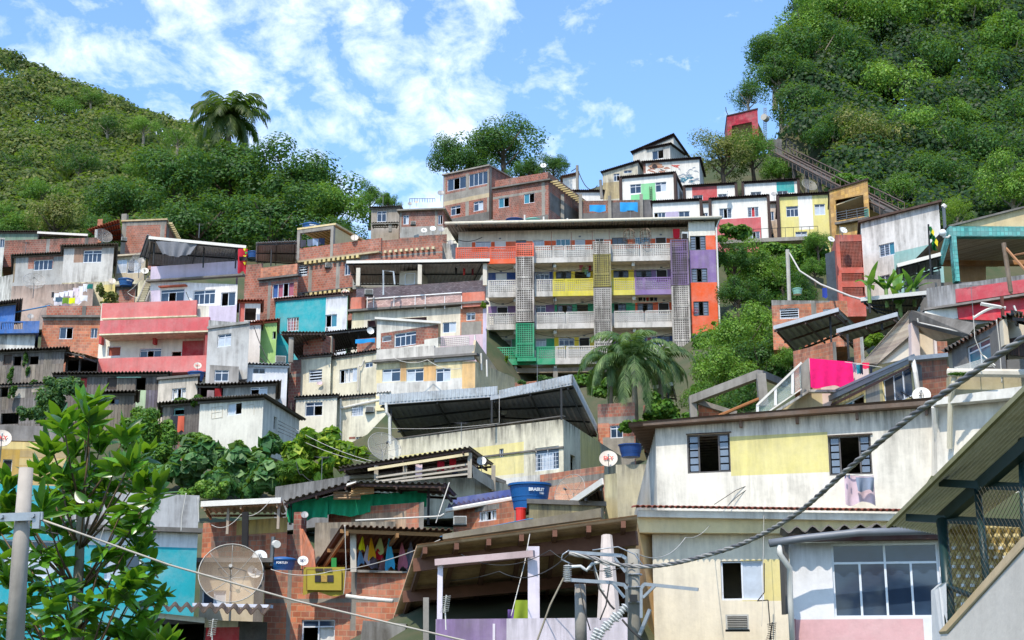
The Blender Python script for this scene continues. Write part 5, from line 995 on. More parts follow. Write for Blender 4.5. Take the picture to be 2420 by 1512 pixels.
# big metal canopy over the cream and yellow building
h = house('large cream and yellow building with long parapet under a metal shed roof', (785 + 133, 1040), (1331, 990), 1180, 73, plaster((240, 232, 204), .75), dr=66, wins=[(1264, 1056, 1321, 1111, '^gllg#'), (1180, 1060, 1190, 1080, 'gg')], len_=9, back=(3.7, 12),
          patches=[(1100, 1052, 1238, 1125, plaster((240, 224, 150), .3)), (930, 1068, 1100, 1100, plaster((244, 230, 150), .3)), (1331 - 95, 1120, 1331, 1180, WHITED), (1160, 1125, 1331, 1180, WHITED)], spatch=[(1372, 1010, 1420, 1180, plaster((232, 214, 140), .3))], sw=[(1348, 1076, 1360, 1118, 'hole')], notop=False)
part(h.root, 'wall_moulding', CONCD, lambda m: h.F.box(m, 0, h.F.L + .02, h.zl - 1.5, h.zl - 1.42, 0, .07)); part(h.root, 'parapet_cap', CONCD, lambda m: h.F.box(m, 0, h.F.L, h.zl, h.zl + .05, -.2, .04))
canopy('', (897, 952, 72), (1176, 932, 69), (1200, 1000, 80), (960, 1045, 82), rust((132, 136, 140), (96, 90, 84), .4, .6), [(923, 965, 1035, 72)], root=h.root, pm=IRON, beams=4, fascia=ROOFM, pitch=.35)
canopy('', (1160, 940, 69), (1352, 905, 65), (1412, 1030, 80), (1180, 1000, 81), rust((140, 142, 146), (104, 96, 90), .4, .6), [(1068 + 94, 945, 1000, 68), (1327, 915, 992, 65.5)], root=h.root, pm=IRON, beams=4, fascia=ROOFM, pitch=.35)
for A_, B_ in (((897, 952, 71.9), (1176, 932, 68.9)), ((1180, 942, 68.5), (1352, 905, 64.9)), ((1352, 905, 64.9), (1416, 1032, 80))):
    def f(m):
        a, b = P(*A_), P(*B_); z = Vector((0, 0, .42)); m.corr(a, b, b + z, a + z, .22, .02, .012, kind=1)
    part(h.root, 'eave_fascia', rust((196, 200, 202), (130, 126, 120), .4, .5), f)
part(h.root, 'drain_pipe', PVC, lambda m: m.tube([P(912, 952, 71.6), P(914, 975, 71.6), P(921, 985, 71.7), P(922, 1050, 71.8)], .08, 6))
p = P(1190, 973, 74); r = thing('lamp', 'round hanging lamp glinting under the large metal roof', 'lamp', p); part(r, 'lamp_bulb', plain((230, 226, 210), .3), lambda m: m.lathe([(0, -.16), (.15, -.1), (.2, .02), (.1, .14), (.03, .2)], 12, c=p), True); part(r, 'cord', IRON, lambda m: m.tube([p + Vector((0, 0, .2)), p + Vector((0, 0, .9))], .02, 4))
h = house('low brick retaining wall below the apartment undercroft', (1178, 907), (1330, 895), 960, 92, BRICK2, len_=2, name='wall', cat='wall')
h = house('brick and plaster house with white grilled window right of the metal roof', (1412, 955), (1500, 950), 1100, 78, BRICK, wins=[(1442, 1005, 1472, 1035, '^gg')], patches=[(1412, 985, 1500, 1000, CONC), (1412, 1000, 1440, 1100, BRICK2), (1425, 1032, 1500, 1120, CONC)], len_=5)
h = house('pinkish brick house seen behind the tall palm trunks', (1520, 958), (1580, 950), 1000, 82, plaster((226, 120, 96), .4), len_=4)
canopy('small white metal awning on a post beside the palm', (1543, 915, 80), (1590, 906, 80), (1600, 940, 86), (1560, 935, 86), ROOFM, [(1580, 915, 960, 80)], beams=2, fascia=PVC)
dish(1438, 1086, 23, 55, 's', 'large beige dish with red lettering left of the long cream house'); dish(1138, 1090, 12, 62, 'w', 'off-white dish on the corner of the railed balcony house'); mesh_dish(905, 1062, 42, 66, 'large white wire dish in front of the lower cream house', 62, .5, .22, (220, 218, 210))
# ================================================ right-hand slope
zr = lambda X, Y, d: (1725 + .2871 * X, 649.9 + .2871 * Y, d)
h = house('tall white house with slanted dark roof, pale teal panel and barred window', (2034, 527), (2218, 481), 690, 92, plaster((236, 232, 226), .6), wins=[(2077, 575, 2114, 605, 'sst'), (2078, 650, 2103, 668, 'ss')], patches=[(2114, 575, 2300, 700, plaster((150, 196, 190), .35))], roof='slab', rmat=rust((110, 90, 80), (70, 50, 44), .6, .9), len_=7, oh=.3, back=(1.5, 7))
h = house('orange-red block with three perforated screens beside the tall white house', (1974, 555), (2036, 554), 705, 88, plaster((206, 92, 72), .5), wins=[(1986, 570, 2046, 632, 'hole'), (1989, 645, 2048, 664, 'hole'), (1991, 678, 2048, 700, 'hole')], len_=3, back=(.6, 4))
SCR = plaster((176, 84, 62), .6)
def scr(m, x0, y0, x1, y1, p=3.4):
    k = 0
    x = x0
    while x < x1: h.F.pbox(m, x, y0, x + 1.1, y1, -.1, -.03); x += p
    y = y0
    while y < y1: h.F.pbox(m, x0, y, x1, y + 1.1, -.1, -.025); y += p
for q in ((1986, 570, 2037, 632), (1989, 645, 2038, 664), (1991, 678, 2039, 700)): part(h.root, 'perforated_screen', SCR, lambda m: scr(m, *q))
h = house('dark metal-sided lean-to left of the orange-red block', (1950, 600), (1976, 590), 700, 90, rust((90, 96, 100), (60, 60, 60), .4), len_=3)
cloth(1943, 680, 1954, 705, 86, (30, 60, 150), 'blue garment hanging in front of the dark lean-to')
for x, y, rr, v, lb in ((1963, 566, 9, '2', 'white dish left of the orange-red block'), (1992, 545, 10, 'w', 'pale dish edge-on top of the orange-red block')): dish(x, y, rr, 87, v, lb, .5)
mesh_dish(1985, 546, 13, 87, 'half-hidden wire dish behind the orange-red block top', 80, 1.2, .2, (220, 220, 215)); mesh_dish(1911, 440, 20, 130, 'wire mesh dish beside the incline track above the yellow house', 60, .3, .3)
# teal tiled station at the right edge
r = thing('station', 'teal tiled station canopy with sloped cream roof and plank ceiling at the right edge', 'station', P(2260, 660, 76))
slab(r, 'gable', plaster((222, 196, 150), .4), [(2246, 533, 75.5), (2470, 478, 75.5), (2470, 536, 75.5)], 8)
slab(r, 'roof_edge', CONCD, [(2240, 532, 75.3), (2470, 474, 75.3), (2470, 478, 75.3), (2247, 535, 75.3)], 8.4)
slab(r, 'fascia', TILET, [(2243, 535, 75), (2470, 535, 75), (2470, 558, 75), (2243, 558, 75)], .5)
slab(r, 'column', TILET, [(2249, 558, 75), (2260, 558, 75), (2269, 664, 75), (2258, 664, 75)], .5)
slab(r, 'brace', TILET, [(2239, 548, 75.1), (2249, 556, 75.1), (2228, 626, 76), (2219, 622, 76)], .4)
slab(r, 'plank_ceiling', brick((216, 196, 164), .16, 30, (120, 100, 80), .15, .015, 0), [(2262, 559, 75.6), (2470, 559, 75.6), (2470, 614, 82), (2230, 614, 82)], (0, 0, .1))
slab(r, 'beam', plaster((176, 124, 74), .3), [(2226, 613, 82.2), (2470, 613, 82.2), (2470, 625, 82.2), (2226, 625, 82.2)], .4)
slab(r, 'back_wall', plaster((200, 160, 120), .4), [(2262, 627, 83), (2330, 627, 83), (2330, 680, 83), (2262, 680, 83)], .3); slab(r, 'platform', CONCD, [(2210, 668, 76), (2470, 660, 76), (2470, 680, 76), (2210, 680, 76)], 8)
CTRL.append((Vector((P(2350, 680, 78).x, 78, 0)), P(2350, 690, 78).z - 1))
canopy('steel canopy with white front edge under the Brazilian flag', (2120, 627, 74), (2223, 600, 73), (2224, 628, 78), (2112, 664, 78), rust((110, 112, 112), (80, 76, 70), .4), [(2128, 630, 690, 74)], fascia=PVC, beams=2, pitch=.3)
h = house('small whitewashed hut with grey band under the steel canopy', (2134, 650), (2222, 640), 692, 77, plaster((206, 214, 206), .5), wins=[(2140, 660, 2160, 685, 'y')], len_=3)
h = house('grey concrete box wall right of the banana plants', (2169, 652), (2222, 648), 690, 74, CONCD, name='wall', cat='wall', len_=2)
r = thing('curved_rail', 'curved iron railing of the spiral stair right of the banana plants', 'railing', P(2150, 680, 75)); part(r, 'rail', IRON, lambda m: [m.tube([P(2139 + 66 * math.sin(k / 8 * 1.5) , 676 + dz - 48 * (1 - math.cos(k / 8 * 1.5)), 75) for k in range(9)], .05, 5) for dz in (0, 10)])
# flag
r = thing('flag', 'green and yellow national flag hanging limp on a thin pole', 'flag', P(2200, 650, 72))
part(r, 'pole', IRON, lambda m: m.tube([P(2200, 655, 72), P(2194, 530, 72)], .05, 6))
def flag(root, x0, y0, s, ph):
    def f(m, c, out=0):
        N = 14; vs = []
        for i in range(N + 1):
            for j in range(5):
                u, v = i / N, j / 4; vs.append(P(x0 + s * (8 * v + 5 * math.sin(u * 5 + ph) * u + 8 * u), y0 + s * (u * 30), 71.8 + .25 * math.sin(v * 5 + u * 7)))
        m.add(vs, [(i * 5 + j, i * 5 + j + 1, i * 5 + j + 6, i * 5 + j + 5) for i in range(N) for j in range(4)])
    part(root, 'flag_cloth', plain((20, 130, 60), .9), lambda m: f(m, 0), True)
    slab(root, 'yellow_diamond', plain((240, 220, 40), .9), [(x0 + s * 11, y0 + s * 6, 71.4), (x0 + s * 15, y0 + s * 12, 71.4), (x0 + s * 14, y0 + s * 22, 71.4), (x0 + s * 8, y0 + s * 14, 71.4)], .02)
flag(r, 2193, 535, 1.0, 0); flag(r, 2199, 556, 1.2, 1)
r = thing('street_lamp', 'white globe lamp on a curved arm left of the teal station', 'lamp', P(2232, 560, 74)); p = P(2228, 550, 74)
part(r, 'globe', plain((240, 240, 236), .4, 0, .05), lambda m: m.lathe([(.2 * math.sin(k * math.pi / 8), -.2 * math.cos(k * math.pi / 8)) for k in range(9)], 14, c=p), True); part(r, 'arm', PVC, lambda m: m.tube([p + Vector((0, 0, -.2)), P(2230, 560, 74), P(2240, 561, 74), P(2245, 556, 74)], .06, 6))
r = thing('pole', 'thin grey pole rising between tall white house and teal station', 'pole', P(2234, 552, 80)); part(r, 'shaft', STEEL, lambda m: m.tube([P(2234, 552, 80), P(2230, 488, 80)], .1, 6)); part(r, 'fitting', PVC, lambda m: m.tube([P(2228, 490, 80), P(2234, 485, 80)], .15, 6))
# red and grey long wall
RED = plaster((206, 74, 86), .35)
h = house('long building with grey-weathered parapet turning crimson at right', (2189, 681), (2440, 646), 728, 66, plaster((176, 176, 178), .95), dr=62.5, patches=[], len_=6)
slab(h.root, 'painted_wall', RED, [(2258, 683, 64.9), (2440, 657, 62.2), (2440, 688, 62.2), (2260, 715, 64.9)], .06)
slab(h.root, 'ledge', CONCD, [(2184, 728, 65.8), (2440, 690, 62.2), (2440, 695, 62), (2184, 733, 65.6)], .6)
slab(h.root, 'painted_wall', plaster((228, 46, 66), .3), [(2262, 724, 64.8), (2440, 697, 62.4), (2440, 760, 62.4), (2266, 754, 64.8)], .06); slab(h.root, 'white_base', WHITE, [(2186, 735, 65.6), (2261.6, 724, 64.9), (2265.6, 752, 64.9), (2184, 758, 65.6)], .3)
slab(h.root, 'post', plaster((120, 96, 80), .6), [(2383, 640, 62), (2386, 640, 62), (2394, 693, 62), (2389, 693, 62)], .15)
canopy('dark corrugated roof with long white front edge right of the banana leaves', (2034, 707, 72), (2189, 691, 68), (2150, 760, 80), (2070, 730, 82), rust((90, 92, 92), (66, 66, 64), .4), [(2056, 712, 740, 71)], fascia=PVC, beams=4, pitch=.3)
h = house('long low brick house with grey lintel and closed shutter windows', (1823, 709), (2002, 711), 780, 82, BRICK2, dr=81, wins=[(1843, 728, 1888, 753, 'v'), (1945, 730, 1962, 740, 'v')], patches=[(1823, 706, 2002, 716, GREYP), (1918, 716, 1930, 780, CONC)], len_=5)
tank(1884, 684, 26, 83, 'g', 'small pale tank on the roof of the long low brick house')
EDGE = plain((206, 208, 210), .5, .2)
canopy('large grey metal shed roof with white edges and visible underside', (1828, 774, 70), (1981, 731, 67), (2024, 770, 73), (1877, 829, 76), rust((176, 178, 180), (120, 116, 110), .3), [(1965, 746, 815, 68)], fascia=EDGE, beams=3, pitch=.4, amp=.05, bm=plain((90, 66, 56), .6))
canopy('smaller metal shed roof with white front edge beside the larger one', (1977, 782, 64), (2120, 742, 61), (2139, 763, 64), (2030, 830, 70), rust((176, 178, 180), (120, 116, 110), .3), [(2006, 790, 850, 63), (2085, 745, 780, 62)], fascia=EDGE, beams=3, pitch=.4, amp=.05, bm=plain((90, 66, 56), .6))
h = house('low brick wall with concrete post under the metal shed roofs', (1874, 830), (1975, 806), 870, 66, BRICK2, dr=63, patches=[(1969, 806, 1982, 870, CONC)], name='wall', cat='wall', len_=2)
h = house('brick pillar wall left of the yellow-green bush', (2016, 802), (2040, 795), 860, 62, BRICK2, dr=61.4, name='wall', cat='wall', len_=.6, patches=[(2034, 790, 2042, 870, WHITED)])
# beige stair balcony with slanting panel
r = thing('stair_balcony', 'beige concrete stair balcony with slanting parapet above the pink towel', 'balcony', P(2110, 860, 52))
slab(r, 'slanted_parapet', brick((206, 190, 166), .5, .12, (190, 172, 146), .3, .01), [(2148, 733, 51), (2157, 735, 51), (2153, 790, 51), (2072, 861, 53), (2038, 856, 53.5)], .25)
slab(r, 'inner_panel', plaster((246, 230, 204), .15), [(2153, 790, 51.3), (2153, 846, 51.3), (2072, 862, 53.2)], .15)
slab(r, 'column', plaster((226, 206, 200), .3), [(2153, 762, 50.8), (2171, 768, 50.8), (2175, 846, 50.8), (2155, 846, 50.8)], .4)
slab(r, 'inner_wall', plaster((240, 220, 190), .2), [(2174, 788, 51.5), (2208, 800, 51), (2212, 846, 51), (2176, 846, 51.5)], .2); slab(r, 'side_post', plaster((232, 214, 206), .3), [(2207, 795, 50.9), (2213, 795, 50.9), (2216, 846, 50.9), (2210, 846, 50.9)], .2)
slab(r, 'mouldy_beam', plaster((96, 92, 86), .95), [(2155, 733, 50.6), (2310, 764, 47), (2290, 790, 47), (2157, 757, 50.6)], .5); slab(r, 'soffit', plaster((190, 160, 124), .4), [(2158, 760, 50.8), (2285, 790, 47.5), (2216, 803, 50), (2175, 782, 51)], .2)
h = house('narrow brick wall piece below the mouldy beam', (2213, 806), (2238, 806), 845, 51.6, BRICK2, name='wall', cat='wall', len_=.5)
# pink terrace with towel
h = house('pink-beige terrace wall carrying a big magenta towel', (1911, 847), (2052, 860), 935, 54.5, plaster((232, 206, 196), .3), dr=53, len_=4, name='terrace', cat='terrace', patches=[(1905, 915, 1940, 935, plaster((220, 150, 120), .5))])
slab(h.root, 'end_wall', CONC, [(1893, 862, 54.2), (1911, 844, 54), (1915, 922, 54), (1897, 935, 54.2)], .4); slab(h.root, 'slab_edge', WHITED, [(1896, 934, 54), (1912, 920, 53.8), (2010, 921, 53.2), (2010, 926, 53.2), (1912, 926, 53.8), (1790, 1004, 52.6), (1790, 996, 52.6)], .3)
slab(h.root, 'stair_side', plaster((212, 194, 150), .4), [(1912, 927, 54.2), (1960, 927, 54.2), (1960, 975, 54.2), (1830, 985, 54.2), (1795, 1000, 54.2)], .2)
cloth(1913, 846, 2015, 914, 53.0, (250, 0, 110), 'large bright magenta towel spread over the terrace wall', 'towel', 'towel', taper=-.02, wave=.03, ty=9, mat=plain((252, 8, 118), .95, 0, .35, 5))
for x0, y0, x1, y1, c, n in ((2014, 858, 2024, 880, (150, 130, 160), 'striped grey garment'), (2023, 862, 2034, 884, (20, 130, 150), 'teal garment'), (2032, 860, 2039, 884, (20, 30, 60), 'navy garment'), (2037, 857, 2054, 872, (232, 30, 80), 'pink-red blouse'), (2054, 868, 2062, 882, (30, 36, 60), 'dark blue sock')): cloth(x0, y0, x1, y1, 51.8, c, n + ' drying right of the magenta towel', taper=.15, group='clothes beside the magenta towel')
cable('clothes line beside the magenta towel', [(1996, 855, 52), (2085, 868, 51)], .012, WIREW)
r = thing('glass_balustrade', 'sloping glass balustrade with white rails climbing to the terrace', 'railing', P(1840, 970, 53))
L0 = lambda t, dy=0: P(1788 + 106 * t, 958 - 101 * t + dy, 53.5)
part(r, 'handrail', plain((232, 226, 214), .5), lambda m: (m.beam(L0(0), L0(1), .1, .08), m.beam(L0(.0, 34), L0(1, 62), .06, .05)))
for t_ in (.02, .42, .8): part(r, 'post', plain((240, 236, 230), .5), lambda m: m.beam(L0(t_), L0(t_, 30 + 30 * t_), .1, .06))
slab(r, 'glass_panel', meshsheet((200, 214, 206), .25), [(1793, 955, 53.6), (1893, 859, 53.6), (1893, 915, 53.6), (1793, 990, 53.6)], .01)
r = thing('beam_frame', 'bare concrete beam frame standing before the green trees', 'frame', P(1750, 980, 60)); 
part(r, 'post', CONC, lambda m: m.beam(P(1640, 990, 60), P(1636, 938, 60), .3)); part(r, 'post', CONC, lambda m: m.beam(P(1805, 960, 57), P(1797, 884, 57), .36)); part(r, 'beam', CONC, lambda m: m.beam(P(1636, 945, 60), P(1797, 884, 57), .3, .35)); part(r, 'beam', CONCD, lambda m: m.beam(P(1797, 884, 57.2), P(1856, 908, 62), .25, .3))
slab(r, 'brick_infill', BRICK2, [(1652, 955, 60.2), (1716, 980, 60.2), (1652, 990, 60.2)], .2); part(r, 'beam', CONC, lambda m: m.beam(P(1650, 950, 60), P(1740, 978, 60), .25, .2))
r = thing('timber_pole', 'thin orange timber leaning across the trees', 'pole', P(1725, 975, 58)); part(r, 'timber', plain((170, 110, 60), .7), lambda m: m.tube([P(1700, 982, 58), P(1795, 942, 57)], .07, 6))
# blue-grey eaved house with windows
h = house('cream and brick house with long blue-grey gutter and wide blue windows', (1905, 980), (2160, 850), 1000, 57, plaster((226, 206, 140), .7), dr=46, wins=[(1981, 944, 2043, 985, 'to'), (2085, 878, 2156, 952, 'kgg')], patches=[(2046, 880, 2080, 1000, CONC), (1905, 950, 1978, 1010, plaster((214, 186, 100), .8))], ext=2, len_=3)
h2 = house('brick corner wall with concrete edge beside the number dish', (2157, 856), (2238, 848), 960, 45.6, BRICK2, dr=47, patches=[(2150, 850, 2181, 970, CONC)], len_=1, roof='slab', rmat=ROOFM)
slab(h.root, 'roof_gutter', plain((112, 126, 138), .5, .2), [(1897, 962, 57), (2164, 842, 45.8), (2172, 848, 45.6), (1902, 973, 56.8)], .35); slab(h.root, 'roof_sheet', plain((120, 134, 146), .5, .2), [(1897, 960, 57.2), (2163, 841, 46), (2166, 852, 48), (1960, 958, 60)], (0, .1, .1))
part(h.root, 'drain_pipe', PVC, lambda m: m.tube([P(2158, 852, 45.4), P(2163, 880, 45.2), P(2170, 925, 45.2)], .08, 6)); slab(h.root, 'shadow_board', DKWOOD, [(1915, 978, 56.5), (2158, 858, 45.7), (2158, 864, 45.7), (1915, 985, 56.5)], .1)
dish(2178, 936, 23, 44, '2', 'large beige dish with black number in front of the brick corner wall'); 
r = thing('yagi_antenna', 'thin dark aerial in front of the wide blue window', 'antenna', P(2145, 960, 45)); part(r, 'boom', IRON, lambda m: m.tube([P(2128, 925, 45), P(2162, 945, 45)], .02, 4)); part(r, 'elements', IRON, lambda m: [m.tube([P(2130 + i * 6, 921 + i * 3.6, 45), P(2133 + i * 6, 933 + i * 3.6, 45)], .01, 3) for i in range(6)])
# grey rendered house top right
h = house('grey cement house with thick corrugated eave and white window at the right', (2239, 818), (2368, 752), 905, 42.5, plaster((112, 110, 108), .6), dr=39, wins=[(2284, 806, 2342, 872, '^tt')], patches=[(2239, 815, 2252, 920, plaster((196, 184, 156), .6)), (2260, 770, 2284, 812, BRICK2), (2300, 745, 2345, 785, BRICK2), (2284, 700, 2368, 782, BRICK2)], roof=None, len_=4)
part(h.root, 'roof', ROOFC, lambda m: m.corr(P(2226, 832, 42.4), P(2392, 738, 38.4), P(2420, 742, 41), P(2260, 822, 46), .24, .06, .02), False)
slab(h.root, 'corner_column', plaster((232, 220, 196), .5), [(2369, 755, 38.9), (2379, 752, 38.9), (2386, 812, 38.9), (2374, 815, 38.9)], .3)
slab(h.root, 'porch_wall', plaster((224, 206, 180), .4), [(2380, 760, 40), (2450, 770, 40), (2450, 900, 40), (2384, 900, 40)], .2); slab(h.root, 'blind', wood((96, 62, 56), .08), [(2385, 800, 39.7), (2450, 788, 39.7), (2450, 846, 39.7), (2388, 838, 39.7)], .06); slab(h.root, 'render_wall', plaster((112, 110, 108), .6), [(2380, 850, 39), (2450, 846, 39), (2450, 905, 39), (2382, 905, 39)], .2)
r = thing('drying_rack', 'white wire drying rack mounted under the grey house window', 'drying rack', P(2310, 885, 40)); 
part(r, 'wires', plain((230, 228, 220), .5), lambda m: [m.tube([P(2258 + i * 3, 868 + i, 40.5 - i * .05), P(2324 + i * 3, 848 + i * 2.4, 40 - i * .05)], .012, 4) for i in range(8)] + [m.tube([P(2256, 868, 40.6), P(2290, 882, 40)], .02, 4), m.tube([P(2324, 840, 40), P(2352, 864, 39.5)], .02, 4)])
cable('loose white wire looping across the grey house', [(2300, 745, 38), (2304, 800, 38), (2318, 835, 38), (2352, 870, 38)], .014, WIREW); cable('white wire hanging along the grey house corner', [(2355, 755, 38.2), (2362, 815, 38.2), (2368, 905, 38.2)], .016, WIREW)
canopy('yellowish corrugated roof corner at the upper right edge', (2395, 742, 37), (2470, 742, 35), (2470, 765, 38), (2400, 748, 40), rust((170, 140, 90), (110, 80, 50), .6), [], beams=2, amp=.05)
r = thing('rail_frame', 'white and rusty pipe frame with curved bar before the crimson wall', 'frame', P(2330, 760, 50)); part(r, 'curved_bar', PVC, lambda m: m.tube([P(2300 + k * 8, 752 - 26 * math.sin(k / 8 * 1.7), 50) for k in range(9)], .05, 5)); part(r, 'bars', PVC, lambda m: (m.tube([P(2318, 718, 50), P(2376, 728, 50)], .07, 5), m.tube([P(2396, 722, 50), P(2404, 742, 50)], .04, 5))); part(r, 'rusty_post', rust((120, 60, 40), (90, 50, 40), .8), lambda m: m.tube([P(2368, 700, 50), P(2371, 760, 50)], .07, 5))
# ================================================ big house at lower right
zq = lambda X, Y: (1477 + .2588 * X, 886.2 + .2588 * Y)
OFFW = plaster((240, 234, 220), .6)
h = house('long off-white house with pale yellow panel between two shuttered windows', (1549, 1008), (2215, 962), 1200, 43, OFFW, dr=40.5, wins=[(1624, 1025, 1726, 1117, 'soos'), (1958, 1029, 2060, 1122, 'soos')], patches=[(1726, 1026, 1958, 1120, plaster((228, 216, 140), .4))], len_=14, back=(.1, 13), rise=-2.4, fm=plain((88, 84, 82), .6), ext=3)
part(h.root, 'roof', rust((104, 84, 70), (70, 52, 40), .6, .9, 0), lambda m: (m.corr(h.F.pt(-.75, h.zl + .02, .45), h.F.pt(-.75, h.zl - 2.4, -13.5), h.F.pt(h.F.L + .1, h.zr - 2.3, -13.5), h.F.pt(h.F.L + .1, h.zr + .15, .45), .25, .05, .03)))
part(h.root, 'eave_board', plaster((110, 84, 66), .8), lambda m: m.hexa([h.F.pt(-.3, h.zl - .02, .4), h.F.pt(h.F.L + .1, h.zr + .02, .4), h.F.pt(h.F.L + .1, h.zr + .02, .0), h.F.pt(-.3, h.zl - .02, .0)], [h.F.pt(-.3, h.zl + .1, .42), h.F.pt(h.F.L + .1, h.zr + .14, .42), h.F.pt(h.F.L + .1, h.zr + .14, .0), h.F.pt(-.3, h.zl + .1, .0)]))
for x in (1748, 1881, 2022, 2185): part(h.root, 'rafter_end', plaster((110, 80, 62), .6), lambda m: (lambda s, z: h.F.box(m, s, s + .08, z - .2, z + .02, .01, .16))(*h.F.hit(x, 996 - (x - 1748) * .07)))
[part(h.root, 'window_head', DKWOOD, lambda m: h.F.pbox(m, a, b, c, b + 2, 0, .05)) for a, b, c in ((1621, 1022, 1728), (1955, 1026, 2062))]
part(h.root, 'drain_pipe', PVC, lambda m: m.tube([P(2208, 962, 39.8), P(2210, 1000, 40), P(2219, 1050, 40.2), P(2222, 1120, 40.2)], .09, 8))
p2 = P(2215, 950, 39.6); slab(h.root, 'side_wing', OFFW, [(2215, 955, 40), (2470, 935, 38), (2470, 1270, 38), (2215, 1270, 40)], 1.5)
slab(h.root, 'wing_ledge', WHITED, [(2213, 940, 39.5), (2470, 905, 37.5), (2470, 932, 37.5), (2213, 956, 39.5)], .5); part(h.root, 'wing_gutter', plaster((214, 206, 190), .4), lambda m: m.tube([P(2240, 880, 39), P(2470, 883, 37.6)], .12, 8)); part(h.root, 'drain_pipe', plaster((214, 206, 180), .3), lambda m: m.tube([P(2256, 884, 39), P(2254, 905, 39), P(2246, 950, 39.3), P(2244, 1060, 39.6)], .08, 8))
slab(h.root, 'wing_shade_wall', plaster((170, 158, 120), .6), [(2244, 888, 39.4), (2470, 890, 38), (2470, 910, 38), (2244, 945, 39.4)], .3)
cable('thin loose wire across the off-white wall', [(1688, 1192, 42.2), (1740, 1158, 42.2), (1790, 1138, 42.2), (1740, 1175, 42.2), (1722, 1192, 42.2)], .011)
cloth(1995, 1123, 2064, 1190, 40.4, (206, 184, 196), 'pale pink towel hanging under the right shuttered window', 'towel', 'towel', taper=-.05, wave=.05); cloth(2022, 1128, 2066, 1160, 40.1, (128, 140, 160), 'shiny grey-blue shorts hanging over the pink towel', taper=.1, wave=.08)
r = thing('drying_bar', 'short drying bar with pegs under the right shuttered window', 'drying rack', P(2030, 1125, 40.3)); part(r, 'bar', PVC, lambda m: m.tube([P(1988, 1120, 40.4), P(2062, 1126, 40.2)], .02, 5)); part(r, 'pegs', plain((70, 90, 120), .6), lambda m: [m.beam(P(1989 + i * 9, 1119 + i, 40.2), P(1989 + i * 9, 1129 + i, 40.2), .03) for i in range(3)])
# lower cream storey with tile eave
CRY = plaster((244, 226, 176), .35)
h = house('cream house with clay tile eave, open window and yellow painted patch', (1541, 1262), (2140, 1262), 1540, 38.3, plaster((244, 232, 206), .25), wins=[(1704, 1325, 1804, 1418, 'ol')], patches=[(1752, 1322, 1858, 1420, plaster((232, 216, 144), .3))], len_=3, dr=36.8, ext=1, oh=0, cap=False)
slab(h.root, 'cornice', CRY, [(1504, 1221, 37.9), (2150, 1231, 36.4), (2150, 1262, 36.5), (1512, 1258, 38)], 1); slab(h.root, 'eave_band', plaster((240, 232, 216), .5), [(1508, 1205, 37.7), (2150, 1214, 36.2), (2150, 1231, 36.2), (1508, 1221, 37.7)], .3)
slab(h.root, 'end_wall', plaster((232, 196, 140), .3), [(1504, 1222, 37.9), (1552, 1262, 38.8), (1556, 1540, 38.8), (1500, 1540, 46)], .1)
def tiles(m):
    a, b = P(1500, 1198, 37.5), P(2155, 1208, 36); n = 46
    for i in range(n):
        c = a.lerp(b, (i + .5) / n); w = (b - a).length / n
        for k in range(6):
            t0, t1 = math.pi * k / 6, math.pi * (k + 1) / 6; q = lambda t, y, s: c + Vector((-math.cos(t) * w * .48 * s, y, math.sin(t) * w * .42 * s))
            m.hexa([q(t0, 0, .8), q(t1, 0, .8), q(t1, 1.2, .8) + Vector((0, 0, .12)), q(t0, 1.2, .8) + Vector((0, 0, .12))], [q(t0, 0, 1), q(t1, 0, 1), q(t1, 1.2, 1) + Vector((0, 0, .12)), q(t0, 1.2, 1) + Vector((0, 0, .12))])
part(h.root, 'tile_eave', rust((150, 74, 50), (90, 44, 34), .6, .8, 0), tiles)
ac(1716, 1442, 1770, 1488, 37, 'white air conditioner below the open window of the tile-eaved house')
cable('bundle of wires hanging beside the open window of the tile-eaved house', [(1806, 1330, 36.8), (1806, 1400, 36.8), (1790, 1420, 36.6), (1815, 1418, 36.6), (1820, 1480, 36.6)], .015)
# pink and white house with the big window
h = house('white and pink house with large curtained aluminium window and wavy eave', (1864, 1284), (2260, 1272), 1560, 30, plaster((238, 236, 236), .25), wins=[(1968, 1278 + 3, 2222, 1459, '^gggg')], patches=[(1872, 1463, 2186, 1600, plaster((226, 176, 176), .3))], len_=5, dr=29.4)
GC = plain((62, 72, 88), .8, 0, .3)
part(h.root, 'roof', rust((128, 120, 112), (96, 88, 80), .5, .9, 0), lambda m: m.corr(h.F.pt(-.15, h.zl + .22, .5), h.F.pt(h.F.L, h.zl + .3, .5), h.F.pt(h.F.L, h.zl + .6, -4), h.F.pt(-.15, h.zl + .5, -4), .31, .06, .03))
part(h.root, 'roof_gutter', plain((120, 124, 130), .5, .2), lambda m: m.tube([P(1818, 1284, 29.2), P(1900, 1272, 29.2), P(2030, 1258, 29), P(2225, 1253, 28.8)], .085, 8), True)
part(h.root, 'eave_board', plaster((96, 48, 44), .7), lambda m: h.F.box(m, 0, h.F.L, h.zl + .02, h.zl + .16, .0, .3))
part(h.root, 'drain_pipe', PVC, lambda m: m.tube([P(1840, 1284, 29.2), P(1843, 1310, 29.2), P(1866, 1342, 29.4), P(1868, 1420, 29.6), P(1874, 1540, 29.7)], .06, 8), True)
slab(h.root, 'corrugated_side', rust((110, 108, 106), (80, 76, 72), .5), [(1851, 1284, 29.8), (1864, 1284, 29.8), (1866, 1450, 30), (1858, 1450, 30)], .5); slab(h.root, 'corner_strip', plaster((180, 130, 130), .4), [(1872, 1462, 29.85), (1880, 1462, 29.85), (1884, 1560, 29.85), (1874, 1560, 29.85)], .1)
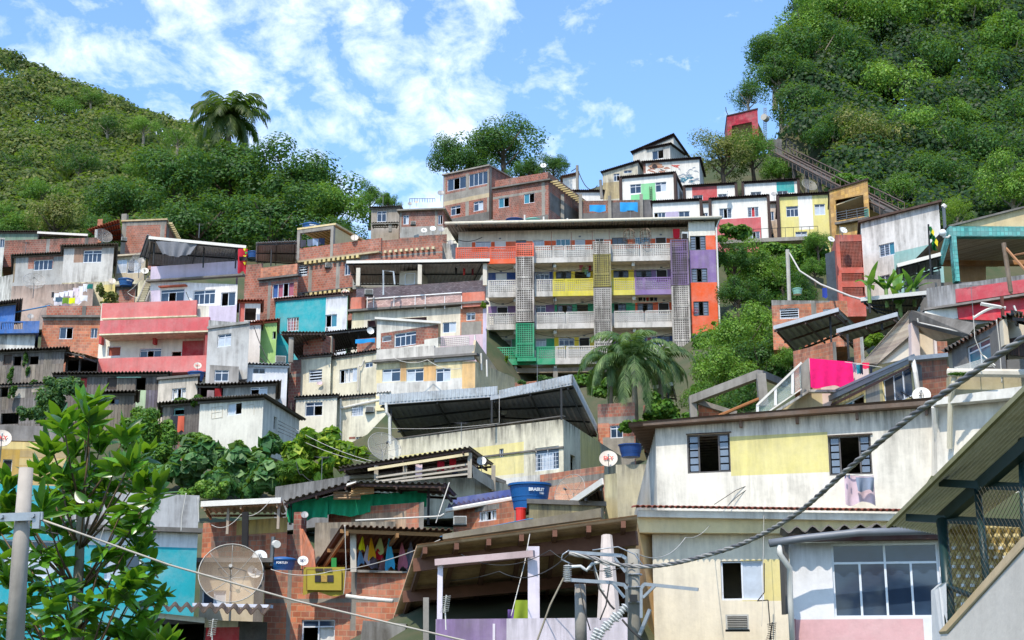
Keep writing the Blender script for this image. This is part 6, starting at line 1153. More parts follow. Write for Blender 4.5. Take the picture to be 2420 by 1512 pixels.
# covered stair with dark green frame, bottom right
GRN = plain((16, 50, 48), .45, .1, .2)
r = thing('covered_stair', 'covered stairway with dark green steel frame, netting and ribbed roof', 'stairway', P(2300, 1500, 19))
slab(r, 'side_wall', plaster((222, 214, 202), .2), [(2237, 1494, 18), (2440, 1270, 15.5), (2440, 1620, 15.5), (2232, 1620, 18)], .25); slab(r, 'wall_cap', plaster((196, 172, 130), .3), [(2236, 1491, 17.95), (2440, 1262, 15.45), (2440, 1270, 15.45), (2239, 1497, 17.95)], .32)
slab(r, 'end_pier', plaster((234, 232, 228), .2), [(2226, 1378, 18.3), (2236, 1376, 18.2), (2240, 1496, 18), (2240, 1620, 18), (2214, 1620, 18.6), (2208, 1394, 18.6)], .15)
part(r, 'ribbed_roof', rust((250, 244, 230), (226, 214, 186), .3, .7, 0), lambda m: m.corr(P(2100, 1240, 20), P(2250, 1268, 24), P(2520, 1080, 18.5), P(2490, 850, 15), .2, .016, .02, kind=1))
part(r, 'roof_edge', plaster((150, 146, 100), .4), lambda m: m.beam(P(2098, 1243, 19.95), P(2490, 853, 14.95), .05, .06))
part(r, 'sloping_beam', GRN, lambda m: m.beam(P(2222, 1232, 19.6), P(2450, 1032, 16), .12, .16))
for q in (((2226, 1141, 18.6), (2440, 1152, 17)), ((2144, 1223, 19.6), (2440, 1238, 18.5))): part(r, 'cross_beam', GRN, lambda m: m.beam(P(*q[0]), P(*q[1]), .1, .1))
for a, b, w_ in (((2226, 1230, 19), (2247, 1480, 18.1), .07), ((2309, 1152, 18), (2333, 1385, 17), .045), ((2415, 1040, 17), (2424, 1290, 16), .05)): part(r, 'post', GRN, lambda m: m.tube([P(*b), P(*a)], w_, 10), True)
part(r, 'handrail', GRN, lambda m: m.tube([P(2240, 1385, 18.3), P(2312, 1415, 17.3)], .035, 8))
def net(m):
    for k in range(46):
        t = k * 9.0
        for s in (1, -1):
            pts = []
            for i in range(40):
                y = 1150 + i * 9; x = (2236 + t - s * (y - 1300) * .5 - 60)
                lim = 1494 - (x - 2237) * 1.1; top = 1232 if x < 2306 else 1100
                if 2236 < x < 2425 and top - 10 < y < lim and (y > 1232 or x > 2222 + (1232 - y) * 1.14): pts.append(P(x, y, 18 - (x - 2237) * .0123))
                else:
                    if len(pts) > 1: m.tube(pts, .0035, 3, cap=False)
                    pts = []
            if len(pts) > 1: m.tube(pts, .0035, 3, cap=False)
part(r, 'netting', plain((70, 66, 52), .6), net)
h = house('ochre wall pierced with rows of small domed openings behind the netting', (2225, 1228), (2460, 1240), 1560, 23, plaster((196, 170, 96), .3), dr=21.5, len_=.4, name='pierced_wall', cat='wall')
def domes(m):
    for j in range(10):
        for i in range(9):
            x, y = 2240 + i * 22 + (j % 2) * 11, 1248 + j * 22; s, z = h.F.hit(x, y); 
            if s > h.F.L - .1 or s < .05: continue
            n = 9; vs = [h.F.pt(s, z, .09)] + [h.F.pt(s + .055 * math.cos(2 * math.pi * k / n), z + .055 * math.sin(2 * math.pi * k / n), .0) for k in range(n)] + [h.F.pt(s + .04 * math.cos(2 * math.pi * k / n), z + .02 + .04 * math.sin(2 * math.pi * k / n), .07) for k in range(n)]
            m.add(vs, [(1 + k, 1 + (k + 1) % n, 1 + n + (k + 1) % n, 1 + n + k) for k in range(n)] + [(0, 1 + n + k, 1 + n + (k + 1) % n) for k in range(n)])
part(h.root, 'domed_blocks', plaster((214, 196, 140), .2), domes, kind='stuff')
part(h.root, 'block_opening', plain((236, 240, 244), .6), lambda m: [(lambda s, z: h.F.box(m, s - .03, s + .03, z - .045, z + .0, .06, .1))(*h.F.hit(2240 + i * 22 + (j % 2) * 11, 1248 + j * 22)) for j in range(2, 10) for i in range(8) if (i * 7 + j * 3) % 5], kind='stuff')
# ================================================ bottom centre: timber carport
DW2 = plain((120, 78, 58), .8, 0, .5, 2)
r = thing('carport', 'large brown timber-raftered carport roof seen from below', 'carport', P(1250, 1512, 32)); 
c1, c2, c3, c4 = P(985, 1291, 32), P(1506, 1222, 30), P(1495, 1440, 44), P(925, 1475, 46)
part(r, 'roof_sheet', rust((214, 180, 142), (150, 108, 78), .6, .95, 0), lambda m: m.corr(c1, c4, c3, c2, .18, .03, .02))
e = Vector((0, 0, -.14))
for t_ in (.06, .42, .76): part(r, 'purlin', DW2, lambda m: m.beam(c1.lerp(c4, t_) + e * 2, c2.lerp(c3, t_) + e * 2, .14, .3))
for i in range(7): part(r, 'rafter', DW2, lambda m: m.beam(c1.lerp(c2, .04 + i * .15) + e * .8, c4.lerp(c3, .04 + i * .15) + e * .8, .1, .14))
part(r, 'concrete_gutter', plaster((120, 112, 92), .95), lambda m: m.hexa([P(1046, 1274, 33.5), P(1420, 1222, 32), P(1424, 1226, 34), P(1050, 1278, 36)], [P(1046, 1262, 33.5), P(1420, 1200, 32), P(1424, 1203, 34), P(1050, 1264, 36)]))
LPL = plaster((232, 222, 232), .35)
for x0, x1, y0, dd in ((1033, 1045, 1332, 29.5), (1248, 1275, 1292, 29)): part(r, 'pillar', LPL, lambda m: m.beam(P((x0 + x1) / 2, 1475, dd), Vector((P((x0 + x1) / 2, 1475, dd).x, dd, P(x0, y0, dd).z)), (x1 - x0) * dd / FP))
part(r, 'lintel', plaster((196, 170, 170), .4), lambda m: m.beam(P(1030, 1329, 29.4), P(1262, 1308, 28.7), .12, .13)); part(r, 'pillar', CONC, lambda m: m.beam(P(1007, 1540, 31), P(1007, 1412, 31), .12)); part(r, 'tall_column', plaster((214, 200, 192), .3), lambda m: m.tube([P(1440, 1500, 30), P(1434, 1266, 30.5)], [.28, .12], 10))
part(r, 'back_wall', plaster((120, 88, 70), .6), lambda m: m.hexa([P(930, 1600, 47), P(1560, 1600, 45), P(1560, 1600, 46), P(930, 1600, 48)], [P(930, 1470, 47), P(1560, 1430, 45), P(1560, 1430, 46), P(930, 1470, 48)]))
h = house('low parapet half purple and half pale lilac under the carport', (1030, 1463), (1500, 1459), 1560, 28.6, LPL, patches=[(1030, 1450, 1197, 1600, plaster((150, 122, 168), .35))], dr=27.6, len_=.4, name='parapet', cat='wall')
part(h.root, 'paint_drip', LPL, lambda m: (lambda s, z: h.F.box(m, s, s + .05, z - .5, z + .05, .01, .02))(*h.F.hit(1165, 1480)))
cloth(1218, 1418, 1250, 1462, 31, (140, 160, 40), 'olive green cloth hanging behind the white carport pillar', taper=-.3, group='cloths under the carport'); cloth(1200, 1440, 1220, 1462, 31.2, (120, 90, 160), 'small violet and pink cloth behind the parapet', group='cloths under the carport')
r = thing('concrete_pole', 'short grey concrete pole in front of the lilac parapet', 'pole', P(1374, 1540, 26)); part(r, 'shaft', CONC, lambda m: m.tube([P(1374, 1560, 26), P(1371, 1380, 26)], [.11, .1], 12), True)
slab(thing('shed_wall', 'grey concrete shed top at the bottom beside the brown carport edge', 'shed', P(900, 1512, 38)), 'wall', plaster((150, 148, 144), .9), [(858, 1466, 38), (960, 1474, 38), (945, 1560, 38), (845, 1560, 38)], 2)
# ================================================ bottom left: brick house with laundry roof
h = house('orange brick house with yellow rug, laundry porch and white window', (627, 1346), (966, 1352), 1560, 48, BRICK2, dr=47, wins=[(712, 1464, 791, 1530, '^oc')], patches=[(627, 1414, 966, 1424, CONC), (677, 1340, 687, 1560, CONC), (829, 1340, 842, 1490, CONC), (627, 1340, 966, 1349, CONCD)], len_=5)
part(h.root, 'waste_pipe', PVC, lambda m: m.tube([P(818, 1408, 46.6), P(850, 1413, 46.5), P(928, 1420, 46)], .07, 8), True); part(h.root, 'porch_post', plaster((206, 196, 180), .4), lambda m: m.beam(P(836, 1352, 47), P(835, 1256, 47), .19))
canopy('', (808, 1242, 46.5), (1075, 1252, 45.5), (1000, 1330, 53), (745, 1337, 53), rust((110, 84, 70), (70, 50, 42), .6, .9), [], root=h.root, beams=3, bm=plain((150, 108, 60), .7), pitch=.2, bw=.12)
slab(h.root, 'sill_wall', CONC, [(842, 1346, 47), (962, 1350, 46.9), (962, 1354, 46.9), (842, 1352, 47)], .3)
cloth(718, 1340, 815, 1402, 46.9, (170, 152, 54), 'yellow rug with dark patterned squares hung over the brick parapet', 'rug', 'rug', wave=.01, mat=None)
rg = D.objects['rug']; 
slab(rg, 'rug_border', plain((120, 96, 40), .9), [(724, 1345, 46.84), (809, 1347, 46.84), (809, 1397, 46.84), (724, 1396, 46.84)], .008); slab(rg, 'rug_field', plain((176, 158, 54), .9), [(726, 1347, 46.8), (807, 1349, 46.8), (807, 1395, 46.8), (726, 1394, 46.8)], .03)
for i in range(3): slab(rg, 'rug_square', plain([(50, 48, 52), (196, 160, 80), (60, 56, 60)][i], .9, 0, .6, 9), [(744 + i * 15, 1359, 46.77), (758 + i * 15, 1359, 46.77), (758 + i * 15, 1375, 46.77), (744 + i * 15, 1375, 46.77)], .02)
for i in range(2): slab(rg, 'rug_square', plain([(70, 60, 50), (90, 84, 76)][i], .9, 0, .6, 9), [(745 + i * 21, 1343, 46.76), (764 + i * 21, 1343, 46.76), (764 + i * 21, 1350, 46.76), (745 + i * 21, 1350, 46.76)], .02)
ldy = [(851, 1268, 861, 1302, (240, 236, 10), 'bright yellow'), (870, 1271, 883, 1322, (246, 180, 20), 'orange-yellow'), (890, 1268, 906, 1310, (196, 206, 130), 'pale green'), (910, 1272, 928, 1350, (70, 180, 220), 'sky blue'), (845, 1298, 856, 1336, (110, 160, 200), 'light blue'), (884, 1296, 900, 1324, (206, 20, 50), 'red'), (940, 1282, 958, 1346, (190, 110, 130), 'mauve'), (960, 1280, 980, 1352, (120, 124, 150), 'grey-blue'), (876, 1308, 892, 1345, (110, 100, 112), 'dark grey'), (894, 1318, 912, 1350, (130, 90, 90), 'striped brown'), (862, 1288, 874, 1334, (190, 180, 190), 'pale grey')]
for i, (x0, y0, x1, y1, c, n) in enumerate(ldy): cloth(x0 - 1, y0, x1 + 2, y1, 47.6 + (i % 3) * .2, c, n + ' cloth pinned by one corner in the laundry porch', taper=0, shape='tip', group='laundry in the brick porch', wave=.05)
slab(thing('door_panel', 'green and yellow panel inside the laundry porch', 'door', P(785, 1345, 50)), 'panel', plain((20, 140, 60), .7), [(783, 1318, 49), (795, 1318, 49), (795, 1344, 49), (783, 1344, 49)], .1)
tank(667, 1318, 68, 48.5, 'f', 'blue tank with white lettering behind the brick parapet'); dish(614, 1317, 18, 47, '2', 'white dish with number left of the lettered blue tank'); dish(600, 1352, 17, 46, '2', 'lower white dish with number overlapping the large mesh dish', .2); dish(716, 1326, 13, 47, 'k', 'white dish with dark lettering right of the lettered blue tank')
mesh_dish(546, 1362, 74, 42, 'very large see-through mesh dish before the brick ruins', 68, .15, .42, (176, 150, 122))
r = thing('street_light', 'thin pole with small round lamp by the lettered tank', 'street light', P(643, 1335, 46)); part(r, 'pole', STEEL, lambda m: m.tube([P(641, 1337, 46), P(646, 1268, 46)], .07, 6)); part(r, 'lamp_head', PVC, lambda m: m.tube([P(650, 1285, 46), P(655, 1286, 45.6)], .12, 10))
# brick ruins, green net building
h = house('weathered brick ruin wall with broken black top edge', (500, 1268), (712, 1262), 1345, 54, brick((200, 120, 84), dirt=.95), len_=3, patches=[(590, 1300, 712, 1345, BRICKD)])
part(h.root, 'brick_pillar', BRICKD, lambda m: h.F.pbox(m, 694, 1210, 712, 1264, -.5, -.02)); slab(h.root, 'orange_gable', plaster((196, 110, 66), .6), [(708, 1248, 53), (716, 1250, 53), (742, 1300, 51), (746, 1345, 50), (712, 1345, 52)], .2)
dish(720, 1217, 9, 52, 'g', 'grey dish on the tall brick pillar of the ruin')
h = house('mouldy concrete wall with stepped roofline above the laundry porch', (745, 1235), (935, 1232), 1300, 53, plaster((176, 160, 136), .95), len_=3, patches=[(780, 1248, 830, 1300, plaster((130, 120, 110), .8))])
h = house('patched brick house hidden behind a hanging green shade net', (777, 1203), (1002, 1186), 1245, 55, BRICK2, patches=[(830, 1212, 960, 1260, plaster((214, 176, 140), .8)), (990, 1180, 1002, 1250, CONC)], len_=3)
for x0, y0, x1, y1, ty, n in ((679, 1186, 776, 1235, -12, 'left'), (774, 1172, 882, 1219, -5, 'middle'), (880, 1168, 1009, 1211, -10, 'right')): cloth(x0, y0, x1, y1, 54, (14, 156, 110), n + ' length of green shade net under the tin roof', 'shade_net', 'shade net', wave=.08, ty=ty, group='green shade nets')
canopy('long low tin roof over the green shade nets', (671, 1184, 53), (824, 1138, 53), (850, 1150, 57), (680, 1194, 57), rust((110, 104, 98), (96, 60, 44), .7), [(686, 1190, 1240, 54)], beams=3, bm=DKWOOD); canopy('right wing of the tin roof with protruding rafters over the green shade nets', (824, 1137, 53), (1052, 1142, 52), (1080, 1172, 55), (850, 1158, 57), rust((100, 98, 96), (80, 60, 50), .6), [(1012, 1150, 1240, 53.5)], beams=3, bm=DKWOOD)
r = thing('tin_sheets', 'rusty corrugated sheets patched over the green net', 'metal sheet', P(840, 1185, 53)); part(r, 'sheet', rust((150, 126, 96), (110, 80, 56), .7), lambda m: m.corr(P(788, 1160, 53.3), P(788, 1180, 53.3), P(852, 1180, 53.2), P(852, 1162, 53.2), .12, .02)); part(r, 'sheet', rust((176, 146, 100), (130, 90, 56), .6), lambda m: m.corr(P(830, 1150, 53.2), P(830, 1172, 53.2), P(884, 1166, 53.1), P(884, 1150, 53.1), .12, .02))
r = thing('floodlight', 'white floodlight box on the tin roof ridge', 'lamp', P(840, 1150, 52.5)); part(r, 'housing', PVC, lambda m: m.hexa([P(818, 1148, 52.5), P(840, 1140, 52.3), P(842, 1142, 53), P(820, 1150, 53)], [P(820, 1142, 52.5), P(842, 1137, 52.3), P(844, 1139, 53), P(822, 1144, 53)]))
h = house('plain grey concrete wall with a diagonal lit edge above the tin roof', (651, 1150), (826, 1124), 1190, 61, plaster((140, 138, 136), .8), name='wall', cat='wall', len_=2)
canopy('white fibre awning with scalloped edge left of the green nets', (476, 1190, 52), (665, 1181, 51), (676, 1212, 56), (490, 1212, 56), rust((226, 206, 180), (180, 150, 120), .4), [(657, 1185, 1250, 51.3), (537, 1195, 1262, 52)], fascia=PVC, beams=2, pm=plaster((176, 160, 140), .5), bm=WD3 if 0 else plain((170, 140, 110), .8))
h = house('brick and yellow porch wall below the white fibre awning', (480, 1236), (680, 1222), 1275, 55, BRICK2, patches=[(560, 1200, 690, 1260, plaster((206, 180, 100), .5))], len_=2)
part(thing('burnt_post', 'charred black timber post beside the white fibre awning', 'post', P(580, 1298, 49)), 'timber', DARK, lambda m: m.beam(P(579, 1300, 49), P(580, 1210, 49), .2))
h = house('beige house with window behind the huge mesh dish', (476, 1330), (626, 1330), 1470, 46, plaster((214, 196, 164), .6), wins=[(477, 1395, 534, 1430, 'gl')], patches=[(600, 1330, 626, 1470, plaster((120, 110, 100), .8))], len_=3, roof='slab', rmat=CONCD)
# railed balcony house
h = house('concrete house base with slanting ledge under the railed balcony', (828, 1133), (1122, 1128), 1170, 64, plaster((206, 200, 180), .6), dr=62, len_=4, back=(2.2, 3.5))
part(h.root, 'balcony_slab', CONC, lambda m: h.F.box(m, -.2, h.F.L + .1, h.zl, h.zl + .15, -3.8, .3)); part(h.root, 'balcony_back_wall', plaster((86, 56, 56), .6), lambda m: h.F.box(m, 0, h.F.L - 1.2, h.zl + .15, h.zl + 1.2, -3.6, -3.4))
canopy('', (800, 1104, 62.5), (1110, 1056, 60), (1168, 1098, 64), (832, 1128, 67), rust((120, 106, 92), (76, 60, 50), .6), [(957, 1092, 1135, 61.6), (889, 1100, 1135, 62), (1110, 1070, 1130, 60.4), (1166, 1100, 1160, 63.2)], root=h.root, pm=plaster((176, 166, 150), .5), pw=.18, bm=DKWOOD, pitch=.24)
for y0, y1 in ((1128, 1097), (1138, 1108), (1143, 1120)): part(h.root, 'rail', plaster((196, 184, 166), .4), lambda m: m.beam(P(889, y0, 61.8), P(1106, y1, 60.4), .06, .08))
part(h.root, 'roof_beam', plaster((232, 214, 166), .4), lambda m: m.beam(P(870, 1110, 61.8), P(1108, 1073, 60.2), .08, .12)); slab(h.root, 'side_ledge', plaster((196, 186, 166), .6), [(1116, 1098, 60.3), (1166, 1135, 63), (1168, 1160, 63), (1118, 1128, 60.3)], .1)
for x, y0, y1, w_, c, n in ((982, 1097, 1132, 16, (232, 206, 216), 'pale pink dress'), (1034, 1090, 1112, 16, (190, 16, 50), 'red shirt'), (1062, 1084, 1106, 16, (200, 20, 40), 'bright red cloth'), (1068, 1108, 1120, 14, (40, 40, 60), 'dark patterned cloth')): cloth(x, y0, x + w_, y1, 61.2, c, n + ' drying on the railed balcony', group='laundry on the railed balcony')
# blue band house, lettered tank, concrete roofs
h = house('small brick house with blue upper band, tiled eave and curtained window', (1072, 1205), (1216, 1184), 1250, 54, BRICK2, wins=[(1130, 1206, 1173, 1231, 'coc')], patches=[(1122, 1192, 1180, 1206, CONC)], len_=3)
part(h.root, 'blue_band', plaster((76, 92, 160), .3), lambda m: h.F.pbox(m, 1071, 1166, 1212, 1196, -1.4, -1.2)); part(h.root, 'tile_eave', rust((80, 76, 110), (110, 70, 60), .5), lambda m: m.corr(P(1058, 1203, 53), P(1212, 1175, 52.2), P(1212, 1168, 54), P(1062, 1192, 55), .2, .05)); part(h.root, 'roof_gutter', PVC, lambda m: m.tube([P(1054, 1206, 53), P(1212, 1178, 52.2)], .08, 6))
ac(1071, 1222, 1103, 1241, 51, 'large grey air conditioner on the small blue-banded brick house')
tank(1252, 1154, 104, 48.5, 'B', 'big blue open tank with white lettering near the picture centre', .35)
r = thing('crate', 'bright red plastic barrel beside the big blue tank', 'barrel', P(1230, 1235, 46)); part(r, 'barrel_body', plain((226, 50, 40), .5), lambda m: m.lathe([(0, 0), (.16, 0), (.17, .45), (.18, .46), (.18, .5), (0, .5)], 16, c=P(1231, 1237, 46)))
r.name = 'plastic_barrel'
h = house('rough beige concrete water-tank house right of the big blue tank', (1250, 1190), (1428, 1196), 1235, 44, plaster((176, 160, 112), .8), len_=2, roof='slab', rmat=CONCD, oh=.1)
h = house('mossy concrete roof edge running along above the carport', (1052, 1268), (1418, 1212), 1300, 40, plaster((150, 144, 110), .95), len_=2, dr=38)
mesh_dish(1353, 1166, 44, 47, 'peach coloured mesh dish tilted beside the big blue tank', 75, -.7, .35, (214, 180, 150))
canopy('brown sheet roof with white edge under the peach mesh dish', (1345, 1190, 45), (1424, 1136, 43), (1430, 1190, 47), (1380, 1196, 48), rust((130, 96, 76), (90, 60, 48), .6), [], fascia=PVC, beams=2)
h = house('low brick parapet with concrete ledge behind the peach dish', (1276, 1122), (1428, 1100), 1160, 58, BRICK2, patches=[(1276, 1128, 1428, 1142, CONC)], len_=2, name='wall', cat='wall')
h = house('beige narrow wall house between the brown eave and the beige dish', (1428, 1122), (1458, 1118), 1240, 46, plaster((206, 194, 150), .6), len_=2); tank(1490, 1052, 60, 52, 'o', 'blue tank partly hidden behind the long dark eave'); house('dirty beige wall under the half-hidden blue tank', (1455, 1098), (1530, 1097), 1220, 52, plaster((196, 184, 150), .7), len_=2)
# teal and white house, yellow house at left
h = house('teal and white house with grey mouldy parapet behind the foreground tree', (-40, 1244), (468, 1256), 1450, 40, WHITED, dr=42, wins=[(4, 1276, 135, 1366, '^ll'), (248, 1288, 334, 1372, '^lg')], patches=[(-40, 1238, 468, 1290, plaster((240, 240, 240), .3)), (136, 1290, 468, 1600, TEAL), (-40, 1240, 136, 1600, TEAL)], len_=4)
part(h.root, 'parapet', plaster((200, 200, 200), .95), lambda m: h.F.pbox(m, 140, 1164, 470, 1248, -.3, -.05)); part(h.root, 'ledge', CONCD, lambda m: h.F.box(m, 2, h.F.L + .1, h.zr - .05, h.zr + .08, -.2, .25)); part(h.root, 'teal_upper_wall', TEAL, lambda m: h.F.pbox(m, -40, 1145, 138, 1250, -.4, -.15))
h = house('yellow clapboard house with grey parapet and dark window at the left edge', (-30, 1042), (160, 1046), 1160, 49, brick((240, 212, 140), 30, .28, (206, 170, 100), .2, .02), dr=49.5, len_=4, patches=[(-30, 1062, 44, 1160, plaster((206, 164, 70), .3))], wins=[(6, 1085, 28, 1120, 'd')])
part(h.root, 'parapet', plaster((140, 134, 130), .9), lambda m: h.F.pbox(m, -30, 1006, 165, 1042, -.3, -.1)); dish(4, 1038, 24, 46, 's', 'dish with red lettering cut by the left picture edge')
h = house('dark wavy roofed shack with red and white corner at the bottom left', (360, 1460), (632, 1470), 1560, 36, plaster((60, 46, 40), .8), wins=[(372, 1470, 482, 1530, 'hole')], patches=[(484, 1462, 563, 1482, plaster((236, 224, 200), .3)), (484, 1482, 563, 1600, plaster((206, 34, 48), .3))], len_=3, dr=35)
part(h.root, 'roof', rust((96, 78, 62), (60, 46, 38), .7, .95, 0), lambda m: m.corr(P(330, 1437, 33.6), P(636, 1448, 33), P(640, 1436, 37), P(330, 1428, 37.5), .28, .07, .03)); part(h.root, 'white_beam', WHITE, lambda m: m.beam(P(350, 1452, 34.5), P(486, 1466, 34.2), .1, .12)); part(h.root, 'white_ledge', plain((220, 224, 236), .5), lambda m: m.beam(P(461, 1429, 37.5), P(640, 1433, 37), .3, .08))
for i, (x, y, dd, lb) in enumerate(((501, 1484, 33, 'white comb aerial in front of the red and white corner'), (1052, 1428, 27.5, 'white comb aerial in front of the left carport pillar'), (1822, 1492, 27, 'black comb aerial at the bottom right of the cream house'))):
    r = thing('yagi_antenna', lb, 'antenna', P(x, y + 30, dd), 'comb aerials'); mt = IRON if i == 2 else PVC
    part(r, 'boom', mt, lambda m: m.tube([P(x - 3, y + 20, dd), P(x + 3, y - 22, dd)], .012, 5)); part(r, 'elements', mt, lambda m: [m.tube([P(x - 8 + k * .4 - abs(4 - k), y + 18 - k * 4.4, dd), P(x + 8 + k * .6, y + 15 - k * 4.4, dd - .1)], .008, 3) for k in range(9)]); part(r, 'mast', mt, lambda m: m.tube([P(x + 2, y + 60, dd), P(x, y + 10, dd)], .014, 4))
# ================================================ hills and trees
for g_ in ((1800, 470, 128), (1980, 420, 140), (2100, 330, 152), (2300, 250, 160), (2420, 150, 170), (2500, -60, 190), (2000, 150, 182), (1900, 250, 170), (2200, 30, 195), (2700, 100, 170), (2480, 300, 160), (2420, 400, 140), (2500, 60, 175), (2050, 540, 104), (2300, 520, 100), (2420, 500, 100), (2250, 400, 130), (1760, 420, 150), (1700, 350, 165), (1500, 400, 165)):
    v_ = P(*g_); GROUND.append((v_.x, v_.y, v_.z - (8 if g_[0] > 1950 and g_[2] > 125 else 1)))
for g_ in ((860, 1100, 79), (760, 1100, 80), (960, 1100, 79), (1060, 1100, 80)): v_ = P(*g_); GROUND.append((v_.x, v_.y, v_.z - 2))
def sil(x):
    return np.interp(x, [-200, 0, 60, 130, 200, 270, 330, 400, 450, 520, 600, 760, 900, 1000], [60, 140, 158, 196, 222, 256, 276, 296, 312, 350, 430, 520, 560, 580])
for x_ in (-250, -100, 0, 100, 200, 300, 400, 500, 650, 800):
    for t_ in (0, .35, .7, 1):
        v_ = P(x_, float(sil(x_)) + (575 - float(sil(x_))) * t_ + 14, 255 - 105 * t_); GROUND.append((v_.x, v_.y, v_.z - 2))
def forest(cs, mat, size, label, front=True, dens=26):
    q = np.random.RandomState(11); V, F, Nn = [], [], []
    for x, y, d, R in cs:
        n = int(70 + dens * R * R); d2 = q.normal(size=(n, 3)); d2 /= np.linalg.norm(d2, axis=1)[:, None]; d2[:, 2] = np.abs(d2[:, 2]) * 1.1 - .35; d2[:, 1] = np.where(d2[:, 1] > .3, -d2[:, 1], d2[:, 1])
        V.append(d2 * R * (.72 + .42 * q.rand(n))[:, None] + np.array(P(x, y, d))); nn = d2 * 1.2 + q.normal(size=(n, 3)) * .38 + np.array([0, 0, .35]); Nn.append(nn / np.linalg.norm(nn, axis=1)[:, None])
    v, f = leaves(np.concatenate(V), np.concatenate(Nn), size, .8); o = D.objects.new('woodland', npmesh(v, f, mat)); COL.objects.link(o); tag(o, label, 'woodland', kind='stuff')
q_ = np.random.RandomState(3); cs_ = []
for i in range(560):
    x = q_.uniform(-140, 640); t_ = q_.rand() ** .8; s_ = float(sil(x)); cs_.append((x, s_ + 8 + (585 - s_) * t_, 255 - 100 * t_, q_.uniform(1.4, 6.2) * (1 - .35 * t_)))
for i in range(90): x = -110 + i * 7.5; cs_.append((x, float(sil(x)) + q_.uniform(2, 12), 256, q_.uniform(1.2, 3.6)))
forest(cs_, HILLG, .6, 'dense sunlit woodland covering the far hill on the left')
cs_ = []
for i in range(620):
    y = q_.uniform(-150, 540); xm = float(np.interp(y, [-150, -60, 100, 180, 260, 330, 430, 540], [2010, 1960, 1850, 1850, 1880, 1905, 2000, 2070])); x = q_.uniform(xm, 2560); cs_.append((x, y, 141 + (480 - y) / 560 * 72 + q_.uniform(0, 6), q_.uniform(2, 4)))
forest(cs_, leafmat([(22, 48, 26), (40, 72, 34), (56, 92, 42)]), .5, 'dark understorey foliage filling the wooded hill on the right')  # leaf colours darkened to stand for shade in the gaps between crowns
fixed = 'trees of the dense hillside wood at upper right'
RH = [(1826, 128, 60, 186, 0, 'D', 'leftmost dark tree high against the sky beside the crimson station'), (1898, 78, 70, 188, 1, 'B', 'bright tree at the top of the wood next to the leftmost one'), (1842, 185, 66, 178, 2, 'D', 'dark tree overhanging the steel stair frame'), (1925, 128, 84, 184, 3, 'D', 'broad dark tree above the steel stairs with open branches'), (1905, 262, 66, 172, 0, 'D', 'shadowed tree directly above the incline track top'),
      (1965, 35, 82, 194, 2, 'B', 'sunlit crown at the top picture edge above the broad dark tree'), (2010, 185, 88, 182, 1, 'D', 'big dark crown in the middle left of the wood'), (2062, 70, 84, 194, 3, 'M', 'mid-green tree near the top edge, third from the left'), (1962, 330, 58, 160, 2, 'D', 'dark tree right beside the incline railing'), (2105, 225, 92, 178, 0, 'B', 'large mid-green crown in the centre of the wood'),
      (2165, 50, 92, 196, 1, 'M', 'tall bright crown at the top edge near the centre'), (2042, 345, 80, 158, 3, 'O', 'pale olive tree with light blossom above the orange station'), (2215, 165, 90, 186, 2, 'D', 'dark round crown right of the centre of the wood'), (2285, 50, 92, 196, 0, 'B', 'bright spreading crown at the top right of the wood'), (2158, 345, 84, 160, 1, 'B', 'sunlit tree behind the slanting rail of the track'),
      (2305, 235, 92, 178, 3, 'D', 'deep green tree in the right middle of the wood'), (2385, 120, 96, 188, 2, 'M', 'bright tree at the right picture edge, upper one'), (2215, 430, 74, 146, 0, 'D', 'dark tree rising behind the tall white slanted-roof house'), (2320, 385, 86, 152, 1, 'D', 'dark tree with pale bough behind the teal station'), (2405, 300, 92, 166, 0, 'D', 'shadowy tree at the right picture edge, middle one'), (2392, 445, 70, 132, 3, 'B', 'glossy light-leaved tree at the right picture edge, lowest one'), (2128, 455, 48, 138, 2, 'M', 'small tree between orange station and tall white house'), (2262, 505, 36, 112, 1, 'L', 'small lime green bush left of the teal station roof'),
      (1960, -15, 60, 198, 3, 'M', 'crown cut by the top picture edge at the left of the wood'), (2085, -40, 80, 204, 0, 'D', 'crown cut by the top picture edge in the wood centre'), (2400, 0, 90, 204, 1, 'M', 'crown in the top right picture corner'), (1768, 228, 42, 172, 2, 'D', 'thin wispy tree hanging over the radio mast'), (2250, 300, 70, 165, 2, 'M', 'mid-green crown filling the gap above the tall white house'), (1990, 255, 60, 176, 1, 'B', 'light green crown just below the big dark crown')]
MM = {'B': BRG, 'D': DKG, 'M': MIDG, 'O': OLIVE, 'L': LIME}
for x, y, rr, dd, v, m_, lb in RH: tree(x, y, rr * 1.06, dd, MM[m_], lb, v, group=fixed, n=9000 if rr > 50 else 5000, sz=1.0, bark=BARKW)
for x, y, rr, v, m_, lb in ((60, 210, 30, 0, 'D', 'dark tree standing out near the left end of the far hill'), (150, 262, 34, 1, 'M', 'brighter crown in the middle of the far left hill'), (255, 300, 32, 2, 'D', 'dark crown below the ridge of the far left hill'), (215, 232, 22, 3, 'M', 'small crown on the ridge of the far left hill'), (340, 300, 30, 0, 'B', 'light crown on the far ridge left of the palm'), (90, 330, 36, 2, 'B', 'light crown low on the far left hill'), (30, 400, 42, 1, 'D', 'dark crown at the left edge halfway down the far hill'), (190, 390, 40, 3, 'D', 'dark crown on the lower slope of the far left hill'), (100, 460, 44, 0, 'M', 'large light crown above the pale olive tree'), (420, 330, 30, 1, 'M', 'crown on the ridge directly left of the palm')):
    tree(x, y, rr, 250 - 110 * (y - 200) / 380, MM[m_], lb, v, sx=1.3, group='trees standing out on the far left hill', n=5000, size=.07, bark=BARKW)
g2 = 'big dark trees behind the left houses'
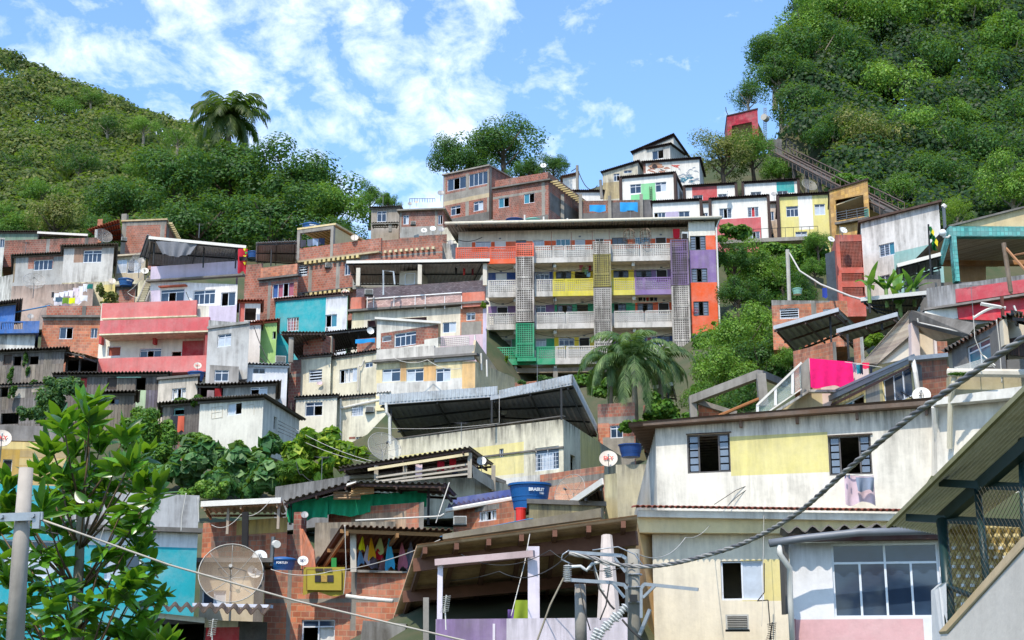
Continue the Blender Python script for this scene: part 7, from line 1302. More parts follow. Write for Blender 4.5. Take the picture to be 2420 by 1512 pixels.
for x, y, rr, dd, v, m_, sx_, lb in ((300, 485, 72, 148, 0, 'D', 1.2, 'leftmost of the big dark trees behind the brick house with the clay tiles'), (415, 440, 88, 152, 1, 'D', 1.2, 'dark tree left of the one below the palm'), (545, 430, 96, 156, 2, 'D', 1.25, 'largest dark tree directly below the palm'), (690, 438, 92, 152, 3, 'D', 1.2, 'dark tree right of the palm with a rounded top'), (790, 500, 72, 146, 0, 'M', 1.1, 'mid-green tree at the right end of the dark group'), (470, 540, 80, 140, 3, 'D', 1.4, 'low dark tree just above the roof terrace'), (640, 540, 86, 142, 1, 'D', 1.4, 'low dark tree above the metal terrace roof and blue tank'), (790, 570, 60, 138, 2, 'D', 1.2, 'low dark tree behind the concrete terrace frame'), (360, 400, 50, 158, 2, 'M', 1.2, 'lighter bushy tree left above the dark group'), (235, 560, 50, 140, 1, 'D', 1, 'small dark tree behind the red clay tiles')):
    tree(x, y, rr, dd, MM[m_], lb, v, sx=sx_, group=g2, n=12000)
tree(132, 520, 62, 142, OLIVE, 'pale olive tree standing behind the far left roofs', 2, sx=1.15); tree(30, 540, 50, 145, MIDG, 'light green tree at the left edge behind the green-grey shed', 3, sx=1.3); tree(875, 470, 34, 150, MIDG, 'small tree between the dark group and the beige cross-window house', 1); tree(915, 480, 26, 140, MIDG, 'low bush behind the beige cross-window house', 2)
tree(1068, 385, 52, 152, DKG, 'glossy dark tree left behind the tall brick house', 0, sz=1.3, bark=BARK); tree(1190, 345, 72, 154, DKG, 'tallest glossy tree rising behind the two brick houses', 3, sx=1.15); tree(1125, 400, 50, 153, DKG, 'glossy tree filling between the two crowns behind the brick houses', 2); tree(1308, 400, 34, 150, DKG, 'small glossy tree beside the dish on the brick house corner', 1, sx=1.1); tree(1250, 410, 40, 151, DKG, 'low glossy crown behind the long brick house', 2)
tree(1708, 375, 66, 150, OLIVE, 'thin sunlit tree left below the crimson station', 1, sx=1.1, size=.06); tree(1778, 362, 60, 152, MIDG, 'yellow-green tree directly in front of the crimson station', 3, size=.06); tree(1840, 410, 40, 150, MIDG, 'small tree between crimson station and incline track', 0)
for x, y, rr, dd, v, m_, lb in ((1735, 620, 48, 112, 0, 'D', 'tree beside the orange and purple end wall of the apartments, topmost'), (1790, 640, 58, 114, 1, 'B', 'bright tree below the red-and-white house'), (1745, 700, 52, 106, 2, 'D', 'dark tree right against the apartment drain pipe'), (1850, 660, 48, 112, 3, 'M', 'tree by the tall concrete utility pole'), (1932, 575, 32, 110, 0, 'M', 'small leafy tree below the orange station balcony'), (1890, 700, 44, 104, 1, 'D', 'dark tree behind the long low brick house'), (1925, 640, 34, 106, 2, 'M', 'bush left of the orange-red block'),
                             (1760, 800, 74, 92, 3, 'B', 'upper part tree right of the drooping palm, its crown nearest the apartments'), (1700, 890, 72, 84, 0, 'B', 'sunlit tree right behind the drooping palm'), (1800, 880, 84, 86, 1, 'D', 'large glossy tree behind the bare concrete beams'), (1880, 850, 40, 80, 2, 'M', 'small tree left of the low brick wall with metal roofs'), (1660, 950, 50, 78, 2, 'M', 'low tree behind the long white house roof'), (1760, 960, 60, 72, 3, 'D', 'low dark tree inside the bare concrete beam frame'), (1800, 770, 50, 96, 0, 'M', 'tree left of the long low brick house')):
    tree(x, y, rr, dd, MM[m_], lb, v, group='trees right of the apartment block')
p = palm(540, 272, 158, 6.0, 'tall palm with feathery fronds standing out against the sky', 480, nf=30, droop=.8, mat=leafmat([(50, 74, 40), (90, 104, 56), (40, 62, 38)]), seed=4, lw=.2, up=.85, trunk_r=.3, ll=.27)
palm(1495, 850, 78, 3.5, 'drooping palm with long arching fronds before the apartment block', 1050, nf=24, droop=.9, mat=leafmat([(56, 96, 54), (130, 156, 104), (40, 76, 46)]), seed=2, lw=.085, up=1.1, lean=8, ll=.22); palm(1440, 850, 79, 2.7, 'second drooping palm left of the taller one', 1060, nf=17, droop=.95, mat=leafmat([(52, 90, 56), (100, 130, 86)]), seed=5, lw=.085, up=.7, ll=.24); palm(1560, 850, 80, 2.7, 'third drooping palm at the right of the palm group', 1060, nf=17, droop=.95, mat=leafmat([(52, 90, 50), (120, 136, 90)]), seed=8, lw=.085, up=.7, ll=.24)
# bushes and creepers among the houses
sprawl('domed mass of fine-leaved creeper left of the white house', [(360, 1040, 55, 70, 74), (330, 1000, 40, 40, 75), (385, 1090, 45, 40, 73), (350, 1130, 50, 40, 72)], MIDG, 12000, .16, 'creeper_mound')
sprawl('silvery flowering bush between the plank shacks and the foreground tree', [(110, 970, 45, 50, 80), (70, 990, 30, 30, 79), (165, 930, 40, 40, 80), (140, 920, 40, 30, 81)], VINE, 7000, .16, 'bush', 'bush')
sprawl('large-leaved dark vines spreading below the white house', [(430, 1120, 50, 45, 70), (500, 1090, 55, 40, 70), (570, 1100, 55, 50, 69), (620, 1140, 50, 45, 68), (540, 1150, 70, 35, 68), (460, 1070, 30, 25, 71), (640, 1060, 30, 30, 70)], leafmat([(50, 104, 56), (76, 130, 66), (130, 164, 110), (40, 84, 44)], .25), 2600, .62, 'large_leaved_vine')
sprawl('yellow-green fine bush below the large-leaved vines', [(492, 1165, 42, 32, 64), (455, 1175, 30, 24, 64)], BRG, 3500, .14, 'bush', 'bush')
sprawl('broad-leaved sunlit shrub below the lower cream houses', [(740, 1060, 60, 48, 70), (790, 1085, 45, 45, 69), (700, 1090, 40, 50, 70), (730, 1120, 60, 35, 69), (845, 1078, 26, 16, 68)], leafmat([(140, 180, 46), (84, 140, 44), (180, 200, 66), (60, 110, 40)], .4), 3000, .5, 'shrub', 'bush')
sprawl('bunch of feathery grass below the broad-leaved shrub', [(675, 1115, 30, 30, 67)], MIDG, 1500, .3, 'grass_clump', 'grass', asp=.12)
sprawl('leafy climber above the small red-brown wall', [(238, 690, 14, 22, 103), (262, 705, 20, 18, 102), (255, 718, 22, 10, 102)], OLIVE, 2200, .16, 'creeper')
sprawl('vine strands creeping over the upper plank shacks', [(60, 850, 6, 22, 87.5), (66, 880, 6, 14, 87.5), (24, 900, 7, 30, 83.5), (30, 930, 8, 20, 83.3), (112, 875, 5, 14, 87.5), (80, 905, 8, 8, 83.5)], DKG, 1800, .14, 'creeper')
sprawl('vines draped over the plank shack roof beside the white house', [(430, 948, 25, 7, 79.5), (462, 958, 12, 22, 79.2), (472, 942, 12, 8, 79)], MIDG, 1600, .13, 'creeper')
sprawl('rooftop plants on the brick retaining wall below the undercroft', [(1295, 900, 22, 9, 91), (1230, 905, 12, 5, 91), (1280, 893, 10, 6, 91)], VINE, 1200, .2, 'wall_plant', 'plant')
sprawl('yellow-green bush behind the brick pillar and beige stair balcony', [(2062, 808, 24, 20, 60), (2070, 840, 18, 14, 60)], LIME, 3500, .13, 'bush', 'bush')
sprawl('small rooftop weed on the green gallery', [(1197, 848, 4, 6, 108.5), (1196, 856, 2, 8, 108.5)], LIME, 150, .2, 'weed', 'plant'); sprawl('yellowish plant growing on the orange apartment end wall', [(1687, 765, 5, 6, 108), (1686, 785, 5, 6, 108)], LIME, 200, .2, 'wall_plant', 'plant'); sprawl('yellow-green tuft at the corner of the pink tile building', [(1142, 722, 5, 12, 94.5)], LIME, 400, .15, 'wall_plant', 'plant')
sprawl('grassy weeds on the gutter of the grey house', [(2268, 884, 22, 4, 38.5)], MIDG, 1200, .08, 'weed', 'plant', asp=.3)
sprawl('undergrowth on the slope between the white house and the lower cream houses', [(690, 1040, 30, 20, 80), (460, 1045, 50, 20, 76), (600, 1050, 60, 14, 76)], MIDG, 5000, .2, 'undergrowth', 'undergrowth', kind='stuff')
sprawl('undergrowth at the foot of the palms and apartments', [(1450, 930, 60, 30, 84), (1560, 980, 50, 40, 78), (1380, 900, 40, 20, 88), (1640, 1000, 60, 20, 70), (1500, 1010, 50, 20, 76)], MIDG, 9000, .2, 'undergrowth', 'undergrowth', kind='stuff')
sprawl('undergrowth covering the slope between apartments and the low brick house', [(1750, 640, 80, 50, 119), (1810, 710, 100, 50, 113), (1760, 830, 110, 60, 102), (1720, 940, 100, 40, 90), (1880, 640, 50, 50, 114)], MIDG, 24000, .3, 'undergrowth', 'undergrowth', kind='stuff')
sprawl('undergrowth below the painted houses behind the apartment trees', [(1740, 560, 60, 30, 118), (1840, 600, 80, 26, 116), (1930, 610, 40, 40, 112), (2000, 440, 60, 30, 132)], MIDG, 8000, .3, 'undergrowth', 'undergrowth', kind='stuff')
# banana plants
def leafblade(m, base, az, el, L, W, curl, n=9, fold=.25, ph=0):
    p = Vector(base); d = Vector((math.cos(az) * math.cos(el), math.sin(az) * math.cos(el), math.sin(el))); vs = []; side = Vector((-math.sin(az), math.cos(az), 0)); e = el
    if ph: side = (side * math.cos(ph) + d.cross(side) * math.sin(ph)).normalized()
    for i in range(n + 1):
        t = i / n; w = W * (math.sin(math.pi * min(1, t ** .8 * .97 + .03)) ** .75) * .5
        up = side.cross(d) * fold * w
        vs += [p + side * w + up, p.copy(), p - side * w + up]
        e -= curl / n; d = Vector((math.cos(az) * math.cos(e), math.sin(az) * math.cos(e), math.sin(e))); p = p + d * L / n
    m.add(vs, [(i * 3, i * 3 + 1, i * 3 + 4, i * 3 + 3) for i in range(n)] + [(i * 3 + 1, i * 3 + 2, i * 3 + 5, i * 3 + 4) for i in range(n)])
BAN = leafmat([(60, 120, 50), (96, 150, 66), (120, 170, 80)], .35)
for i, (x, y, lb) in enumerate(((2095, 700, 'banana plant left of the spiral railing'), (2120, 702, 'banana plant with the tallest upright blade'), (2160, 698, 'banana plant right of the others by the grey box wall'), (2128, 735, 'small banana plant between the long brick house and dark corrugated roof'), (2054, 690, 'narrow banana leaf clump at the foot of the tall white house'))):
    b = P(x, y, 71); root = thing('banana_plant', lb, 'banana plant', b, 'banana plants'); q = random.Random(i)
    part(root, 'stem', plain((120, 150, 80), .7), lambda m: m.tube([b - Vector((0, 0, .6)), b + Vector((0, 0, .4))], .1, 7))
    for k in range(6): part(root, 'leaf_blade', BAN, lambda m: leafblade(m, b + Vector((0, 0, .3)), q.uniform(0, 6.28), q.uniform(.8, 1.45), q.uniform(1.0, 1.6), .36, q.uniform(.4, 1.6)), True)
# ================================================ foreground broad-leaved tree
BIGL = None
def biglf():
    t = NT('broad_leaf'); g = t.n('ShaderNodeNewGeometry'); c = t.ramp(g.outputs['Random Per Island'], .1, .9, C(28, 70, 28, k=.65), C(104, 160, 44, k=.8)); v = t.noise(28, detail=3)
    c = t.mix(.4, c, t.ramp(v, .35, .65, (.5, .6, .4, 1), (1.2, 1.2, 1, 1)), 'MULTIPLY'); t.l(c, t.b.inputs['Base Color']); t.b.inputs['Roughness'].default_value = .28; t.b.inputs['Specular IOR Level'].default_value = .6
    tl = t.n('ShaderNodeBsdfTranslucent'); tl.inputs[0].default_value = (.26, .5, .02, 1); mx = t.n('ShaderNodeMixShader'); mx.inputs[0].default_value = .3
    t.l(t.b.outputs[0], mx.inputs[1]); t.l(tl.outputs[0], mx.inputs[2]); t.l(mx.outputs[0], t.o.inputs[0]); return t.m
BIGL = biglf()
tips = [(200, 955, 1), (222, 940, 1), (140, 985, 1), (212, 985, 1), (150, 1000, 1), (300, 1020, 1), (118, 1050, 1), (345, 1065, 1), (240, 1045, 1), (175, 1060, 1), (98, 1105, 1), (205, 1110, 1), (275, 1100, 1), (330, 1130, 1), (140, 1120, 1), (355, 1175, 0), (300, 1185, 0), (250, 1160, 0), (200, 1185, 0), (160, 1180, 0), (20, 1130, 1), (15, 1195, 1), (-10, 1240, 1), (100, 1190, 1), (60, 1230, 0), (130, 1240, 1), (285, 1230, 0), (335, 1215, 0), (180, 1240, 0), (30, 1290, 0), (95, 1300, 0), (145, 1300, 0), (330, 1290, 1), (360, 1320, 0), (290, 1310, 0), (250, 1290, 0), (345, 1360, 0), (300, 1380, 0), (260, 1400, 0), (370, 1400, 0), (330, 1430, 0), (110, 1370, 0), (70, 1340, 0), (20, 1360, 1), (60, 1400, 0), (120, 1430, 0), (10, 1440, 0), (75, 1470, 0), (190, 1500, 0), (240, 1470, 0), (290, 1480, 0), (340, 1500, 1), (130, 1500, 0), (20, 1510, 0), (390, 1515, 1), (210, 1420, 0), (215, 1020, 1), (185, 1095, 0), (235, 1100, 0), (265, 1140, 0), (310, 1090, 1), (150, 1150, 0), (180, 1130, 0), (225, 1150, 0), (320, 1250, 0), (370, 1150, 1), (40, 1180, 0), (0, 1320, 0), (310, 1350, 0), (230, 1350, 0), (150, 1380, 0), (350, 1460, 0), (160, 1460, 0), (40, 1450, 0), (270, 1520, 0), (80, 1520, 0)]
root = thing('broad_leaved_tree', 'tree with big glossy leaves in the near left foreground', 'tree', P(180, 1620, 15)); qf = random.Random(12)
spine = [(178, 1620, 15), (181, 1500, 15), (184, 1400, 15.05), (188, 1300, 15), (192, 1200, 14.95), (205, 1100, 15), (212, 990, 15)]
part(root, 'trunk', BARKW, lambda m: m.tube([P(*s) for s in spine], [.075, .065, .058, .05, .04, .03, .015], 9), True)
tp = []
for x, y, u in tips:
    dd = 15 + qf.uniform(-.75, .75); tp.append((P(x, y, dd), u))
    by = min(1560, y + 90 + abs(x - 188) * .55); k = [s for s in spine if s[1] >= by] or [spine[0]]; s0 = P(*k[-1]); mid = s0.lerp(tp[-1][0], .55) + Vector((0, 0, -.08))
    part(root, 'branch', plain((112, 88, 66), .8, 0, .4), lambda m: m.tube([s0, mid, tp[-1][0]], [.015, .01, .006], 6), True)
lm = MB()
for p, u in tp:
    n = qf.randint(13, 17)
    for k in range(n): leafblade(lm, p + Vector((0, 0, -.02 * k * .5)), k * 2.4 + qf.uniform(-.4, .4), qf.uniform(.35, 1.45) if u else qf.uniform(-.4, 1.1), (1.18 if u else 1) * qf.uniform(.17, .27), qf.uniform(.085, .13), qf.uniform(.1, 1.0), 7, .35, qf.uniform(-.9, .9))
lm.build('foliage', BIGL, root, True)
# ================================================ poles and cables
r = thing('utility_pole', 'round concrete pole with galvanised clamp in the left foreground', 'utility pole', P(28, 1620, 16)); part(r, 'shaft', plaster((190, 180, 168), .9), lambda m: m.tube([P(28, 1640, 12.4), P(48, 1300, 12.4), P(62, 1106, 12.4)], [.08, .07, .06], 20), True)
GAL = plain((176, 180, 184), .4, .6, .3, 8)
def clamp(m):
    c = P(56, 1222, 12.4); m.tube([c + Vector((.078 * math.cos(k * .4), .078 * math.sin(k * .4), 0)) for k in range(17)], .01, 5)
    m.beam(c + Vector((-.18, -.1, -.015)), c + Vector((.2, -.1, .0)), .03, .07, up=(0, 0, 1)); m.beam(c + Vector((.15, -.1, -.11)), c + Vector((.15, -.1, .03)), .06, .05); m.tube([c + Vector((-.15, -.15, -.01)), c + Vector((-.15, -.08, -.01))], .022, 6); m.tube([c + Vector((.12, -.15, .0)), c + Vector((.12, -.08, .0))], .022, 6)
part(r, 'clamp', GAL, clamp)
cable('thick pale service cable running from the left pole to the bottom centre', [(98, 1228, 12.3), (400, 1335, 12.6), (700, 1420, 13), (1115, 1518, 13.5), (1400, 1575, 13.8)], .0095, plain((196, 186, 170), .5), n=3)
cable('loose dark cable end leaving the clamp', [(96, 1226, 12.3), (120, 1248, 12.25), (108, 1256, 12.3), (140, 1262, 12.3)], .006, WIRE, n=3)
r = thing('electric_pole', 'weathered timber-like electric pole with steel brackets and insulators', 'utility pole', P(1500, 1620, 26)); part(r, 'shaft', plaster((140, 136, 124), .95), lambda m: m.tube([P(1500, 1620, 26), P(1497, 1298, 26)], [.125, .11], 14), True)
def brk(pts, w=.05):
    part(r, 'bracket', GAL, lambda m: [m.beam(P(*pts[i]), P(*pts[i + 1]), w, w * 1.2) for i in range(len(pts) - 1)])
brk([(1345, 1305, 25.7), (1400, 1308, 25.7), (1470, 1313, 25.7), (1480, 1320, 25.7), (1482, 1378, 25.8)]); brk([(1452, 1318, 25.7), (1478, 1352, 25.7)], .04); brk([(1340, 1370, 25.6), (1440, 1376, 25.6), (1475, 1382, 25.7), (1481, 1392, 25.7), (1481, 1445, 25.8)]); brk([(1450, 1380, 25.6), (1476, 1412, 25.6)], .04); brk([(1515, 1460, 25.8), (1515, 1390, 25.8), (1522, 1380, 25.8), (1650, 1393, 25.4)]); brk([(1520, 1412, 25.7), (1548, 1384, 25.6)], .04); brk([(1512, 1500, 25.8), (1536, 1440, 25.7)], .05)
for y in (1358, 1388, 1424): part(r, 'band', GAL, lambda m: m.tube([P(1499, y, 26) + Vector((.13 * math.cos(k * .4), .13 * math.sin(k * .4), 0)) for k in range(17)], .018, 5))
part(r, 'meter_box', IRON, lambda m: m.beam(P(1497, 1422, 25.8), P(1497, 1405, 25.8), .13, .1))
POR = plain((206, 208, 206), .3, 0, .15)
ins = [(1341, 1348, 0, 'insulator below the upper arm tip'), (1341, 1362, 0, 'insulator on the lower arm tip'), (1437, 1352, .2, 'small insulator left of the pole'), (1466, 1448, -.6, 'tilted long insulator left of the pole base'), (1444, 1468, -.6, 'second tilted insulator above the fuse'), (1424, 1490, -.5, 'long ribbed insulator near the bottom edge'), (1404, 1506, -.4, 'lowest ribbed insulator at the bottom edge')]
for x, y, a, lb in ins:
    c = P(x, y, 25.6); ax = Vector((math.sin(-a), 0, math.cos(a))); big = a < -.3
    part(r, 'insulator', POR, lambda m: m.tube([c + ax * (k - 6) * (.028 if big else .016) for k in range(13)], [(.075 if k % 2 else .035) * (1 if big else 1.1) for k in range(13)], 12), label=lb)
def zig(x0, y0, pts, r_=.012, mat=WIRE, lb='', dd=25.6): cable(lb, [(x, y, dd) for x, y in pts], r_, mat, n=2)
zig(0, 0, [(1345, 1300), (1330, 1310), (1326, 1322), (1345, 1330), (1341, 1345)], .014, GAL, 'looped bare wire at the upper bracket tip'); zig(0, 0, [(1341, 1340), (1372, 1338), (1386, 1348), (1400, 1332), (1420, 1328), (1440, 1338)], .03, POR, 'thick pale jumper cable below the upper bracket'); zig(0, 0, [(1400, 1318), (1404, 1345), (1416, 1390), (1430, 1410), (1442, 1430), (1452, 1440)], .02, WIRE, 'dark jumper hanging from the upper bracket'); zig(0, 0, [(1402, 1330), (1412, 1360), (1420, 1390), (1428, 1398)], .014, PVC, 'white tie wire beside the dark jumper')
zig(0, 0, [(1345, 1340), (1320, 1390), (1300, 1430), (1270, 1512), (1255, 1560)], .018, plain((150, 140, 120), .7), 'slanting guy cable down from the lower bracket'); zig(0, 0, [(1370, 1380), (1380, 1440), (1395, 1490)], .012, WIRE, 'thin dark wire dropping past the concrete pole'); zig(0, 0, [(1440, 1378), (1432, 1430), (1418, 1465)], .014, WIRE, 'thin lead down to the ribbed insulators'); zig(0, 0, [(1470, 1464), (1492, 1490), (1520, 1515)], .02, WIRE, 'curved lead from the tilted insulator to the pole foot'); zig(0, 0, [(1400, 1300), (1460, 1292), (1500, 1310), (1522, 1340)], .012, GAL, 'thin arching wire over the pole top')
# festoons along the gallery ceilings
for i, (zt_, zl__, zs_) in enumerate(floors[:3]):
    for j, (a_, b_) in enumerate(((330, 570), (735, 1240), (1400, 1915), (1000, 1240))):
        part(D.objects['apartment_block'], 'ceiling_wire', WIRE, lambda m: m.tube([AF.pt(X(a_) + (X(b_) - X(a_)) * k / 10, zs_ - .12 - .35 * math.sin(math.pi * k / 10) - .1 * j, -.4 - .2 * j) for k in range(11)], .022, 4))
for pts_, lb_, r__ in (([(683, 1060, 84), (690, 1000, 86), (688, 950, 88)], 'tangle of blue-black wires at the teal alley wall', .05), ([(345, 640, 99), (300, 690, 100), (345, 700, 99)], 'thin white wires below the terrace house dishes', .02), ([(440, 690, 96), (470, 735, 95), (492, 758, 92)], 'dark wire down the lilac wall', .025), ([(600, 770, 94), (640, 860, 92), (652, 862, 92)], 'dark wire across the lime green house', .03), ([(616, 845, 94), (650, 862, 93), (690, 860, 92)], 'bundle of dark wires above the tin shed', .05), ([(860, 850, 88), (848, 862, 88), (846, 925, 88)], 'rusty pipe down the cream house wall', .04), ([(490, 745, 93), (500, 790, 90), (497, 860, 90)], 'dark wire hanging at the grey rendered house corner', .025), ([(700, 1090, 66), (715, 1120, 62), (770, 1130, 60)], 'thin wire over the grey wall by the shrub', .012), ([(930, 845, 84), (1010, 850, 84), (1090, 870, 83)], 'wire along the white and yellow house', .02), ([(1330, 400, 140), (1290, 398, 135), (1284, 402, 133)], 'thin wire from the corner dish', .02), ([(640, 1180, 50), (570, 1215, 50), (500, 1240, 50)], 'thin wire strung below the white fibre awning', .012), ([(1030, 560, 112), (1080, 566, 111), (1140, 560, 110.5)], 'wires at the left end of the apartment gutter', .03), ([(1500, 1305, 25.6), (1620, 1270, 33), (1700, 1200, 40)], 'thin wire from the electric pole to the off-white house', .008), ([(1497, 1330, 25.8), (1300, 1300, 27), (1090, 1310, 30)], 'thin wire from the electric pole to the carport', .008), ([(1345, 1310, 25.6), (1180, 1350, 30), (960, 1345, 44)], 'thin wire from the bracket to the brick porch', .01)):
    cable(lb_, pts_, r__, WIRE if 'white' not in lb_ and 'rusty' not in lb_ else WIREW, sag=.25)
for i_, (x_, y_, d_, lb_) in enumerate(((1490, 520 - 2, 130, 'small roof aerial above the white and lilac house'), (905, 482, 131, 'roof aerial on the beige cross-window house'), (470, 556, 98, 'thin aerial above the roof terrace canopy'), (760, 1128, 60, 'bent aerial on the grey concrete wall'), (1270, 925 - 20, 66, 'thin aerial behind the big metal roof'), (1620, 404, 146, 'aerial on the mural house roof'), (60, 596, 114, 'aerial on the corrugated roof at the far left'), (1090, 1045, 62, 'thin aerial on the railed balcony house roof'), (2300, 740, 42, 'thin aerial on the grey house eave'))):
    r = thing('roof_aerial', lb_, 'antenna', P(x_, y_, d_), 'thin aerials on the roofs'); k_ = .9
    part(r, 'mast', STEEL, lambda m: m.tube([P(x_, y_ + 6, d_), P(x_, y_, d_) + Vector((0, 0, k_))], .025 * d_ / 100, 4)); part(r, 'elements', STEEL, lambda m: [m.tube([P(x_, y_, d_) + Vector((-.35 + .05 * j, .12 * j, k_ - .02 - .0 * j)), P(x_, y_, d_) + Vector((.35 - .05 * j, .12 * j, k_ - .02))], .012 * d_ / 100, 3) for j in range(4)] + [m.tube([P(x_, y_, d_) + Vector((0, -.05, k_ - .02)), P(x_, y_, d_) + Vector((0, .45, k_ - .02))], .014 * d_ / 100, 3)])
# twisted bundle
def twist():
    key = [(1345, 1308, 25.6), (1400, 1318, 25.5), (1440, 1330, 25.3), (1500, 1338, 25), (1560, 1336, 24.5), (1640, 1320, 23.5), (1760, 1282, 22), (1880, 1215, 20), (2000, 1112, 18), (2120, 1010, 16.4), (2250, 915, 14.8), (2420, 798, 13.2), (2520, 730, 12.4)]
    w_ = [P(*k) for k in key]; pts = []
    for i in range(len(w_) - 1):
        p0, p1, p2, p3 = w_[max(0, i - 1)], w_[i], w_[i + 1], w_[min(len(w_) - 1, i + 2)]
        for k in range(14):
            t = k / 14; pts.append(.5 * ((2 * p1) + (p2 - p0) * t + (2 * p0 - 5 * p1 + 4 * p2 - p3) * t * t + (3 * p1 - p0 - 3 * p2 + p3) * t ** 3))
    r = thing('twisted_cable', 'thick twisted grey power cable sweeping up to the right edge', 'cable', pts[0]); s = 0; st = [[], [], []]
    for i, p in enumerate(pts):
        if i: s += (p - pts[i - 1]).length
        d = (pts[min(i + 1, len(pts) - 1)] - pts[max(i - 1, 0)]).normalized(); a = d.cross(Vector((0, 0, 1))).normalized(); b = d.cross(a)
        for j in range(3): q = s * 9.5 + j * 2.094; st[j].append(p + (a * math.cos(q) + b * math.sin(q)) * .021)
    from_pts = lambda L: [L[i // 3].lerp(L[min(i // 3 + 1, len(L) - 1)], (i % 3) / 3) for i in range(3 * len(L))]
    for j in range(3): part(r, 'strand', [plain((150, 146, 140), .45, .1, .2), plain((108, 106, 106), .45, .1, .2), plain((172, 168, 160), .45, .1, .2)][j], lambda m: m.tube(st[j], .019, 8), True)
twist()
for pts, lb in (([(1500, 1300, 26), (1250, 1240, 40), (1040, 1180, 55)], None),):
    pass
r = thing('utility_pole', 'grey utility pole behind the brick houses with wires to the right', 'utility pole', P(1365, 450, 148)); part(r, 'shaft', CONC, lambda m: m.tube([P(1365, 455, 148), P(1364, 391, 148)], .16, 8)); cable('black wire from the grey pole to the dirty white house', [(1366, 402, 148), (1412, 438, 147)], .05, WIRE, sag=1.2); cable('short black wire left of the grey pole', [(1364, 396, 148), (1350, 405, 148.5)], .05, WIRE)
r = thing('utility_pole', 'tall white concrete utility pole rising from the trees by the low brick house', 'utility pole', P(1863, 710, 96)); part(r, 'shaft', plaster((200, 196, 186), .4), lambda m: m.tube([P(1866, 720, 96), P(1861, 590, 96)], .14, 8)); cable('white wire bundle sagging from the white pole toward the banana plants', [(1866, 598, 96), (1890, 640, 90), (1940, 672, 84), (2010, 700, 76), (2054, 712, 72)], .06, WIREW)
r = thing('utility_pole', 'slim grey pole beside the green panel house', 'utility pole', P(1478, 470, 144)); part(r, 'shaft', CONC, lambda m: (m.tube([P(1422, 470, 144), P(1419, 425, 144)], .15, 7)))
r = thing('utility_pole', 'rusty slanting pole with wires before the teal station', 'utility pole', P(2380, 640, 60)); part(r, 'shaft', plaster((130, 110, 90), .6), lambda m: m.tube([P(2389, 690, 60), P(2372, 574, 60)], .1, 7)); part(r, 'arm', plain((170, 120, 80), .7), lambda m: (m.tube([P(2376, 585, 60), P(2425, 640, 59)], .06, 5), m.tube([P(2398, 603, 60), P(2440, 595, 59)], .05, 5)))
for pts, lb, rr in (([(700, 1015, 70), (880, 1090, 64)], 'upper thin wire over the broad-leaved shrub', .012), ([(700, 1035, 70), (890, 1098, 64)], 'lower thin wire over the broad-leaved shrub', .012), ([(880, 1010, 72), (1180, 1000, 66), (1180, 935, 66)], 'thin stay wire across the big metal roof', .012), ([(640, 1345, 45), (780, 1350, 45), (1040, 1275, 38)], 'pale wire across the yellow rug', .012), ([(815, 1240, 45), (818, 1345, 45), (812, 1405, 45)], 'white cord hanging beside the porch post', .012), ([(1062, 1140, 52), (1038, 1212, 51), (1030, 1236, 51)], 'white cable hanging down right of the green nets', .02), ([(840, 1230, 46), (1040, 1220, 46), (1050, 1214, 46)], 'white water pipe across the patched brick wall', .03), ([(1252, 1262, 30), (1240, 1330, 29), (1208, 1455, 28.5)], 'pale cord hanging in front of the carport', .01), ([(250, 1235, 38), (228, 1300, 38), (200, 1372, 38)], 'thin cord down the teal wall', .008), ([(440, 1165, 37.9), (430, 1220, 37.9), (428, 1255, 37.9)], 'white cord down the grey mouldy parapet', .015), ([(468, 1175, 37.8), (470, 1235, 37.8)], 'white cord at the parapet corner', .015), ([(1040, 1268, 36), (1240, 1228, 35), (1260, 1225, 35)], 'thin blue line along the mossy concrete edge', .012), ([(1805, 1190, 37), (1803, 1330, 36.5), (1800, 1480, 36.3)], 'thin vertical wire on the cream wall', .006), ([(2168, 752, 50), (2170, 762, 50), (2295, 790, 47), (2290, 800, 47)], 'white conduit along the mouldy beam', .03), ([(0, 745, 95), (60, 733, 95), (118, 722, 96)], 'white slanting pipe above the blue balcony', .05)):
    cable(lb, pts, rr, WIREW if 'blue' not in lb else plain((40, 120, 170), .6), sag=.15 if 'wire' in lb else 0)
for i in range(4): cable(['first', 'second', 'third', 'fourth'][i] + ' thin cable from the left in the bundle over the broad-leaved shrub', [(640, 985 + i * 9, 78), (760, 1045 + i * 6, 72), (905, 1075 + i * 7, 66)], .014, WIRE)
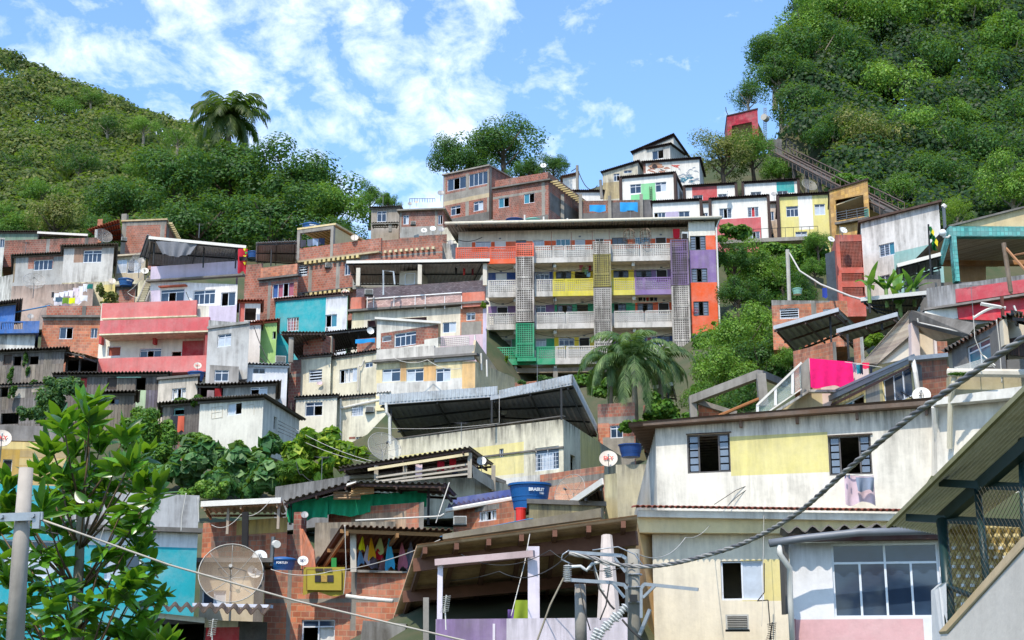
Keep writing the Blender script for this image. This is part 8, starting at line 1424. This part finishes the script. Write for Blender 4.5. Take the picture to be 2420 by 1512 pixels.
# ================================================ ground sheet below everything
def ground():
    prof = lambda y: np.interp(y, [-1000, 0, 20, 40, 60, 80, 100, 120, 140, 170, 220, 320, 2000], [-4, 0, 0, 2.5, 6, 12, 19, 27, 37, 48, 54, 44, 0])
    cs = [(c.x, c.y, z) for c, z in CTRL] + [tuple(g) for g in GROUND]
    cs += [(x, y, float(prof(y))) for x in (-60, -30, 0, 30, 60) for y in (-40, -10, 0, 12)] + [(x, y, float(prof(y))) for x in (-120, 120) for y in range(0, 260, 30)] + [(x, y, float(prof(y))) for x in range(-60, 61, 20) for y in (190, 260)]
    A = np.array(cs); xs = np.concatenate([np.linspace(-1500, -120, 14), np.linspace(-110, 110, 89), np.linspace(120, 1500, 14)]); ys = np.concatenate([np.linspace(-1000, -20, 8), np.linspace(-10, 220, 93), np.linspace(240, 2000, 18)])
    X_, Y_ = np.meshgrid(xs, ys); p = np.stack([X_.ravel(), Y_.ravel()], 1); d2 = ((p[:, None, :] - A[None, :, :2]) ** 2).sum(2) + 2
    wt = 1 / d2 ** 1.7; res = (wt * (A[None, :, 2] - prof(A[None, :, 1]))).sum(1) / wt.sum(1); z = prof(p[:, 1]) + np.clip(res, -9, 6 + np.maximum(0, p[:, 1] - 125) * .9)
    v = np.column_stack([p, z - .3]); nx = len(xs); f = [(j * nx + i, j * nx + i + 1, (j + 1) * nx + i + 1, (j + 1) * nx + i) for j in range(len(ys) - 1) for i in range(nx - 1)]
    t = NT('hillside_soil'); a = t.noise(.3, detail=8, rough=.7); t.l(t.ramp(a, .4, .6, (.035, .055, .02, 1), (.075, .07, .035, 1)), t.b.inputs['Base Color']); t.b.inputs['Roughness'].default_value = 1
    o = D.objects.new('hillside_ground', npmesh(v, np.array(f), t.m, 'hillside_ground')); COL.objects.link(o); tag(o, kind='structure', label='soil of the hillside below the houses')
ground()
# first copies are in place: remove the unplaced originals
for k, o in PARK:
    for c in [x for x in D.objects if x.parent and (x.parent == o or x.parent.parent == o)] + [o]: D.objects.remove(c, do_unlink=True)
